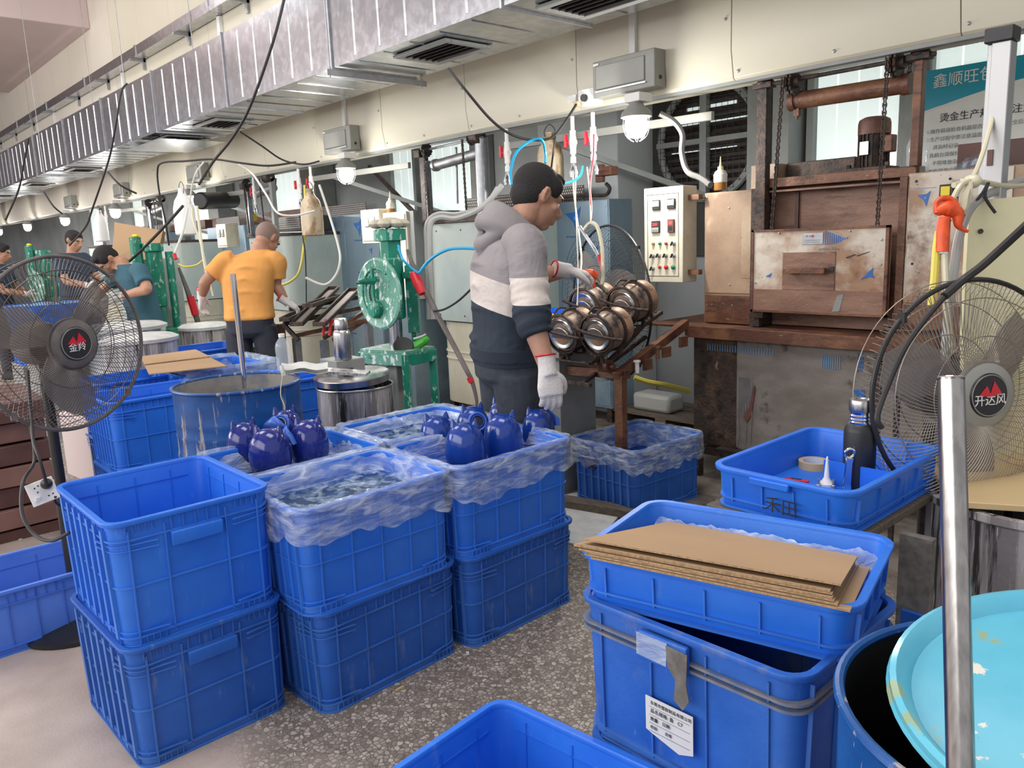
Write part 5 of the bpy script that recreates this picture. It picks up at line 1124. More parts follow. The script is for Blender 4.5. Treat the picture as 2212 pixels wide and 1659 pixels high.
# second, farther green press (left of the orange-shirted man) and its stool
def far_press(label, px, py, t, wheel_m, s=1.0, tilt=.8, h=.75):
    c = P(px, py, t); v = ray(px, py); v.z = 0; v.normalize(); r_ = Vector((v.y, -v.x, 0)); r = thing('wheel_press', label, 'press', (c.x, c.y, 0))
    zt = .80
    b = MB(); b.box((c.x, c.y, zt-.03), (.34, .34, .06), .75); bw(b, 'table_top', 'green', r, bev=.003)
    for k in range(4):
        a = PI/2*k; b = MB(); b.box((c.x+.20*math.cos(a), c.y+.20*math.sin(a), zt/2-.03), (.045, .045, zt-.06), .75); bw(b, 'leg', 'green', r)
    b = MB(); b.lathe([(.05, 0), (.05, .2), (.075, .21), (.075, .7), (.095, .71), (.095, .78)], 8, (c.x, c.y, zt)); bw(b, 'column', 'green', r, ang=20)
    p = c+r_*.13; b = MB(); b.cyl((p.x, p.y, zt), (p.x, p.y, zt+.70), .035, n=12); bw(b, 'column', 'green', r)
    p = c-r_*.14; b = MB(); b.cyl((p.x, p.y, zt+.2), (p.x, p.y, zt+.84), .05, n=12); bw(b, 'air_cylinder', 'green', r)
    b = MB(); b.blob((p.x+.02, p.y, zt+.85), (.035, .03, .018), 10, 6); bw(b, 'yellow_cap', 'yellow', r)
    n = (-r_*tilt-v*math.sqrt(1-tilt*tilt)).normalized(); w = c-r_*.13-v*.12+Vector((0, 0, zt+.32-c.z))
    b = MB(); b.lathe([(.10, -.014), (.205, -.014), (.215, 0), (.205, .014), (.11, .014), (.10, 0)], 40, w, n, True, True); bw(b, 'handwheel_plate', wheel_m, r)
    b = MB(); b.cyl(w, (c.x, c.y, w.z), .03, n=10); bw(b, 'wheel_axle', 'green', r)
    b = MB(); b.tube([c+r_*.2+Vector((0, 0, zt+.55-c.z)), c+r_*.28+Vector((0, 0, zt+.2-c.z)), c+r_*.34+Vector((0, 0, zt-.15-c.z)), c+r_*.36+Vector((0, 0, zt-.5-c.z))], [.012, .03, .022, .02], 8); bw(b, 'hose_lance', 'fan_grey', r)
    b = MB(); b.tube([c+r_*.27+Vector((0, 0, zt+.28-c.z)), c+r_*.30+Vector((0, 0, zt+.10-c.z))], .036, 8); bw(b, 'red_grip', 'red', r)
    return r
far_press('dark green press with a grey plaster-coated wheel between the teal and orange men', 350, 700, 7.4, 'cream_tank', tilt=.93)
far_press('dim green press at far left seen through the fan cage', 98, 585, 10.0, 'green_pale', tilt=.9)
# ================================================================== SECOND RACK WITH BLACK TRAYS (station two)
r2 = thing('tilting_rack', 'black rack of long scorched trays under the hand of the orange-shirted man', 'rack', P(700, 760, 6.2)); r2.location.z = 0
def R2(px, py, t=6.0): return P(px, py, t)
for k, (a, b_, w) in enumerate((((640, 700), (720, 622), 1), ((690, 700), (765, 625), 1), ((615, 690), (690, 655), .8), ((665, 660), (725, 640), .8))):
    p0 = R2(a[0], a[1], 5.7); p1 = R2(b_[0], b_[1], 6.5); d = (p1-p0).normalized(); s_ = d.cross(Vector((0, 0, 1))).normalized()
    for q_ in (-1, 1): bar(p0+s_*q_*.045*w, p1+s_*q_*.045*w, .014, .03, 'tray_rail', 'black_steel', r2)
    bar(p0-Vector((0, 0, .012)), p1-Vector((0, 0, .012)), .07*w, .006, 'tray_floor', 'grey_panel', r2)
    for e in (p0, p1): bar(e-s_*.05*w, e+s_*.05*w, .014, .03, 'tray_end', 'black_steel', r2)
for (a, b_, t0, t1, m_) in (((612, 700), (800, 660), 5.8, 6.2, 'black_steel'), ((625, 668), (790, 640), 6.1, 6.5, 'black_steel'), ((640, 725), (800, 690), 5.9, 6.1, 'rust'), ((700, 730), (815, 655), 5.9, 6.4, 'rust'), ((720, 735), (830, 665), 5.9, 6.4, 'rust'), ((612, 700), (645, 735), 5.8, 5.8, 'black_steel')):
    bar(R2(*a, t0), R2(*b_, t1), .025, .03, 'rack_bar', m_, r2)
for (px, py, t, m_) in ((640, 730, 5.9, 'galv_dull'), (700, 735, 5.9, 'galv_dull'), (605, 700, 5.9, 'rust'), (795, 690, 6.2, 'galv_dull')):
    p = R2(px, py, t); b = MB(); b.bb(p.x-.025, p.x+.025, p.y-.025, p.y+.025, 0, p.z); bw(b, 'leg', m_, r2)
for (px, t) in ((698, 5.8), (712, 5.8)):
    b = MB(); b.tube([R2(px, 725, t), R2(px+3, 700, t), R2(px+8, 690, t)], .012, 8); bw(b, 'red_handle', 'red', r2)
# black cylinder beyond, motors, bits hung near station three
bc = thing('black_cylinder', 'big black cylinder lying behind the cluster of pipes left of centre', 'cylinder', P(470, 434, 9.5))
b = MB(); p = P(432, 434, 9.3); p2 = P(505, 432, 10.0); b.cyl(p, p2, .10, n=24); bw(b, 'drum', 'black', bc, bev=.02)
# station beam: dark red shelf tops behind
for j, (x0, x1) in enumerate(((-12.6, -8.9), (-17.5, -12.9))):
    b = MB(); b.bb(x0, x1, 5.05, 5.18, 1.84, 1.98); tag(b.build('support_beam', 'wood_dark', bev=.004), ('dark red-brown beam behind the orange-shirted man', 'farther dark red-brown beam above the far machines')[j], 'beam')
# brackets under the fascia
for j, (x, ln) in enumerate(((-3.9, .8), (-7.0, .8), (-10.4, .8), (-13.4, .8))):
    t = thing('wall_bracket', 'grey steel strut under the beige wall, %s from the right' % ('first', 'second', 'third', 'fourth')[j], 'bracket', (x, 4.2, 2.2))
    bar((x-.7, 4.16, 2.18), (x+1.1, 4.16, 2.16), .03, .05, 'strut', 'grey_box', t); bar((x-.3, 4.18, 2.18), (x+.35, 5.2, 1.75), .03, .04, 'brace', 'frame_grey', t)
# ================================================================== LAMPS ON THE LINE
lamp_x = [-3.04, -6.28, -9.99, -12.97, -15.9, -18.9, -21.9]
ordn = ['nearest, above the control box', 'second from the right', 'third from the right, among hoses', 'fourth from the right', 'fifth from the right', 'sixth from the right', 'farthest left']
for i, x in enumerate(lamp_x):
    t = thing('bulkhead_lamp', 'lit caged bulkhead lamp under the beige wall, ' + ordn[i], 'lamp', (x, 3.75, 2.29))
    b = MB(); b.box((x, 3.77, 2.262), (.11, .12, .05)); bw(b, 'junction_box', 'white', t, bev=.004)
    b = MB(); b.lathe([(.035, .0), (.045, -.02), (.085, -.06), (.09, -.085), (.08, -.09), (.001, -.09)], 24, (x, 3.75, 2.24)); bw(b, 'lamp_housing', 'grey_box', t)
    b = MB(); b.lathe([(.001, -.09), (.062, -.09), (.068, -.12), (.064, -.16), (.045, -.195), (.001, -.205)], 24, (x, 3.75, 2.24)); gl_ = bw(b, 'lamp_glass', 'lamp_on', t)
    b = MB()
    for k in range(6):
        a = PI/3*k; e = Vector((math.cos(a), math.sin(a), 0)); b.tube([Vector((x, 3.75, 2.15))+e*.078, Vector((x, 3.75, 2.10))+e*.08, Vector((x, 3.75, 2.05))+e*.062, Vector((x, 3.75, 2.02))+e*.02], .0022, 5)
    bw(b, 'lamp_cage', 'galv_dull', t)
    l = bpy.data.lights.new('lamp_bulb', 'POINT'); l.energy = 30; l.shadow_soft_size = .06; l.color = (1, .98, .92)
    o = bpy.data.objects.new('lamp_bulb', l); C.collection.objects.link(o); o.location = (x, 3.68, 1.98)
for i, x in enumerate((-3.18, -6.49, -9.9, -12.9, -15.8)):
    t = thing('switch_cover_box', 'grey metal box on the beige wall above the lamp, ' + ('nearest', 'second from the right', 'third from the right', 'fourth from the right', 'fifth from the right')[i], 'box', (x, 3.85, 2.32))
    w = .235; b = MB(); b.bb(x-w, x+w, 3.80, 3.899, 2.315, 2.525); bw(b, 'box_body', 'grey_box', t, bev=.006)
    b = MB(); b.bb(x-w+.03, x+w-.07, 3.792, 3.80, 2.36, 2.495); bw(b, 'recessed_cover', 'grey_box', t, bev=.004)
    b = MB(); b.bb(x-w+.03, x+w-.06, 3.788, 3.80, 2.345, 2.352); bw(b, 'drip_edge', 'galv', t)
    b = MB(); b.cyl((x+w, 3.85, 2.37), (x+w+.004, 3.85, 2.37), .012, n=12); bw(b, 'knockout', 'black', t)
    b = MB(); b.bb(x-w+.01, x-w+.05, 3.795, 3.80, 2.50, 2.512); bw(b, 'small_sticker', 'white', t)
# ================================================================== PVC PIPES WITH RED VALVES
def pvc(label, x, y, zt, zb, valve=True, brass=True):
    y = 3.955; zt = 2.268
    t = thing('drop_pipe', label, 'pipe', (x, y, zt))
    b = MB(); b.cyl((x, y, zt), (x, y, zb), .014, n=12); b.cyl((x, y, zt-.13), (x, y, zt-.09), .021, n=12); b.cyl((x, y, zt-.24), (x, y, zt-.20), .021, n=12); b.cyl((x, y, zb), (x, y, zb+.04), .020, n=12); bw(b, 'pipe_run', 'white_pipe', t)
    if valve:
        b = MB(); b.cyl((x-.025, y, zt-.165), (x+.025, y, zt-.165), .020, n=12); b.cyl((x, y, zt-.20), (x, y, zt-.13), .024, n=12); v = bw(b, 'valve_body', 'white_pipe', t)
        b = MB(); b.box((x-.045, y-.02, zt-.155), (.018, .022, .085)); b.cyl((x-.02, y-.01, zt-.165), (x-.05, y-.02, zt-.165), .012, n=8); bw(b, 'valve_handle', 'red', v, bev=.003)
    b = MB()
    for s_ in (-1, 1): b.tube([(x, y, zb+.01), (x+s_*.012, y, zb-.02), (x+s_*.026, y, zb-.05), (x+s_*.026, y, zb-.09)], [.012, .012, .011, .011], 8); b.cyl((x+s_*.026, y, zb-.07), (x+s_*.026, y, zb-.055), .015, n=8)
    bw(b, 'brass_splitter', 'galv_dull', t); return t
for (x, y, l_) in ((-3.74, 3.85, 'white drop pipe with red valve, left one of the pair right of the man'), (-3.56, 3.82, 'white drop pipe with red valve, right one of the pair near the lamp'), (-4.39, 3.85, 'white drop pipe with red valve above the man\'s shoulder'), (-7.3, 3.85, 'white drop pipe with red valve left of the second lamp'), (-7.55, 3.85, 'white drop pipe with red valve, next to the jug above the black trays'), (-8.6, 3.85, 'white drop pipe with red valve above the orange-shirted man'), (-10.8, 3.85, 'white drop pipe with red valve left of the third lamp'), (-14.2, 3.85, 'white drop pipe with red valve near the fourth lamp')):
    pvc(l_, x, y, 2.27, 1.97)
ob = thing('outlet_box', 'white outlet box with wires above the two red valves', 'box', (-3.45, 3.8, 2.33))
b = MB(); b.bb(-3.56, -3.42, 3.82, 3.9, 2.29, 2.39); bw(b, 'box_body', 'white_pipe', ob, bev=.004)
b = MB(); b.cyl((-3.50, 3.82, 2.335), (-3.50, 3.80, 2.335), .022, n=16); bw(b, 'round_port', 'black', ob)
b = MB(); b.box((-3.62, 3.85, 2.35), (.07, .05, .045)); bw(b, 'side_plug', 'white', ob, bev=.004)
b = MB(); b.box((-3.55, 3.80, 2.305), (.035, .03, .03)); bw(b, 'brass_fitting', 'tape', ob, bev=.003)
# jugs
def jug(label, p, s=1.0, m_='tan_plastic'):
    t = thing('plastic_jug', label, 'jug', p)
    b = MB(); b.loft([[(x*s, y*s, z*s) for x, y in rrect(w, d, min(w, d)*.35, 4)] for z, w, d in ((0, .15, .11), (.01, .17, .13), (.10, .175, .13), (.20, .17, .125), (.26, .14, .10), (.30, .07, .06), (.33, .045, .045))]); b.build('jug_body', m_, t)
    b = MB(); b.lathe([(.026*s, .325*s), (.026*s, .35*s), (.001, .35*s)], 12); b.build('jug_neck', m_, t)
    b = MB(); b.tube([(.03*s, 0, .31*s), (.05*s, 0, .36*s), (0, 0, .40*s), (-.05*s, 0, .36*s), (-.03*s, 0, .31*s)], .003, 5); b.build('hanging_wire', 'cable', t)
    return t
jug('stained yellowish jug hanging behind the head of the standing man', (-3.99, 3.99, 1.83), 1.05)
jug('tan plastic jug hanging among hoses right of the orange-shirted man', P(677, 510, 6.3), 1.05)
jug('white plastic jug hanging far left above the teal-shirted man', P(222, 522, 9.0), 1.0, 'white')
jug('white plastic container hanging under the third lamp', P(403, 508, 7.6), 1.25, 'white')
# ================================================================== HOSES AND CABLES (each one an object)
def hose(label, pts, r, m_='cable', cat='hose', name='hose', n=8):
    b = MB(); b.tube([P(*p) for p in pts], r, n); return tag(b.build(name, m_), label, cat)
hose('long black cable from the top down past the third lamp', [(618, -20, 4.6), (590, 90, 4.6), (540, 230, 4.7), (500, 300, 4.9), (460, 350, 5.1), (430, 398, 5.4)], .009, cat='cable', name='cable')
hose('black cable slanting from the third lamp down behind the teal-shirted man', [(395, 445, 6.6), (350, 495, 6.8), (290, 555, 7.0), (245, 590, 7.2), (200, 620, 7.4)], .012, cat='cable', name='cable')
hose('black cable drooping from the duct to the pipes above the standing man', [(968, 148, 4.6), (1010, 200, 4.6), (1060, 258, 4.7), (1100, 288, 4.75), (1145, 302, 4.8), (1190, 298, 4.8), (1215, 272, 4.8), (1245, 225, 4.8)], .008, cat='cable', name='cable')
hose('thin black cable from the valve pair down to the stained jug', [(1200, 295, 4.8), (1195, 330, 4.8), (1190, 370, 4.9), (1188, 400, 4.9)], .006, cat='cable', name='cable')
hose('black cable from the second grey box looping left to the third lamp', [(640, 350, 6.3), (580, 358, 6.3), (520, 352, 6.3), (460, 344, 6.4), (400, 348, 6.5), (350, 352, 6.6), (340, 372, 6.7), (345, 420, 6.8), (358, 480, 6.9), (365, 530, 7.0)], .008, cat='cable', name='cable')
hose('thin black and red cable from the duct to the second grey box', [(518, 284, 6.0), (565, 315, 6.1), (610, 345, 6.2), (655, 355, 6.2), (690, 348, 6.2)], .007, cat='cable', name='cable')
hose('black cable hanging from the duct into the far left machines', [(275, 180, 6.5), (262, 200, 6.5), (250, 270, 6.6), (235, 345, 6.8), (200, 450, 7.2), (185, 490, 7.4), (150, 530, 7.6)], .009, cat='cable', name='cable')
hose('black cable from the duct hanging at the far left edge', [(62, 300, 8.0), (52, 350, 8.2), (40, 410, 8.4), (12, 475, 8.8)], .010, cat='cable', name='cable')
hose('short black cable from the duct left of the fourth lamp', [(233, 372, 8.0), (260, 400, 8.0), (295, 418, 8.1)], .010, cat='cable', name='cable')
hose('short black cable from the duct near the fifth lamp', [(95, 415, 9.5), (115, 445, 9.5), (135, 462, 9.6)], .010, cat='cable', name='cable')
hose('thick black cable running down right across the cream sheet', [(2240, 465, 1.9), (2170, 530, 2.0), (2120, 575, 2.05), (2080, 605, 2.08), (2040, 640, 2.05)], .011, cat='cable', name='cable')
hose('black cable running from the right fan cage round its rim', [(2040, 640, 2.05), (1990, 700, 2.08), (1950, 760, 2.1), (1915, 840, 2.12), (1895, 900, 2.1), (1905, 925, 2.1)], .008, cat='cable', name='cable')
hose('bright blue air hose looping over the head of the standing man', [(1105, 400, 4.6), (1103, 370, 4.6), (1115, 330, 4.6), (1145, 305, 4.65), (1170, 302, 4.65), (1178, 330, 4.7), (1178, 352, 4.7)], .008, 'hose_blue')
hose('blue air hose from the brass splitter to behind the man\'s head', [(1258, 360, 4.75), (1254, 378, 4.7), (1240, 390, 4.6), (1215, 397, 4.4), (1195, 396, 4.3)], .007, 'hose_blue')
hose('blue air hose curving from the green press lance to the back of the man', [(905, 590, 4.6), (930, 560, 4.6), (965, 540, 4.5), (1000, 536, 4.3), (1040, 538, 4.0)], .009, 'hose_blue')
hose('thin blue hose on the green press column', [(860, 530, 4.75), (870, 560, 4.7), (890, 580, 4.7), (905, 590, 4.6)], .007, 'hose_blue')
hose('clear hose hanging from the left red valve down to the rack', [(1237, 370, 4.75), (1240, 420, 4.6), (1250, 500, 4.4), (1256, 560, 4.2), (1252, 600, 4.0)], .005, 'hose_clear')
hose('white hose hanging in front of the film-covered cabin', [(1244, 360, 4.75), (1243, 430, 4.5), (1246, 500, 4.3), (1249, 590, 4.2), (1247, 660, 4.1)], .0035, 'hose_white')
hose('reddish pink hose dropping from the right red valve', [(1283, 290, 4.6), (1282, 340, 4.6), (1275, 400, 4.5), (1278, 450, 4.4), (1275, 485, 4.3)], .005, 'red')
hose('tan cord dropping from the right brass splitter', [(1268, 362, 4.75), (1274, 420, 4.5), (1276, 480, 4.3)], .004, 'hose_clear')
hose('yellowish hose arching over the moulds with a red nozzle', [(1258, 500, 4.1), (1275, 482, 4.1), (1290, 490, 4.0), (1300, 530, 3.9), (1302, 570, 3.8), (1303, 600, 3.8), (1300, 615, 3.8)], .010, 'hose_clear')
hose('steel lance with a red tip hanging over the upper moulds', [(1252, 490, 4.1), (1265, 510, 4.05), (1285, 540, 4.0), (1295, 560, 3.9)], [.010, .009, .010, .007], 'galv_dull', 'lance', 'air_lance')
hose('red nozzle end of the arching yellowish hose', [(1294, 552, 3.88), (1300, 575, 3.85), (1303, 590, 3.8)], .011, 'red', 'nozzle', 'nozzle')
hose('grey corrugated conduit down behind the louvred extractor', [(1425, 245, 4.6), (1455, 262, 4.6), (1474, 290, 4.6), (1473, 330, 4.6), (1485, 370, 4.5), (1515, 385, 4.4), (1535, 400, 4.3)], .017, 'conduit_dark', 'conduit', 'conduit')
hose('bundle of grey conduit bending over the nearest pale green tank', [(1085, 400, 4.9), (1060, 430, 4.9), (1030, 455, 4.9), (985, 472, 4.9), (950, 470, 4.9), (930, 485, 4.9), (928, 540, 4.9), (932, 620, 4.9), (935, 690, 4.9)], .018, 'conduit', 'conduit', 'conduit')
hose('second grey conduit alongside the first over the tank', [(1075, 405, 4.95), (1045, 445, 4.95), (990, 462, 4.95), (945, 462, 4.95), (922, 485, 4.95), (922, 540, 4.95), (926, 690, 4.95)], .014, 'conduit', 'conduit', 'conduit')
hose('black lance pipe with red collar leaning from press to floor', [(880, 540, 4.75), (900, 595, 4.7), (925, 640, 4.65), (950, 690, 4.6), (985, 755, 4.55), (1008, 800, 4.5), (1020, 825, 4.5), (1030, 870, 4.5), (1020, 885, 4.5)], [.010, .016, .018, .016, .015, .014, .013, .009, .006], 'fan_grey', 'lance', 'air_lance')
hose('red grip on the long lance beside the green press', [(893, 590, 4.68), (903, 612, 4.66), (912, 635, 4.64)], [.026, .032, .020], 'red', 'grip', 'lance_grip')
hose('red collar near the foot of the long leaning lance', [(1014, 815, 4.5), (1019, 826, 4.5)], .018, 'red', 'collar', 'collar')
hose('thin black wire arc in front of the nearest pale green tank', [(938, 672, 4.6), (960, 668, 4.5), (990, 650, 4.3), (1024, 618, 4.0)], .006, cat='cable', name='cable')
hose('yellow hose sagging beside the orange-shirted man', [(658, 400, 6.4), (660, 470, 6.4), (655, 540, 6.3), (645, 590, 6.3), (620, 612, 6.3), (600, 615, 6.3)], .010, 'hose_yellow')
hose('white hose loop hanging right of the tan jug', [(690, 400, 6.3), (710, 460, 6.2), (728, 520, 6.1), (735, 560, 6.0), (725, 595, 6.0), (700, 615, 6.0), (660, 600, 6.0)], .010, 'hose_white')
hose('white cable arching from the wall to the third lamp', [(515, 355, 6.3), (545, 375, 6.3), (575, 420, 6.2), (600, 460, 6.1), (640, 465, 6.1), (680, 455, 6.1)], .008, 'hose_white')
hose('white cable looping down to the third lamp', [(440, 350, 6.5), (425, 370, 6.5), (415, 400, 6.6), (410, 440, 6.7)], .007, 'hose_white')
hose('tan hose bundle hanging from the third lamp', [(425, 445, 7.0), (432, 500, 7.0), (440, 560, 7.0), (452, 620, 7.0)], .012, 'hose_clear')
hose('second tan hose hanging beside the bundle under the third lamp', [(415, 450, 7.1), (418, 480, 7.1), (435, 530, 7.1), (448, 590, 7.1), (460, 640, 7.1)], .009, 'hose_clear')
hose('white lance with pink tip between teal and orange men', [(405, 450, 7.2), (395, 500, 7.2), (378, 545, 7.2)], .012, 'hose_white', 'lance', 'air_lance')
hose('pink tip of the white lance between teal and orange men', [(376, 548, 7.2), (380, 560, 7.2)], .018, 'red', 'nozzle', 'nozzle')
hose('thin yellow hose curving near the dark green press', [(385, 570, 7.2), (400, 576, 7.2), (425, 572, 7.2), (440, 560, 7.2)], .008, 'hose_yellow')
hose('green hose lying on the floor beyond the rack post', [(1370, 815, 5.4), (1400, 825, 5.4), (1440, 832, 5.4), (1490, 845, 5.4)], .018, 'hose_yellow')
hose('black cable with yellow band on the jug at third station', [(652, 455, 6.3), (654, 510, 6.3), (660, 560, 6.3), (662, 690, 6.3)], .006, cat='cable', name='cable')
# pallet with block beyond
pl = thing('wood_pallet', 'grimy wooden pallet on the floor left of the grey bench panel', 'pallet', (-3.75, 4.95, 0))
for k in range(4): b = MB(); b.bb(-4.15, -3.15, 4.75+.14*k, 4.86+.14*k, .10, .12); bw(b, 'plank', 'wood_pallet', pl)
for x in (-4.1, -3.7, -3.25): b = MB(); b.bb(x, x+.1, 4.75, 5.28, 0, .10); bw(b, 'bearer', 'wood_pallet', pl)
b = MB(); b.bb(-3.98, -3.62, 4.82, 5.02, .12, .26); tag(b.build('concrete_block', 'conduit', bev=.03), 'rounded grey block sitting on the grimy pallet', 'block')
b = MB(); b.prism([PZ(*q, .003) for q in ((1205, 1075), (1262, 1062), (1348, 1104), (1300, 1160), (1262, 1185), (1215, 1170))], (0, 0, .008)); tag(b.build('floor_sheet', 'board_white'), 'dirty white sheet lying on the floor beside the rack post', 'sheet')
wb = MB(); wb.box((-2.78, 3.1, .03), (.5, .09, .05), .25); tag(wb.build('wood_batten', 'wood_pallet', bev=.004), 'broken wooden batten lying at the foot of the rusty post', 'wood')
wb = MB(); wb.box((-2.15, 3.55, .03), (.45, .12, .05), -.3); tag(wb.build('wood_batten', 'wood_pallet', bev=.004), 'wooden batten lying under the front of the furnace bench', 'wood')
# blue bin behind man
bn = thing('parts_bin', 'small blue bin with wooden edge behind the man at waist height', 'bin', P(1205, 690, 4.7))
z_ = bn.location.z
b = MB(); b.loft([[(x, y, z) for x, y in rrect(.42, .34, .03, 3)] for z in (-.10, .05)], True, False); b.loft([[(x, y, z) for x, y in rrect(.40, .32, .03, 3)] for z in (-.095, .05)], True, False); b.build('bin_body', 'crate', bn, ang=30)
b = MB(); b.box((.0, -.18, .04), (.46, .03, .03)); b.build('wood_edge', 'tape', bn)
b = MB(); b.bb(-.15, .15, -.15, .15, -z_, -.10); b.build('bin_stand', 'frame_grey', bn)

# extra braces, rods and bottles around the second station
sqb = dup(bpy.data.objects['squeeze_bottle'], PY(845, 462, 4.05), None, 'cream squeeze bottle standing on the two-meter control box')
for (a, b_, Y, w, m_, lb_) in (((798, 360), (905, 470), 4.9, .05, 'black_steel', 'dark diagonal brace crossing before the window left of the hoist'), ((985, 318), (988, 440), 4.1, .02, 'galv_dull', 'thin grey vertical rod over the nearest pale green tank'), ((1188, 320), (1188, 440), 4.4, .02, 'black_steel', 'thin dark vertical rod behind the standing man'), ((595, 385), (592, 470), 4.4, .03, 'frame_grey', 'grey vertical rod above the orange-shirted man')):
    p0, p1 = PY(*a, Y), PY(*b_, Y); b = MB(); b.cyl(p0, p1, w/2, n=8); tag(b.build('steel_rod', m_), lb_, 'rod')
yb = thing('yellow_bottle', 'small yellow bottle on the control box behind the orange-shirted man', 'bottle', PY(549, 478, 4.1))
b = MB(); b.lathe([(.001, 0), (.04, 0), (.042, .05), (.03, .075), (.015, .085), (.001, .085)], 16); b.build('bottle_body', 'yellow', yb); b = MB(); b.lathe([(.016, .083), (.016, .105), (.001, .106)], 12); b.build('cap', 'orange', yb)
b = MB(); b.bb(-3.86, -3.80, 4.3, 4.34, 1.86, 1.98); b.bb(-3.84, -3.70, 4.28, 4.36, 1.90, 1.96); tag(b.build('pipe_clamp', 'rust', bev=.004), 'small rusty clamp block right of the stained jug', 'clamp')
# ================================================================== RIGHT FOREGROUND: TRAYS, CARTONS, DRUM
SO = (-.915, 1.455)
crate('blue crate on the floor under the dusty old crate, right foreground', (SO[0]+.02, SO[1]-.01, 0), .08, .56, .44, .36, 'crate_old', 'o1', '', ribsL=5, ribsW=5)
oc = crate('dusty old blue crate with taped handle and torn white label', (SO[0], SO[1], .35), .02, .56, .46, .345, 'crate_old', 'o2', '', ribsL=4, ribsW=4, mid=False, pockets=False, corner=False)
def onface(x, z, off=0): # point on front (-Y) face of the old crate, local
    return Vector((x, -.23+.013+off, z))
b = MB(); b.prism([(-.085, -.238, .325), (.035, -.238, .325), (.035, -.238, .262), (-.085, -.238, .262)], (0, .016, 0)); lab(b.build('handle', 'crate_old', oc, bev=.003), 'dusty handle ledge')
b = MB(); b.prism([(-.088, -.2405, .322), (-.01, -.2405, .322), (-.012, -.2405, .27), (-.088, -.2405, .272)], (0, .0015, 0)); lab(b.build('clear_tape', 'film_haze', oc), 'shiny clear tape patch')
b = MB(); b.prism([(-.012, -.2415, .318), (.04, -.2415, .315), (.038, -.2415, .25), (.045, -.2415, .215), (.03, -.2415, .19), (.008, -.2415, .205), (.012, -.2415, .25), (-.008, -.2415, .275)], (0, .002, 0)); lab(b.build('torn_tape', 'torn_tape', oc), 'torn grey tape strip')
for z in (.283, .268):
    b = MB(); b.loft([[(x, y, z+dz) for x, y in rrect(.56-.03+2*o, .46-.03+2*o, .045)] for dz, o in ((0, 0), (0, .010), (.006, .010), (.006, 0))], closed=True); lab(b.build('dusty_band', 'dust', oc), 'band caked with grey dust')
lb = MB(); lb.prism([(-.075, -.226, .175), (.045, -.226, .175), (.045, -.2245, .085), (.01, -.2245, .072), (-.06, -.2245, .09), (-.075, -.2245, .095)][::-1], (0, -.0015, 0)); lo = lb.build('paper_label', 'paper', oc); lab(lo, 'torn white paper label')
W_ = wm(oc)
for k, (s_, sz) in enumerate((('东莞市塑胶制品有限公司', .0095), ('品名规格: 鱼   C7', .011), ('数量:   日期:', .010), ('检验:       合格', .009))):
    text(lo, s_, W_ @ Vector((-.062, -.2282, .160-.019*k)), sz, 'ink', rz=.02, name='lettering', ext=.0002)
for k in range(4):
    b = MB(); b.bb(-.065, .038, -.2283, -.2276, .153-.019*k, .1536-.019*k); b.build('printed_line', 'ink_soft', lo)
# upper long tray with cartons
tr = crate('shallow bright blue tray carrying a stack of cut cardboard sheets', (-.933, 1.487, .685), .245, .605, .425, .118, 'crate', 'tr', '', ribsL=5, ribsW=4, mid=False, tp=.008, pockets=False)
b = MB(); L = [(x, y) for x, y in rrect(.57, .39, .03, 4)]
b = MB(); vs = []; n = 60
rows_ = []
for j in range(5):
    row = []
    for i in range(n+1):
        u = -.27+.54*i/n; w = .006*noise.noise(Vector((u*14, j*.8, 3)))+.003*noise.noise(Vector((u*60, j, 5))); row.append((u, .185-.012*j+w*.5, .078-.012*j+w*2+(.010*noise.noise(Vector((u*25, 0, 1))) if j == 0 else 0)))
    rows_.append(row)
vs = [p for r_ in rows_ for p in r_]; fs = [(j*(n+1)+i, j*(n+1)+i+1, (j+1)*(n+1)+i+1, (j+1)*(n+1)+i) for j in range(4) for i in range(n)]
b.add(vs, fs); lf = tag(b.build('film_strip', 'film_haze'), 'crumpled strip of white film tucked along the back of the cardboard tray', 'plastic film'); lf.location = tr.location; lf.rotation_euler = (0, 0, .245)
# cardboard sheets resting tilted: back edge down inside the tray, front edge on its rim
def sheet(label, fl, fr, br_, bl, th=.004):
    p = [Vector(q) for q in (fl, fr, br_, bl)]; n = (p[1]-p[0]).cross(p[3]-p[0]).normalized()
    c = sum(p, Vector())/4; t = thing('cardboard_sheet', label, 'cardboard', c, 0, 'cut cardboard sheets on the tray')
    b = MB(); b.prism(p, n*th*.22); bw(b, 'liner_face', 'carton', t)
    b = MB(); pts = []
    q0 = [x.lerp(c, .003)+n*th*.22 for x in p]; b.prism(q0, n*th*.56); bw(b, 'corrugated_core', 'carton_edge', t)
    b = MB(); b.prism([x+n*th*.78 for x in p], n*th*.22); bw(b, 'liner_face', 'carton', t); return t
W2 = wm(tr)
def TL(x, y, z): return W2 @ Vector((x, y, z))
offs = [('lowest', -.245, .285, 0, 0, .0), ('second from the bottom', -.262, .262, .002, .006, .3), ('third from the bottom', -.258, .255, .003, -.004, -.2), ('fourth from the bottom', -.275, .252, .0, .008, .5), ('fifth from the bottom', -.290, .250, .004, -.002, 0), ('second from the top', -.283, .246, .001, .004, .4), ('topmost', -.268, .262, .010, .012, 1)]
for k, (nm, xa, xb, dy_, dx_, sk_) in enumerate(offs):
    z = .1195+.0048*k+(.006 if k == 6 else 0); zb = .052+.0052*k
    sheet('cut brown cardboard sheet on the blue tray, %s of the stack' % nm, TL(xa, -.232+dy_, z), TL(xb, -.222+dy_+.003*k, z), TL(xb-.03, .155-.004*k, zb), TL(xa+.05, .165-.004*k, zb))
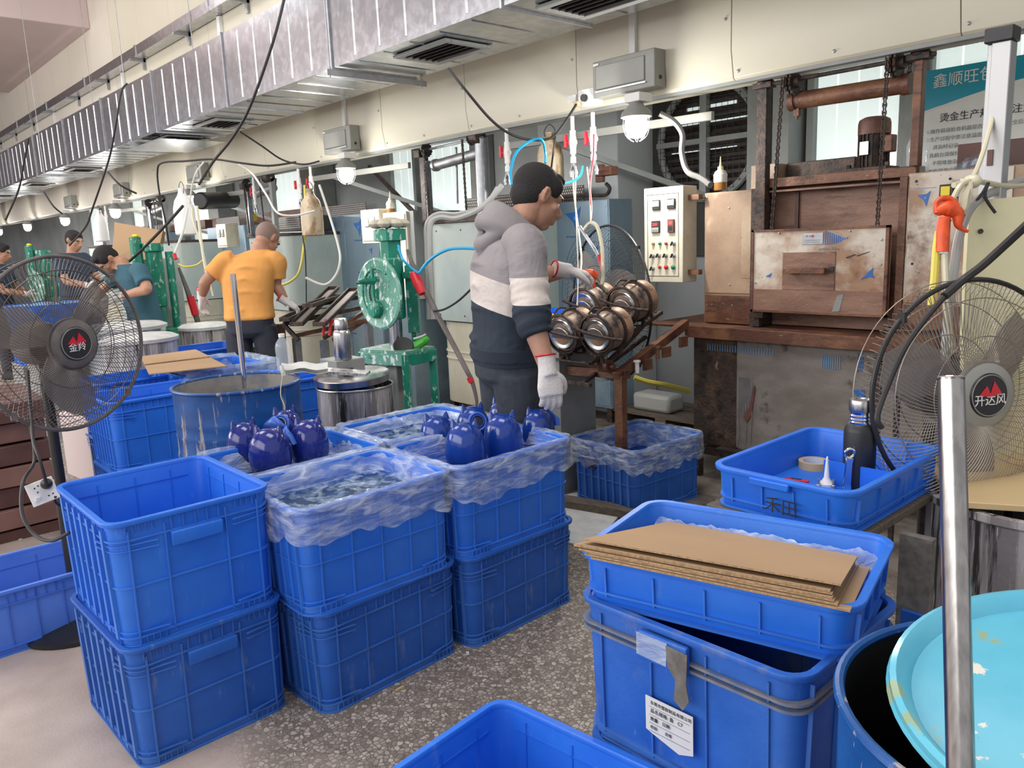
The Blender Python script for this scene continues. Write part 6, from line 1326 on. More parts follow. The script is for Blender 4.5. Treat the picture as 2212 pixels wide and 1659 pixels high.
# low tray with tools, on an iron stand
t2 = crate('shallow blue tray with tools and a black flask standing on the iron stand', (-1.045, 2.148, .73), 0, .425, .60, .118, 'crate', 'tr2', '', ribsL=4, ribsW=5, mid=False, tp=.008, pockets=False)
b = MB(); b.bb(-.075, .04, -.306, -.290, .088, .108); lab(b.build('handle', 'crate', t2, bev=.003), 'moulded grip ledge')
text(t2, '禾田', wm(t2) @ Vector((-.03, -.2985, .026)), .048, 'ink', rz=.0, name='handwriting', ext=.0004)
b = MB(); b.bb(-.04, .195, .048, .052, .01, .085); b.build('divider', 'crate', t2); b = MB(); b.bb(.0, .004, -.28, -.045, .01, .0); 
tapr = thing('tape_roll', 'roll of tan tape lying in the tool tray', 'tape', PZ(1758, 1010, .742))
b = MB(); b.lathe([(.034, 0), (.034, .022), (.036, .022), (.036, 0)], 36, cap0=False, cap1=False); b.build('cardboard_core', 'paper', tapr)
b = MB(); b.loft([[(r*math.cos(2*PI*i/40), r*math.sin(2*PI*i/40), z) for i in range(40)] for r, z in ((.036, 0), (.047, 0), (.047, .024), (.036, .024))], closed=True); b.build('tape_winding', 'tape', tapr)
fk = thing('flask', 'black vacuum flask with steel neck and cap standing in the blue tool tray', 'flask', Vector((-.997, 2.235, .742))); fk.scale = (1.12, 1.12, 1.16)
b = MB(); b.lathe([(.001, 0), (.038, 0), (.040, .004), (.040, .145), (.036, .158), (.028, .166)], 36); b.build('flask_body', 'black', fk)
b = MB(); b.lathe([(.028, .164), (.029, .17), (.027, .173), (.029, .177), (.027, .181), (.029, .186), (.027, .19), (.028, .196)], 36, cap0=False, cap1=False); b.build('threaded_neck', 'chrome', fk)
b = MB(); b.lathe([(.001, .196), (.029, .196), (.030, .199), (.030, .222), (.028, .226), (.018, .226), (.016, .224), (.001, .224)], 36); b.build('cap', 'steel', fk)
wr_ = thing('wrench', 'chrome ring spanner standing upright in the tool tray', 'wrench', PZ(1828, 1062, .742))
b = MB(); R_m = Matrix.Scale(1.15, 3) @ Matrix.Rotation(-.12, 3, 'X') @ Matrix.Rotation(YAW, 3, 'Z')
b.loft([[R_m @ Vector((x*w, y*.0035, z)) for x, y in ((-1, -1), (1, -1), (1, 1), (-1, 1))] for z, w in ((0, .012), (.02, .009), (.07, .008), (.085, .010))])
b.build('shank', 'chrome', wr_, bev=.001)
b = MB(); b.torus(R_m @ Vector((0, 0, .098)), R_m @ Vector((0, 1, .2)), .0135, .0042, 28, 8); b.build('ring_head', 'chrome', wr_)
nz_ = thing('glue_nozzle', 'white pointed glue nozzle standing in the tool tray', 'nozzle', PZ(1785, 1052, .742))
b = MB(); b.lathe([(.001, 0), (.020, 0), (.021, .012), (.012, .022), (.008, .03), (.0055, .06), (.0025, .092), (.001, .093)], 20); b.build('cone', 'white', nz_)
cu = thing('utility_knife', 'red utility knife lying in the tool tray', 'knife', PZ(1720, 1038, .748))
b = MB(); b.box((0, 0, 0), (.072, .014, .009), .25); b.build('knife_handle', 'red', cu, bev=.002); b = MB(); b.box((.0, .0, .005), (.03, .006, .002), .25); b.build('slider', 'black', cu)
for k, (px, py) in enumerate(((1768, 1052), (1800, 1054), (1806, 1046))):
    s2 = MB(); s2.lathe([(.001, 0), (.007, 0), (.007, .010), (.004, .012), (.004, .028), (.001, .028)], 10); o = s2.build('brass_fitting', 'galv_dull'); tag(o, ('small metal fitting left of the white nozzle', 'small metal fitting in front of the white nozzle, right side', 'small metal fitting behind right of the white nozzle')[k], 'fitting', 'small fittings in the tool tray'); o.location = PZ(px, py+2, .742)
ist = thing('iron_stand', 'black iron stand carrying the blue tool tray', 'stand', (-1.045, 2.15, 0))
b = MB(); b.bb(-1.26, -.83, 1.85, 2.45, .705, .728); bw(b, 'stand_top', 'wood_pallet', ist, bev=.003)
for x in (-1.23, -.86):
    for y in (1.88, 2.42): b = MB(); b.bb(x-.02, x+.02, y-.02, y+.02, 0, .705); bw(b, 'leg', 'black_steel', ist)
b = MB(); b.bb(-1.23, -.86, 1.88, 1.91, .25, .28); bw(b, 'cross_bar', 'black_steel', ist)
b = MB(); b.bb(-.80, -.72, 2.05, 2.08, .40, .70); lab(bw(b, 'taped_plate', 'torn_tape', ist), 'plate wrapped in old tape')
b = MB(); b.bb(-.78, -.62, 2.03, 2.045, .30, .50); bw(b, 'blue_plate', 'crate_dark', ist); b = MB(); b.bb(-.79, -.63, 2.04, 2.08, .0, .40); bw(b, 'lower_plate', 'black_steel', ist)
# steel machine body with a wooden board at right edge
mc = thing('steel_vat', 'streaked stainless vat at the right edge behind the fan', 'vat', (-.35, 2.55, 0)); q = P(2240, 1200, 2.3); mc.location = (q.x, q.y, 0)
b = MB(); b.lathe([(.001, 0), (.30, 0), (.30, .70), (.315, .71), (.315, .73), (.29, .73), (.28, .2), (.001, .2)], 40); b.build('vat_body', 'steel_dirty', mc)
b = MB(); b.box((-.02, .05, .745), (.55, .55, .018), .5); tag(b.build('wooden_board', 'tape', bev=.002), 'flat tan wooden board lying on the streaked vat at right', 'board').location = (q.x, q.y, 0)
# right drum with resting lid
dr = thing('drum', 'dark blue open steel drum at the bottom right corner', 'drum', (-.255, 1.235, 0))
b = MB(); b.lathe([(.001, 0), (.285, 0), (.288, .02), (.285, .05), (.285, .25), (.290, .27), (.285, .29), (.285, .52), (.295, .54), (.285, .56), (.285, .80)], 56, cap1=False); b.build('drum_body', 'barrel', dr)
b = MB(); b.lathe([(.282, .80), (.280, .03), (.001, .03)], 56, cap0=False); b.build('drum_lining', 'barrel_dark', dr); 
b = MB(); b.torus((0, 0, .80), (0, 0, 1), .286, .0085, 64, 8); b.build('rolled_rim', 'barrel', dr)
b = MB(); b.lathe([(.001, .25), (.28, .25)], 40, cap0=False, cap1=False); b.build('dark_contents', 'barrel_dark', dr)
ldn = (Vector((0, 0, 1))+RT*-.10+Vector((FW.x, FW.y, 0))*-.10).normalized(); 
ld = thing('turquoise_lid', 'worn turquoise drum lid resting askew on the dark blue drum', 'lid', P(2180, 1480, 1.20)); ld.location = Vector((-.185, 1.265, .832))
b = MB(); b.lathe([(.001, -.012), (.262, -.012), (.270, .004), (.283, .014), (.292, .010), (.295, -.006), (.290, -.014), (.286, -.008), (.284, .002), (.276, .004), (.268, -.016), (.001, -.017)], 64, (0, 0, 0), ldn); b.build('lid_disc', 'lid_teal', ld)
b = MB(); b.torus(ldn*-.004, ldn, .291, .006, 64, 6); b.build('curled_edge', 'lid_teal', ld)
rd_ = thing('steel_rod', 'thick polished steel tube standing upright before the bottom right drum', 'rod', P(2075, 1659, 1.30))
b = MB(); p0, p1 = P(2054, 816, .99), P(2076, 1690, .93); p1 = p0+(p1-p0)*1.75; b.cyl(p0, p1, .0155, n=32, cap=False); b.cyl(p0, p0+(p1-p0)*.004, .0155, n=32); bw(b, 'tube', 'tube_steel', rd_)
b = MB(); b.torus(p0, (p1-p0), .0147, .0012, 32, 6); bw(b, 'tube_lip', 'chrome', rd_)
# ================================================================== LEFT AND MIDDLE DRUMS
bd = thing('drum', 'scuffed blue steel drum holding a bright rod behind the jar crates', 'drum', (-3.60, 1.48, 0))
b = MB(); b.lathe([(.001, 0), (.285, 0), (.288, .02), (.285, .05), (.285, .27), (.289, .29), (.285, .31), (.285, .56), (.289, .58), (.285, .60), (.285, .66), (.2875, .67), (.285, .68), (.285, .72), (.2875, .73), (.285, .74), (.285, .88)], 56, cap1=False); b.build('drum_body', 'barrel', bd)
b = MB(); b.lathe([(.281, .88), (.279, .6), (.001, .6)], 56, cap0=False); b.build('drum_lining', 'barrel_in', bd)
b = MB(); b.lathe([(.279, .80), (.001, .80)], 48, cap0=False, cap1=False); b.build('liquid_surface', 'liquid', bd)
b = MB(); b.torus((0, 0, .88), (0, 0, 1), .287, .008, 64, 8); b.build('rolled_rim', 'barrel', bd)
rr_ = thing('steel_rod', 'bright steel rod leaning up out of the scuffed blue drum', 'rod', P(530, 840, 3.55))
b = MB(); p0 = P(503, 592, 3.5); p1 = P(530, 838, 3.62); b.cyl(p0, p1, .0125, n=20); bw(b, 'rod_body', 'chrome', rr_)
wd_ = MB(); wd_.tube([P(612, 800, 3.45), P(606, 850, 3.44), P(615, 880, 3.44), P(610, 900, 3.44), P(603, 918, 3.44)], .0022, 5); tag(wd_.build('cord', 'hose_clear'), 'thin pale string hanging over the scuffed blue drum', 'string')
rg = thing('rag', 'wet white rag draped between the blue drum and the steel drum', 'rag', P(640, 790, 3.9))
b = MB(); q = [[P(608+100*i/8+4*noise.noise(Vector((i, j, 1))), 783+14*j/4+ (5*math.sin(i*1.3))*.5+.06*(i-4)**2, 3.95-.12*j/4) for i in range(9)] for j in range(5)]
vs = [p for r_ in q for p in r_]; fs = [(j*9+i, j*9+i+1, (j+1)*9+i+1, (j+1)*9+i) for j in range(4) for i in range(8)]; b.add(vs, fs); b.add([p+Vector((0, 0, -.02)) for p in vs], [f[::-1] for f in fs]); bw(b, 'rag_cloth', 'board_white', rg)
b = MB(); b.tube([P(608, 792, 3.83), P(610, 800, 3.82), P(613, 812, 3.82)], .012, 6); bw(b, 'rag_end', 'board_white', rg)
sd = thing('steel_drum', 'splashed stainless drum with a lid across it beside the blue drum', 'drum', (-3.76, 2.20, 0))
b = MB(); b.lathe([(.001, 0), (.20, 0), (.205, .01), (.205, .74)], 48, cap1=False); b.build('drum_body', 'steel_dirty', sd)
b = MB(); b.lathe([(.202, .74), (.20, .5), (.001, .5)], 40, cap0=False); b.build('drum_lining', 'steel_dirty', sd); b = MB(); b.torus((0, 0, .742), (0, 0, 1), .205, .006, 56, 8); b.build('rolled_rim', 'steel', sd)
b = MB(); b.tube([(-.205, .02, .72), (-.23, .02, .70), (-.235, .02, .62), (-.21, .02, .60)], .005, 6); b.build('side_handle', 'black_steel', sd)
b = MB(); b.blob((.02, .0, .70), (.15, .12, .04), 16, 8); b.build('blue_contents', 'crate_dark', sd)
ls = thing('round_lid', 'round stainless lid lying tilted on the splashed stainless drum', 'lid', (-3.78, 2.20, .79))
ln = (Vector((0, 0, 1))+RT*-.02-Vector((FW.x, FW.y, 0))*.06).normalized()
b = MB(); b.lathe([(.001, .015), (.200, .015), (.208, .010), (.208, -.022), (.200, -.024), (.001, -.0)], 48, (0, 0, 0), ln); b.build('lid_disc', 'steel', ls)
b = MB(); b.cyl((-.02, -.02, .022), (-.02, -.02, .045), .035, n=20); b.build('lid_knob', 'black', ls)
b = MB(); b.tube([Vector((-.02, -.02, .04)), Vector((-.10, -.09, .04)), Vector((-.16, -.14, .035))], [.018, .013, .013], 8); b.build('paddle_handle', 'conduit', ls)
sc = thing('scraper_tray', 'flat grey scraper tray lying across the stainless drum under its lid', 'tray', P(730, 800, 3.95))
b = MB(); b.prism([P(655, 790, 4.0), P(660, 800, 3.9), P(790, 808, 3.9), P(800, 800, 4.05)], (0, 0, -.012)); bw(b, 'tray_plate', 'steel_dirty', sc)
fk2 = thing('flask', 'tall stainless vacuum flask standing behind the stainless drum', 'flask', P(742, 775, 4.35)); s_ = 1.02
b = MB(); b.lathe([(.001, 0), (.046, 0), (.048, .005), (.048, .135), (.044, .152), (.036, .160)], 32); b.build('flask_body', 'steel', fk2)
b = MB(); b.lathe([(.034, .158), (.036, .163)], 32, cap0=False, cap1=False); b.build('neck_ring', 'black', fk2)
b = MB(); b.lathe([(.001, .163), (.036, .163), (.037, .167), (.035, .215), (.030, .222), (.001, .224)], 32); b.build('cap', 'steel', fk2)
fs_ = MB(); z = fk2.location.z; fs_.box((fk2.location.x-.05, fk2.location.y+.02, (z-.001)/2), (.18, .18, z-.003)); tag(fs_.build('side_bench', 'frame_grey', bev=.005), 'grey side bench under the stainless flask', 'bench')
# bottle and crate behind the drums
crate('blue crate beside the rag under the clear water bottle, upper one', (-4.45, 2.22, .37), R90, .62, .46, .365, 'crate', 's2b', '', ribsL=5, ribsW=8)
crate('blue crate, lower one below the clear water bottle', (-4.45, 2.22, 0), R90, .62, .46, .375, 'crate_dark', 's2', '', ribsL=5, ribsW=8)
bt = pet_bottle('clear water bottle with white cap standing beyond the blue drum', P(615, 800, 4.3), .20, .040)
bs = MB(); z = bt.location.z; bs.box((bt.location.x, bt.location.y, z-.006), (.30, .10, .010), .8); tag(bs.build('board_strip', 'crate'), 'blue strip across the crate under the clear water bottle', 'strip')
# crate with film and carton on it
crate('blue crate under the flat brown carton and film, behind the left fan', (-5.30, 2.0, .36), R90, .62, .60, .38, 'crate', 'x5', '', ribsL=5, ribsW=6)
crate('dark blue crate at floor level under the flat brown carton', (-5.30, 2.0, 0), R90, .62, .60, .37, 'crate_dark', 'x6', '', ribsL=5, ribsW=6)
liner('blue-tinged film bulging from the crate under the flat carton', (-5.30, 2.05, .36), R90, .64, .62, .40, .10, .10, 31, m='film_haze')
ct = thing('flat_carton', 'flat brown folded carton lying on the film-lined crate left of centre', 'cardboard', P(395, 783, 5.6))
zc = .785
def zz(px, py, z=zc): return PZ(px, py, z)
q = [zz(304, 772), zz(423, 757), zz(490, 790), zz(322, 808)]
b = MB(); b.prism(q, (0, 0, -.006)); bw(b, 'lower_flap', 'carton', ct)
b = MB(); b.prism([p_+Vector((0, 0, .008)) for p_ in (q[0].lerp(q[3], .0), q[1].lerp(q[2], .0), q[1].lerp(q[2], .48), q[0].lerp(q[3], .52))], (0, 0, -.005)); bw(b, 'upper_flap', 'carton', ct)
b = MB(); a_ = q[0].lerp(q[3], .5)+Vector((0, 0, .006)); c_ = q[1].lerp(q[2], .5)+Vector((0, 0, .006)); b.tube([a_, c_], .004, 5, 1); bw(b, 'fold_crease', 'carton_edge', ct)
# stacks of brown boards at far left
bz = P(20, 1010, 4.3); 
for k in range(7):
    b = MB(); off = .02*math.sin(k*2.3); b.box((bz.x-.28+off, bz.y-.12+off, .06+.115*k-.055+.0), (.75, .62, .105-.002*(k % 2)), .05*math.sin(k*1.7))
    tag(b.build('board_bundle', 'terracotta' if k % 2 else 'wood_dark', bev=.004), 'bundle of brown boards at the left edge, %s of the stack' % ['lowest', 'second from the floor', 'third from the floor', 'middle', 'fifth from the floor', 'second from the top', 'topmost'][k], 'boards', 'stacked board bundles at left')
b = MB(); q = P(95, 930, 5.2); b.box((q.x, q.y+.2, .22), (.5, .05, .44), .1); tag(b.build('white_panel', 'pink_wall', bev=.004), 'pale panel standing on the floor behind the fan pole', 'panel')
# drums with white tops at left middle
for j, (px, py, t, r, lb_) in enumerate(((300, 725, 5.9, .26, 'round stainless pot with a white lid left of the green press'), (270, 700, 6.4, .30, 'round table pot with white cover behind the left fan'), (440, 700, 6.9, .20, 'small black-banded drum with pale lid beside the green press'))):
    p = P(px, py, t); d = thing('covered_pot', lb_, 'pot', (p.x, p.y, 0)); h = p.z
    b = MB(); b.lathe([(.001, 0), (r, 0), (r, h*.45), (r+.006, h*.46), (r, h*.47), (r, h-.03)], 36); b.build('pot_body', 'steel_dirty' if j != 1 else 'galv', d)
    b = MB(); b.lathe([(r+.012, h-.04), (r+.015, h-.015), (r*.9, h+.005), (.001, h+.012)], 36); b.build('pot_cover', 'board_white', d)
bt2 = thing('blue_basin', 'blue-green mesh covered basin behind the left fan cage', 'basin', P(100, 655, 6.6)); h = bt2.location.z
b = MB(); b.lathe([(.001, -.25), (.27, -.25), (.31, 0), (.30, 0), (.26, -.24), (.001, -.24)], 36); b.build('basin_body', 'crate_dark', bt2); b = MB(); b.lathe([(.30, -.01), (.001, .012)], 36, cap0=False, cap1=False); b.build('mesh_cover', 'pe_mark_pale', bt2)
b = MB(); b.cyl((0, 0, -.25), (0, 0, -h), .2, n=20); b.build('pedestal', 'frame_grey', bt2)
# big open carton standing behind the teal man
oc2 = thing('open_carton', 'large opened brown carton standing behind the teal-shirted man', 'carton', P(300, 530, 7.6))
def c4(pts, t): return [P(x, y, t) for x, y in pts]
b = MB(); b.prism([P(247, 480, 7.6), P(352, 498, 7.6), P(338, 560, 7.5), P(245, 560, 7.4)], FW*.01); bw(b, 'front_flap', 'carton', oc2)
b = MB(); b.prism([P(352, 498, 7.6), P(357, 502, 7.9), P(345, 560, 7.8), P(338, 560, 7.5)], FW*.01); bw(b, 'side_flap', 'carton_edge', oc2)
b = MB(); b.prism([P(247, 480, 7.6), P(249, 479, 7.9), P(240, 560, 7.8), P(245, 560, 7.4)], FW*.01); bw(b, 'side_flap', 'carton', oc2)
b = MB(); q = P(295, 560, 7.6); b.box((q.x, q.y+.1, q.z/2), (.6, .4, q.z)); tag(b.build('steel_locker', 'celadon', bev=.005), 'low steel locker under the large open carton', 'locker')
# long blue crate far left behind fan
crate('long blue bin far left behind the fan cage', (-8.3, 1.75, .55), R90, .70, .45, .22, 'crate', 'fb', '', ribsL=5, ribsW=4, mid=False)
tbx = MB(); tbx.bb(-8.55, -8.05, 1.4, 2.1, 0, .549); tag(tbx.build('low_table', 'frame_grey', bev=.004), 'low grey table under the long blue bin at far left', 'table')
# far litter of paper on floor
for k, (px, py) in enumerate(((35, 1164), (864, 1487), (1010, 1411))):
    p = PZ(px, py, .003); b = MB(); b.box((0, 0, 0), ((.07, .012, .003), (.03, .008, .006), (.012, .01, .008))[k], .6+k); o = b.build('scrap', ('paper', 'tape', 'paper')[k]); o.location = p
    tag(o, ('white paper scrap on the floor below the hanging socket', 'tan wood chip on the terrazzo before the second crate stack', 'tiny white scrap between the second and third crate stacks')[k], 'scrap')
# ================================================================== DARK BLUE ANIMAL-EARED MOULDINGS
def jar(label, px, py, Z, R=.062, H=.16, rz=0, hole=None, flap=None, tilt=(0, 0), grp='dark blue eared mouldings', m_='jar'):
    """px,py: centre of the visible belly; Z: height of the base"""
    c = PZ(px, py, Z+H*.5); r = thing('plastic_moulding', label, 'moulding', (c.x, c.y, Z), rot=(tilt[0], tilt[1], rz), group=grp)
    prof = [(.001, 0), (.78, .0), (.92, .06), (1.0, .22), (1.01, .40), (.98, .54), (.92, .67), (.81, .79), (.66, .89), (.46, .96), (.24, .995), (.001, 1.0)]; R *= 1.15; H *= 1.07
    b = MB(); n = 36; L = []
    for rr, z in prof:
        row = []
        for i in range(n):
            a = 2*PI*i/n; k = 1+.035*math.cos(2*a)*(z > .2); brow = .05*max(0, math.cos(a-PI/2))**6*math.exp(-((z-.80)/.08)**2)
            row.append(((rr*k+brow)*R*math.cos(a), (rr+brow)*R*.94*math.sin(a), z*H))
        L.append(row)
    b.loft(L); b.build('moulding_body', m_, r, ang=80)
    for s_ in (-1, 1):
        b = MB(); L = []
        for q in range(6):
            u = q/5; w = (1-u)**.8*.017+.0012; cx_ = s_*(R*.52+.005*u); z_ = H*.90+u*.034
            L.append([(cx_+w*math.cos(2*PI*i/10), w*.55*math.sin(2*PI*i/10)+.002*u, z_) for i in range(10)])
        b.loft(L); b.build('ear', m_, r, ang=80)
    if hole is not None:
        d = Vector((math.cos(hole), math.sin(hole), .35)).normalized(); p = Vector((d.x*R*.92, d.y*R*.92, H*.70))
        b = MB(); b.torus(p, d, R*.50, .006, 28, 8); b.build('opening_rim', 'jar_flap', r); b = MB(); b.torus(p+d*.004, d, R*.36, .004, 28, 6); b.build('inner_ring', 'jar', r)
        b = MB(); b.cyl(p-d*.010, p+d*.001, R*.45, n=24); b.build('opening', 'black', r)
    if flap is not None:
        d = Vector((math.cos(flap), math.sin(flap), 0)); s2 = Vector((-d.y, d.x, 0)); b = MB(); L = []
        for q in range(7):
            a = -1.1+2.2*q/6; wob = .006*math.sin(q*2.1); L.append([Vector((0, 0, H*.55))+(d*math.cos(a*.7)+s2*math.sin(a*.7))*(R*1.02+e+wob)+Vector((0, 0, H*.36*math.sin(PI*(q/6))*g+.0)) for e, g in ((.0, 0), (.020, .1), (.026, .8), (.006, 1.1))])
        b.loft(L); lab(b.build('flash_flap', 'jar_flap', r, ang=80), 'lighter blue moulding flash')
    return r
ZJ = .60
# six/seven in the right crate
dv = YAW
jar('dark blue eared moulding at the front right of the six, near the crate edge', 1086, 945, ZJ, .068, .175, dv+.1)
jar('dark blue eared moulding at the front centre of the six', 1005, 965, ZJ, .068, .175, dv-.05)
jar('speckled shiny dark blue moulding at the left end of the six', 945, 945, ZJ, .064, .165, dv+.3)
jar('dark blue moulding with open ringed mouth at the back of the six', 1022, 925, ZJ+.01, .064, .17, dv+.5, hole=dv+3.9-PI*.05)
jar('tallest-standing dark blue moulding at the back with a blue flap on its right', 1090, 905, ZJ+.015, .062, .165, dv+.2, flap=dv+.1)
jar('dark blue moulding at the right end with light blue flap outward', 1163, 930, ZJ, .062, .165, dv+.4, flap=dv-.3)
# four in the left crate
jar('dark blue eared moulding at the front of the left four', 583, 975, .62, .070, .165, dv, grp='dark blue eared mouldings in the left crate', m_='jar_navy')
jar('dark blue eared moulding at the left end, tilted, of the left four', 530, 960, .62, .064, .165, dv+.7, grp='dark blue eared mouldings in the left crate', m_='jar_navy')
jar('dark blue eared moulding at the right end of the left four', 668, 955, .62, .066, .165, dv+.1, flap=dv+2.6, grp='dark blue eared mouldings in the left crate', m_='jar_navy')
jar('dark blue moulding with light blue open mouth at the back of the left four', 618, 925, .66, .058, .14, dv+.5, hole=dv+3.3, flap=dv+3.0, grp='dark blue eared mouldings in the left crate', m_='jar_navy')
# navy parts lying in the crate by the rack post
for k, (px, py, z) in enumerate(((1320, 960, .24), (1365, 968, .24), (1395, 975, .22), (1345, 985, .2))):
    jar('navy glossy part under film in the rack-post crate, %s' % ('left', 'middle', 'right', 'front')[k], px, py, z, .07, .17, k*1.3, tilt=(1.4, .2*k), grp='navy parts in the rear crate', m_='jar_navy')
# ================================================================== PEOPLE
def remeshed(mb, name, m, root, voxel=.008, smooth=3):
    o = bw(mb, name, m, root, smooth=False)
    md = o.modifiers.new('r', 'REMESH'); md.mode = 'VOXEL'; md.voxel_size = voxel; md.use_smooth_shade = True
    if smooth: s = o.modifiers.new('s', 'SMOOTH'); s.iterations = smooth; s.factor = .6
    bpy.context.view_layer.update(); dg = bpy.context.evaluated_depsgraph_get()
    me = bpy.data.meshes.new_from_object(o.evaluated_get(dg)); o.modifiers.clear(); old = o.data; o.data = me; bpy.data.meshes.remove(old)
    me.name = name; return o
def ell(mb, rings, n=22, p=2.4):
    L = []
    for c, a, b_ in rings:
        row = []
        for i in range(n):
            t = 2*PI*i/n; ct, st_ = math.cos(t), math.sin(t); k = (abs(ct)**p+abs(st_)**p)**(-1/p); row.append(Vector(c)+a*ct*k+b_*st_*k)
        L.append(row)
    mb.loft(L)
def hand_mesh(mb, wrist, d, palm_n, side, s=1.0, curl=.5, glove=True):
    """wrist point, d: direction of the fingers, palm_n: palm normal, side: towards the thumb"""
    d = d.normalized(); side = (side-d*side.dot(d)).normalized(); pn = d.cross(side); pn = pn if pn.dot(palm_n) > 0 else -pn
    g = 1.18 if glove else 1
    ell(mb, [(wrist-d*.02*s, side*.026*s*g, pn*.020*s*g), (wrist+d*.02*s, side*.034*s*g, pn*.019*s*g), (wrist+d*.06*s, side*.042*s*g, pn*.017*s*g), (wrist+d*.092*s, side*.041*s*g, pn*.014*s*g)], 16)
    for k, (o_, ln) in enumerate(((.030, .070), (.010, .080), (-.010, .074), (-.029, .058))):
        b0 = wrist+d*.082*s+side*o_*s; c1 = curl*(1+.12*k)
        p1 = b0+(d*math.cos(c1*.6)+pn*math.sin(c1*.6))*ln*.45*s+side*o_*.12*s; p2 = p1+(d*math.cos(c1*1.5)+pn*math.sin(c1*1.5))*ln*.32*s; p3 = p2+(d*math.cos(c1*2.2)+pn*math.sin(c1*2.2))*ln*.25*s
        mb.tube([b0-d*.02*s, b0, p1, p2, p3], [.0105*s*g, .0105*s*g, .0098*s*g, .009*s*g, .0065*s*g], 10, 3)
    t0 = wrist+d*.022*s+side*.028*s; t1 = t0+(side*.75+d*.6+pn*.25).normalized()*.038*s; t2 = t1+(d*.95+side*.2+pn*.45).normalized()*.032*s; t3 = t2+(d*.9-side*.05+pn*.6).normalized()*.022*s
    mb.tube([t0-side*.015*s, t0, t1, t2, t3], [.016*s*g, .015*s*g, .012*s*g, .011*s*g, .008*s*g], 10, 3)
def person(label, pos, F, J, m, H=1.0, hairless=False, vox=.0085, hood=False, band=None, sleeve='short', face_down=.35, look=None, gloves=True, grip=None, jaw=1.0):
    """J: joints as world points: pelvis, waist, chest, upper, neck, head, Ls/Le/Lw/Lh, Rs/Re/Rw/Rh, hipL/kneeL/ankL ..., F: chest facing"""
    F = Vector(F); F.z = 0; F.normalize(); S = Vector((F.y, -F.x, 0)); U = Vector((0, 0, 1))
    r = thing('person', label, 'person', (pos[0], pos[1], 0))
    hF = Vector(look) if look is not None else F.copy(); hF.z = 0; hF.normalize(); hS = Vector((hF.y, -hF.x, 0))
    hf = (hF*math.cos(face_down)-U*math.sin(face_down)).normalized(); hu = (U*math.cos(face_down)+hF*math.sin(face_down)).normalized()
    h = J['head']; s = H
    # continuous body: head with face, neck, trunk, arms, legs
    b = MB(); RM = Matrix((hS, hf, hu)).transposed()
    def hp(x, y, z): return h+RM @ Vector((x*s, y*s, z*s))
    b.blob(hp(0, -.012, .025), (.076*s, .097*s, .092*s), 26, 18, RM); b.blob(hp(0, .030, -.035), (.060*s, .066*s, .078*s*jaw), 22, 14, RM); b.blob(hp(0, .058, -.088), (.032*s, .030*s, .026*s), 14, 10, RM)
    b.blob(hp(0, .080, .022), (.052*s, .020*s, .018*s), 14, 8, RM)
    b.tube([hp(0, .088, .018), hp(0, .102, -.010), hp(0, .116, -.032), hp(0, .098, -.042)], [.010*s, .012*s, .015*s, .012*s], 10, 3)
    for sx in (-1, 1):
        b.blob(hp(sx*.015, .098, -.036), (.010*s, .010*s, .008*s), 8, 6, RM); b.blob(hp(sx*.044, .060, -.020), (.022*s, .022*s, .018*s), 10, 8, RM)
        b.tube([hp(sx*.074, -.012, -.025), hp(sx*.086, -.020, .002), hp(sx*.086, -.016, .022), hp(sx*.078, .0, .018), hp(sx*.074, .004, -.004), hp(sx*.074, -.008, -.030)], .0068*s, 8, 4)
        b.blob(hp(sx*.077, -.008, -.002), (.006*s, .014*s, .022*s), 8, 8, RM)
    b.tube([hp(-.022, .092, -.062), hp(0, .101, -.060), hp(.022, .092, -.062)], .0065*s, 8, 3); b.tube([hp(-.018, .090, -.072), hp(0, .098, -.073), hp(.018, .090, -.072)], .0068*s, 8, 3)
    nk = J['neck']; b.tube([hp(0, -.03, -.02), hp(0, -.022, -.075), nk, nk-U*.06], [.056*s, .054*s, .060*s, .075*s], 16, 3)
    up = J['upper']; ch = J['chest']; wa = J['waist']; pe = J['pelvis']
    ell(b, [(nk-U*.01, S*.06*s, F*.055*s), (up, S*.155*s, F*.085*s), (ch, S*.145*s, F*.10*s), (wa, S*.125*s, F*.09*s), (pe, S*.14*s, F*.10*s), (pe-U*.08, S*.12*s, F*.09*s)])
    for q in 'LR':
        b.tube([J[q+'s'], J[q+'s'].lerp(J[q+'e'], .5), J[q+'e'], J[q+'e'].lerp(J[q+'w'], .35), J[q+'w']], [.052*s, .046*s, .040*s, .041*s, .027*s], 16, 4)
        b.tube([J['hip'+q], J['hip'+q].lerp(J['knee'+q], .5), J['knee'+q], J['knee'+q].lerp(J['ank'+q], .35), J['ank'+q]], [.078*s, .068*s, .052*s, .052*s, .036*s], 16, 3)
        if not gloves: hand_mesh(b, J[q+'w'], J[q+'h']-J[q+'w'], -S if q == 'R' else S, F, s, .5, False)
    remeshed(b, 'body', m['skin'], r, vox*.75, 2)
    # hair
    b = MB()
    if hairless:
        b.blob(hp(0, -.016, .029), (.0785*s, .099*s, .0945*s), 26, 18, RM)
        remeshed(b, 'cropped_hair', 'stubble', r, vox*.8, 1)
        # trim
    else:
        b.blob(hp(0, -.017, .036), (.0805*s, .100*s, .089*s), 26, 18, RM); b.blob(hp(0, -.046, -.006), (.070*s, .066*s, .068*s), 20, 12, RM); b.blob(hp(0, .046, .088), (.054*s, .042*s, .026*s), 16, 10, RM)
        for sx in (-1, 1): b.blob(hp(sx*.058, .020, .045), (.0235*s, .046*s, .042*s), 12, 8, RM)
        remeshed(b, 'hair', 'hair', r, vox*.8, 2)
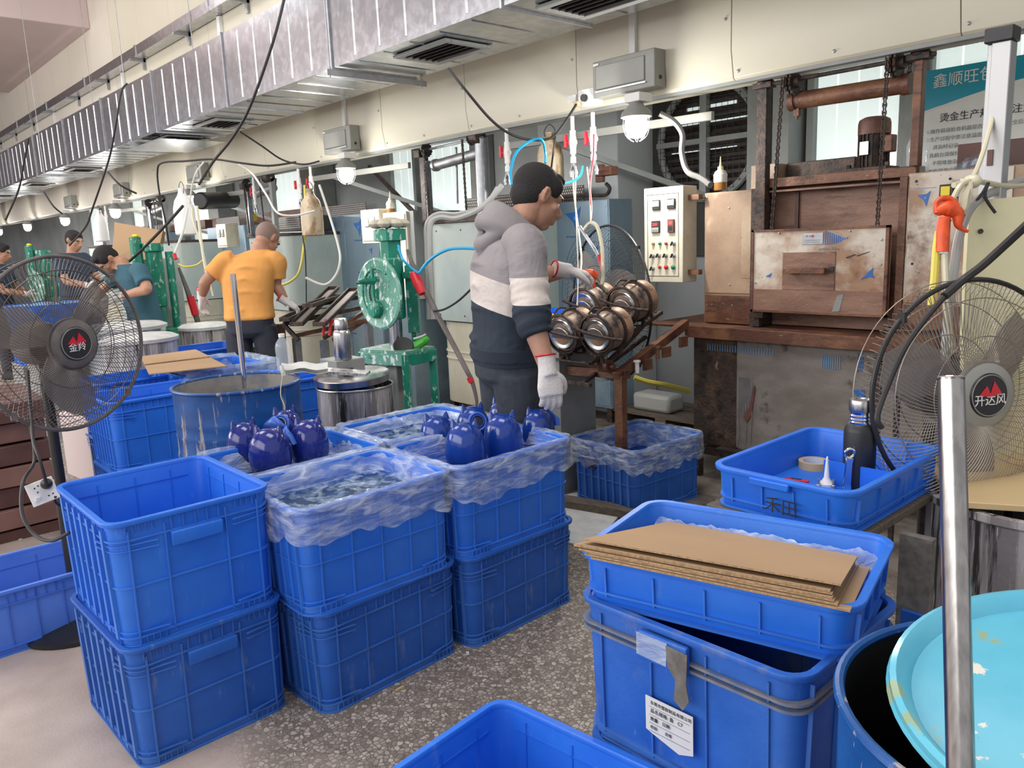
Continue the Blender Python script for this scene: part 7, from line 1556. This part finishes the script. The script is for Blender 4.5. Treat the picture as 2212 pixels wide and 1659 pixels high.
    # eyes
    for sx in (-1, 1):
        b = MB(); b.blob(hp(sx*.031, .077, -.002), (.0125*s, .010*s, .006*s), 10, 6, RM); e = bw(b, 'eye', 'white', r); b = MB(); b.blob(hp(sx*.031, .0855, -.003), (.005*s, .003*s, .005*s), 8, 6, RM); bw(b, 'iris', 'ink', e)
        b = MB(); b.tube([hp(sx*.016, .094, .018), hp(sx*.034, .092, .024), hp(sx*.052, .080, .018)], .0045*s, 6, 3); bw(b, 'eyebrow', 'hair', r)
    # trousers
    b = MB(); ell(b, [(wa.lerp(pe, .35), S*.150*s, F*.120*s), (pe, S*.168*s, F*.130*s), (pe-U*.09, S*.165*s, F*.125*s), (pe-U*.13, S*.12*s, F*.09*s)])
    for q in 'LR':
        k_, a_, h_ = J['knee'+q], J['ank'+q], J['hip'+q]
        b.tube([h_, h_.lerp(k_, .5), k_, k_.lerp(a_, .5), a_+U*.01], [.098*s, .092*s, .078*s, .072*s, .066*s], 18, 4)
        for z in (.35, .5, .62, .8, .9): 
            p_ = h_.lerp(k_, z); b.tube([p_-S*.05*s-F*.045*s, p_-F*.086*s, p_+S*.05*s-F*.05*s-U*.02], .012*s, 6, 3)
    remeshed(b, 'trousers', m['trousers'], r, vox, 3)
    for q in 'LR':
        a_ = J['ank'+q]; b = MB(); ell(b, [(Vector((a_.x, a_.y, z))+F*fo, S*w*s, F*l*s) for z, fo, w, l in ((.004, .05, .048, .135), (.03, .05, .050, .138), (.06, .035, .045, .115), (.09, .0, .042, .06), (.12, .0, .040, .05))]); remeshed(b, 'shoe', 'black', r, .009, 2)
    # top garment
    b = MB(); g = 1.0
    hem = pe+U*.02 if not hood else pe-U*.0
    ell(b, [(nk-U*.015-F*.01, S*.075*s, F*.072*s), (up+U*.01, S*.185*s, F*.105*s), (up.lerp(ch, .5), S*.198*s, F*.128*s), (ch, S*.190*s, F*.130*s), (wa, S*.175*s, F*.125*s), (wa.lerp(pe, .55), S*.178*s, F*.132*s), (hem, S*.182*s, F*.138*s), (hem-U*.02, S*.176*s, F*.133*s)], 26)
    for q in 'LR':
        sh, el_, wr = J[q+'s'], J[q+'e'], J[q+'w']
        if sleeve == 'short': b.tube([sh+(up-sh)*.25, sh, sh.lerp(el_, .42), sh.lerp(el_, .70)], [.080*s, .075*s, .070*s, .072*s], 18, 4)
    # soft folds
    for k, (z, w) in enumerate(((.25, .7), (.45, .5), (.6, .8), (.78, .6))):
        c = up.lerp(wa, z); off = .03*math.sin(k*2.2)
        b.tube([c-S*.12*s-F*.100*s, c-F*.128*s+U*(.03-off), c+S*.12*s-F*.100*s+U*off], .012*s, 8, 4)
    for k in range(3):
        c = wa.lerp(hem, .3+.3*k); b.tube([c-S*.16*s+U*.01*k, c-S*.10*s-F*.115*s, c-F*.132*s-U*.015], .011*s, 8, 4)
    top = remeshed(b, 'hoodie' if hood else 'shirt', m['top'], r, vox, 4)
    if sleeve != 'short':
        for q in 'LR':
            sh, el_, wr = J[q+'s'], J[q+'e'], J[q+'w']; b = MB()
            b.tube([sh+(up-sh)*.35, sh, sh.lerp(el_, .5), el_, el_.lerp(wr, sleeve)], [.080*s, .078*s, .070*s, .064*s, .052*s], 18, 5)
            ax = (el_-sh).normalized(); fx = (wr-el_).normalized()
            for t_, rr in ((.45, .066), (.56, .067), (.66, .066), (.76, .066), (.86, .066), (.95, .066)): b.torus(sh.lerp(el_, t_), ax+Vector((.2*math.sin(t_*40), .2*math.cos(t_*31), 0)), rr*s, .009*s, 20, 6)
            for t_, rr in ((.08, .060), (.16, .058), (.25, .054)):
                if t_ < sleeve: b.torus(el_.lerp(wr, t_), fx+Vector((.15*math.sin(t_*90), 0, 0)), rr*s, .009*s, 20, 6)
            b.torus(el_.lerp(wr, sleeve-.01), fx, .050*s, .007*s, 20, 6)
            remeshed(b, 'sleeve', m['sleeve'], top, vox, 3)
    if hood:
        b = MB(); c = nk-U*.005
        for k, (dz, rr, th, sh_) in enumerate(((0, .088, .034, -.02), (-.035, .108, .036, -.035), (.028, .080, .024, -.012))):
            pts = []
            for i in range(18):
                a = 2*PI*i/18; back = max(0, -math.sin(a)); pts.append(c+S*math.cos(a)*rr*1.02+F*(math.sin(a)*rr+sh_)+U*(dz-.035*math.sin(a)+.028*back))
            pts.append(pts[0]); b.tube(pts, th*s, 10, 2)
        b.tube([c-F*.10-S*.10-U*.02, c-F*.155-U*.075, c-F*.10+S*.10-U*.02], [.03, .045, .03], 12, 5); b.tube([c-F*.10-S*.07-U*.02, c-F*.150-U*.12, c-F*.09+S*.07-U*.02], [.02, .035, .02], 12, 5)
        remeshed(b, 'hood', m['hood'], top, vox, 3)
        b = MB(); c = nk+U*.03; ell(b, [(c-F*.02-U*.03, S*.07, F*.07), (c-F*.03+U*.01, S*.088, F*.085)]); bw(b, 'hood_lining', 'hood_inside', top)
        b = MB(); ell(b, [(hem+U*.045, S*.186*s, F*.142*s), (hem-U*.0, S*.180*s, F*.137*s), (hem-U*.03, S*.172*s, F*.130*s)], 26); bw(b, 'hem_band', 'hoodie_rib', top)
    if gloves:
        for q in 'LR':
            w_ = J[q+'w']; d = (J[q+'h']-w_).normalized(); b = MB()
            th = F if grip is None or q not in grip else grip[q][1]; pn = (-S if q == 'R' else S) if grip is None or q not in grip else grip[q][0]; cu_ = .45 if grip is None or q not in grip else grip[q][2]
            hand_mesh(b, w_, d, pn, th, s, cu_); b.tube([w_-d*.055*s, w_-d*.02*s, w_+d*.02*s], [.036*s, .033*s, .034*s], 16, 3)
            gg = remeshed(b, 'glove', 'glove', r, .0055, 1)
            b = MB(); b.torus(w_-d*.055*s, d, .036*s, .004*s, 24, 6); bw(b, 'cuff_band', 'red', gg)
    return r
def band_material(name, z1, z2, slope=(0, 0)):
    m = bpy.data.materials.new(name); m.use_nodes = True; nt = m.node_tree; N = nt.nodes; L = nt.links; b = N['Principled BSDF']; b.inputs['Roughness'].default_value = .9
    tc = N.new('ShaderNodeTexCoord'); dt = N.new('ShaderNodeVectorMath'); dt.operation = 'DOT_PRODUCT'; dt.inputs[1].default_value = (slope[0], slope[1], 1); L.new(tc.outputs['Object'], dt.inputs[0])
    g1 = N.new('ShaderNodeMath'); g1.operation = 'GREATER_THAN'; g1.inputs[1].default_value = z1; L.new(dt.outputs['Value'], g1.inputs[0])
    g2 = N.new('ShaderNodeMath'); g2.operation = 'GREATER_THAN'; g2.inputs[1].default_value = z2; L.new(dt.outputs['Value'], g2.inputs[0])
    a = N.new('ShaderNodeMix'); a.data_type = 'RGBA'; a.inputs[6].default_value = (.022, .032, .048, 1); a.inputs[7].default_value = (.60, .54, .49, 1); L.new(g2.outputs[0], a.inputs[0])
    c = N.new('ShaderNodeMix'); c.data_type = 'RGBA'; L.new(a.outputs[2], c.inputs[6]); c.inputs[7].default_value = (.27, .25, .255, 1); L.new(g1.outputs[0], c.inputs[0]); L.new(c.outputs[2], b.inputs['Base Color'])
    n = N.new('ShaderNodeTexNoise'); n.inputs['Scale'].default_value = 7; n.inputs['Detail'].default_value = 3; n.inputs['Distortion'].default_value = .6; L.new(tc.outputs['Object'], n.inputs['Vector']); bp = N.new('ShaderNodeBump'); bp.inputs['Strength'].default_value = .6; bp.inputs['Distance'].default_value = .03; L.new(n.outputs['Fac'], bp.inputs['Height']); L.new(bp.outputs[0], b.inputs['Normal'])
    return m
M['hood'] = mat('grey_sweatshirt', (.27, .25, .255), .9, noise_amt=.08, nscale=8, bump=.4, bscale=9)
M['hood_inside'] = mat('dark_grey_hood_lining', (.13, .12, .125), .9)
M['hoodie_rib'] = mat('navy_ribbed_hem', (.025, .035, .05), .9)
# --- standing man in the colour-block hoodie
v_ = ray(1110, 700); v_.z = 0; v_.normalize(); r_ = Vector((v_.y, -v_.x, 0))
F1 = r_*math.cos(.36)+v_*math.sin(.36); S1_ = Vector((F1.y, -F1.x, 0))
K_ = 1.154
def PK(x, y, t): return P(x, y, t*K_)
base = PK(1097, 800, 3.12)
pel = PK(1098, 768, 3.12)
J = dict(pelvis=pel, waist=PK(1096, 705, 3.11), chest=PK(1093, 610, 3.10), upper=PK(1094, 535, 3.10), neck=PK(1112, 487, 3.09), head=PK(1161, 425, 3.06))
J['Rs'] = PK(1136, 532, 2.93); J['Re'] = PK(1150, 690, 2.86); J['Rw'] = PK(1183, 800, 2.84); J['Rh'] = PK(1192, 860, 2.84)
J['Ls'] = PK(1068, 535, 3.27); J['Le'] = PK(1128, 604, 3.36); J['Lw'] = PK(1222, 585, 3.34); J['Lh'] = PK(1270, 594, 3.38)
for q, sg in (('L', -1), ('R', 1)):
    hp_ = pel+S1_*sg*.10-Vector((0, 0, .07)); J['hip'+q] = hp_; J['knee'+q] = Vector((hp_.x, hp_.y, .52))+S1_*sg*.02+F1*.02; J['ank'+q] = Vector((hp_.x, hp_.y, .09))+S1_*sg*.03-F1*.01
sl = r_*.35
person('standing man in grey, cream and navy hooded sweatshirt, dark jeans and white gloves, working at the rack', (base.x, base.y), F1, J,
       dict(skin='skin', top=band_material('colour_block_hoodie', 1.31+(r_.x*.35*base.x*0), 1.175, (r_.x*.35, r_.y*.35)), sleeve=band_material('colour_block_sleeve', 1.335, 1.225, (0, 0)), hood='hood', trousers='denim'),
       K_, hood=True, sleeve=.30, face_down=.42, look=r_*math.cos(.50)+v_*math.sin(.50), grip={'L': (-v_ * .2+Vector((0, 0, -1)), -v_, .75)})
bpy.data.objects['person']['label'] = 'standing man in grey, cream and navy hoodie with white gloves working at the rack'
sg2 = thing('spray_gun', 'orange-red spray gun in the gloved hand of the standing man', 'spray gun', PK(1280, 606, 3.36))
b = MB(); b.tube([PK(1262, 588, 3.36), PK(1278, 592, 3.36), PK(1290, 600, 3.36)], [.016, .024, .018], 12); b.tube([PK(1278, 592, 3.36), PK(1280, 606, 3.36), PK(1283, 620, 3.36)], [.018, .014, .010], 10); b.tube([PK(1268, 584, 3.36), PK(1262, 600, 3.36), PK(1270, 608, 3.36)], .006, 8); bw(b, 'gun_body', 'orange', sg2)
b = MB(); b.tube([PK(1288, 598, 3.37), PK(1300, 615, 3.42), PK(1310, 630, 3.46)], [.008, .006, .005], 8); bw(b, 'nozzle_tube', 'hose_clear', sg2)
# --- man in orange T-shirt
def px_joints(t, dct): return {k: P(a[0], a[1], t+(a[2] if len(a) > 2 else 0)) for k, a in dct.items()}
v2 = ray(540, 650); v2.z = 0; v2.normalize(); r2_ = Vector((v2.y, -v2.x, 0)); F2 = v2*.95+r2_*.30; F2.normalize(); S2_ = Vector((F2.y, -F2.x, 0))
J = px_joints(5.8, dict(pelvis=(540, 690, 0), waist=(537, 655, 0), chest=(536, 603, 0), upper=(543, 560, .02), neck=(561, 535, .06), head=(577, 516, .14),
    Ls=(487, 565, -.02), Le=(444, 608, -.05), Lw=(436, 640, .02), Lh=(437, 662, .05), Rs=(598, 566, .03), Re=(596, 615, .08), Rw=(617, 650, .10), Rh=(642, 666, .14)))
for q, sg in (('L', -1), ('R', 1)):
    hp_ = J['pelvis']+S2_*sg*.092-Vector((0, 0, .06)); J['hip'+q] = hp_; J['knee'+q] = Vector((hp_.x, hp_.y, .50))+S2_*sg*.04+r2_*.03; J['ank'+q] = Vector((hp_.x, hp_.y, .09))+S2_*sg*.07+r2_*.04
person('balding man in an orange T-shirt and dark trousers seen from behind, white gloves', (J['pelvis'].x, J['pelvis'].y), F2, J, dict(skin='skin_tan', top='orange_shirt', trousers='trouser'), 1.0, hairless=True, vox=.010, face_down=.75, look=v2*.72+r2_*.70)
# --- man in teal shirt
v3 = ray(280, 620); v3.z = 0; v3.normalize(); r3_ = Vector((v3.y, -v3.x, 0)); F3 = -r3_*.85-v3*.35; F3.normalize(); S3_ = Vector((F3.y, -F3.x, 0))
J = px_joints(6.9, dict(pelvis=(318, 712, .1), waist=(311, 675, .1), chest=(296, 622, .05), upper=(281, 583, .02), neck=(262, 567, 0), head=(231, 561, -.02),
    Ls=(303, 588, -.20), Le=(318, 625, -.28), Lw=(262, 640, -.25), Lh=(238, 652, -.28), Rs=(262, 592, .2), Re=(226, 622, .22), Rw=(200, 655, .2), Rh=(186, 668, .18)))
for q, sg in (('L', -1), ('R', 1)):
    hp_ = J['pelvis']+S3_*sg*.092-Vector((0, 0, .06)); J['hip'+q] = hp_; J['knee'+q] = Vector((hp_.x, hp_.y, .50))+S3_*sg*.03; J['ank'+q] = Vector((hp_.x, hp_.y, .09))+S3_*sg*.05
person('dark-haired man in a teal T-shirt bending over his work behind the left fan', (J['pelvis'].x, J['pelvis'].y), F3, J, dict(skin='skin_tan', top='teal_shirt', trousers='trouser'), 1.0, vox=.012, face_down=.95, look=-r3_*.9-v3*.4)
# --- two far workers
def far_person(label, px, py, t, top, lookd, z=1.52, skin='skin_tan'):
    h = P(px, py, t); F = lookd.normalized(); S = Vector((F.y, -F.x, 0)); U = Vector((0, 0, 1)); dz = h.z-1.60
    def W(s_, f_, z_): return Vector((h.x, h.y, 0))+S*s_+F*(f_-.08)+U*(z_+dz)
    J = dict(pelvis=W(0, 0, .95), waist=W(0, 0, 1.08), chest=W(0, .01, 1.27), upper=W(0, .02, 1.40), neck=W(0, .03, 1.48), head=h.copy(), Ls=W(-.18, .02, 1.38), Le=W(-.22, .12, 1.14), Lw=W(-.12, .34, 1.08), Lh=W(-.10, .42, 1.06), Rs=W(.18, .02, 1.38), Re=W(.22, .12, 1.14), Rw=W(.12, .34, 1.08), Rh=W(.10, .42, 1.06))
    for q, sg in (('L', -1), ('R', 1)): J['hip'+q] = W(sg*.09, 0, .88); J['knee'+q] = Vector((h.x, h.y, .48))+S*sg*.1-F*.08; J['ank'+q] = Vector((h.x, h.y, .09))+S*sg*.11-F*.08
    return person(label, (h.x, h.y), F, J, dict(skin=skin, top=top, trousers='trouser'), 1.0, vox=.016, face_down=.3, look=F)
far_person('far worker in a navy shirt with short dark hair, behind the fan top', 160, 520, 9.3, 'navy_shirt', r3_*.6-v3*.6)
far_person('farthest worker cut off by the left edge of the photo', 2, 545, 9.8, 'navy_shirt', r3_*.8-v3*.2)
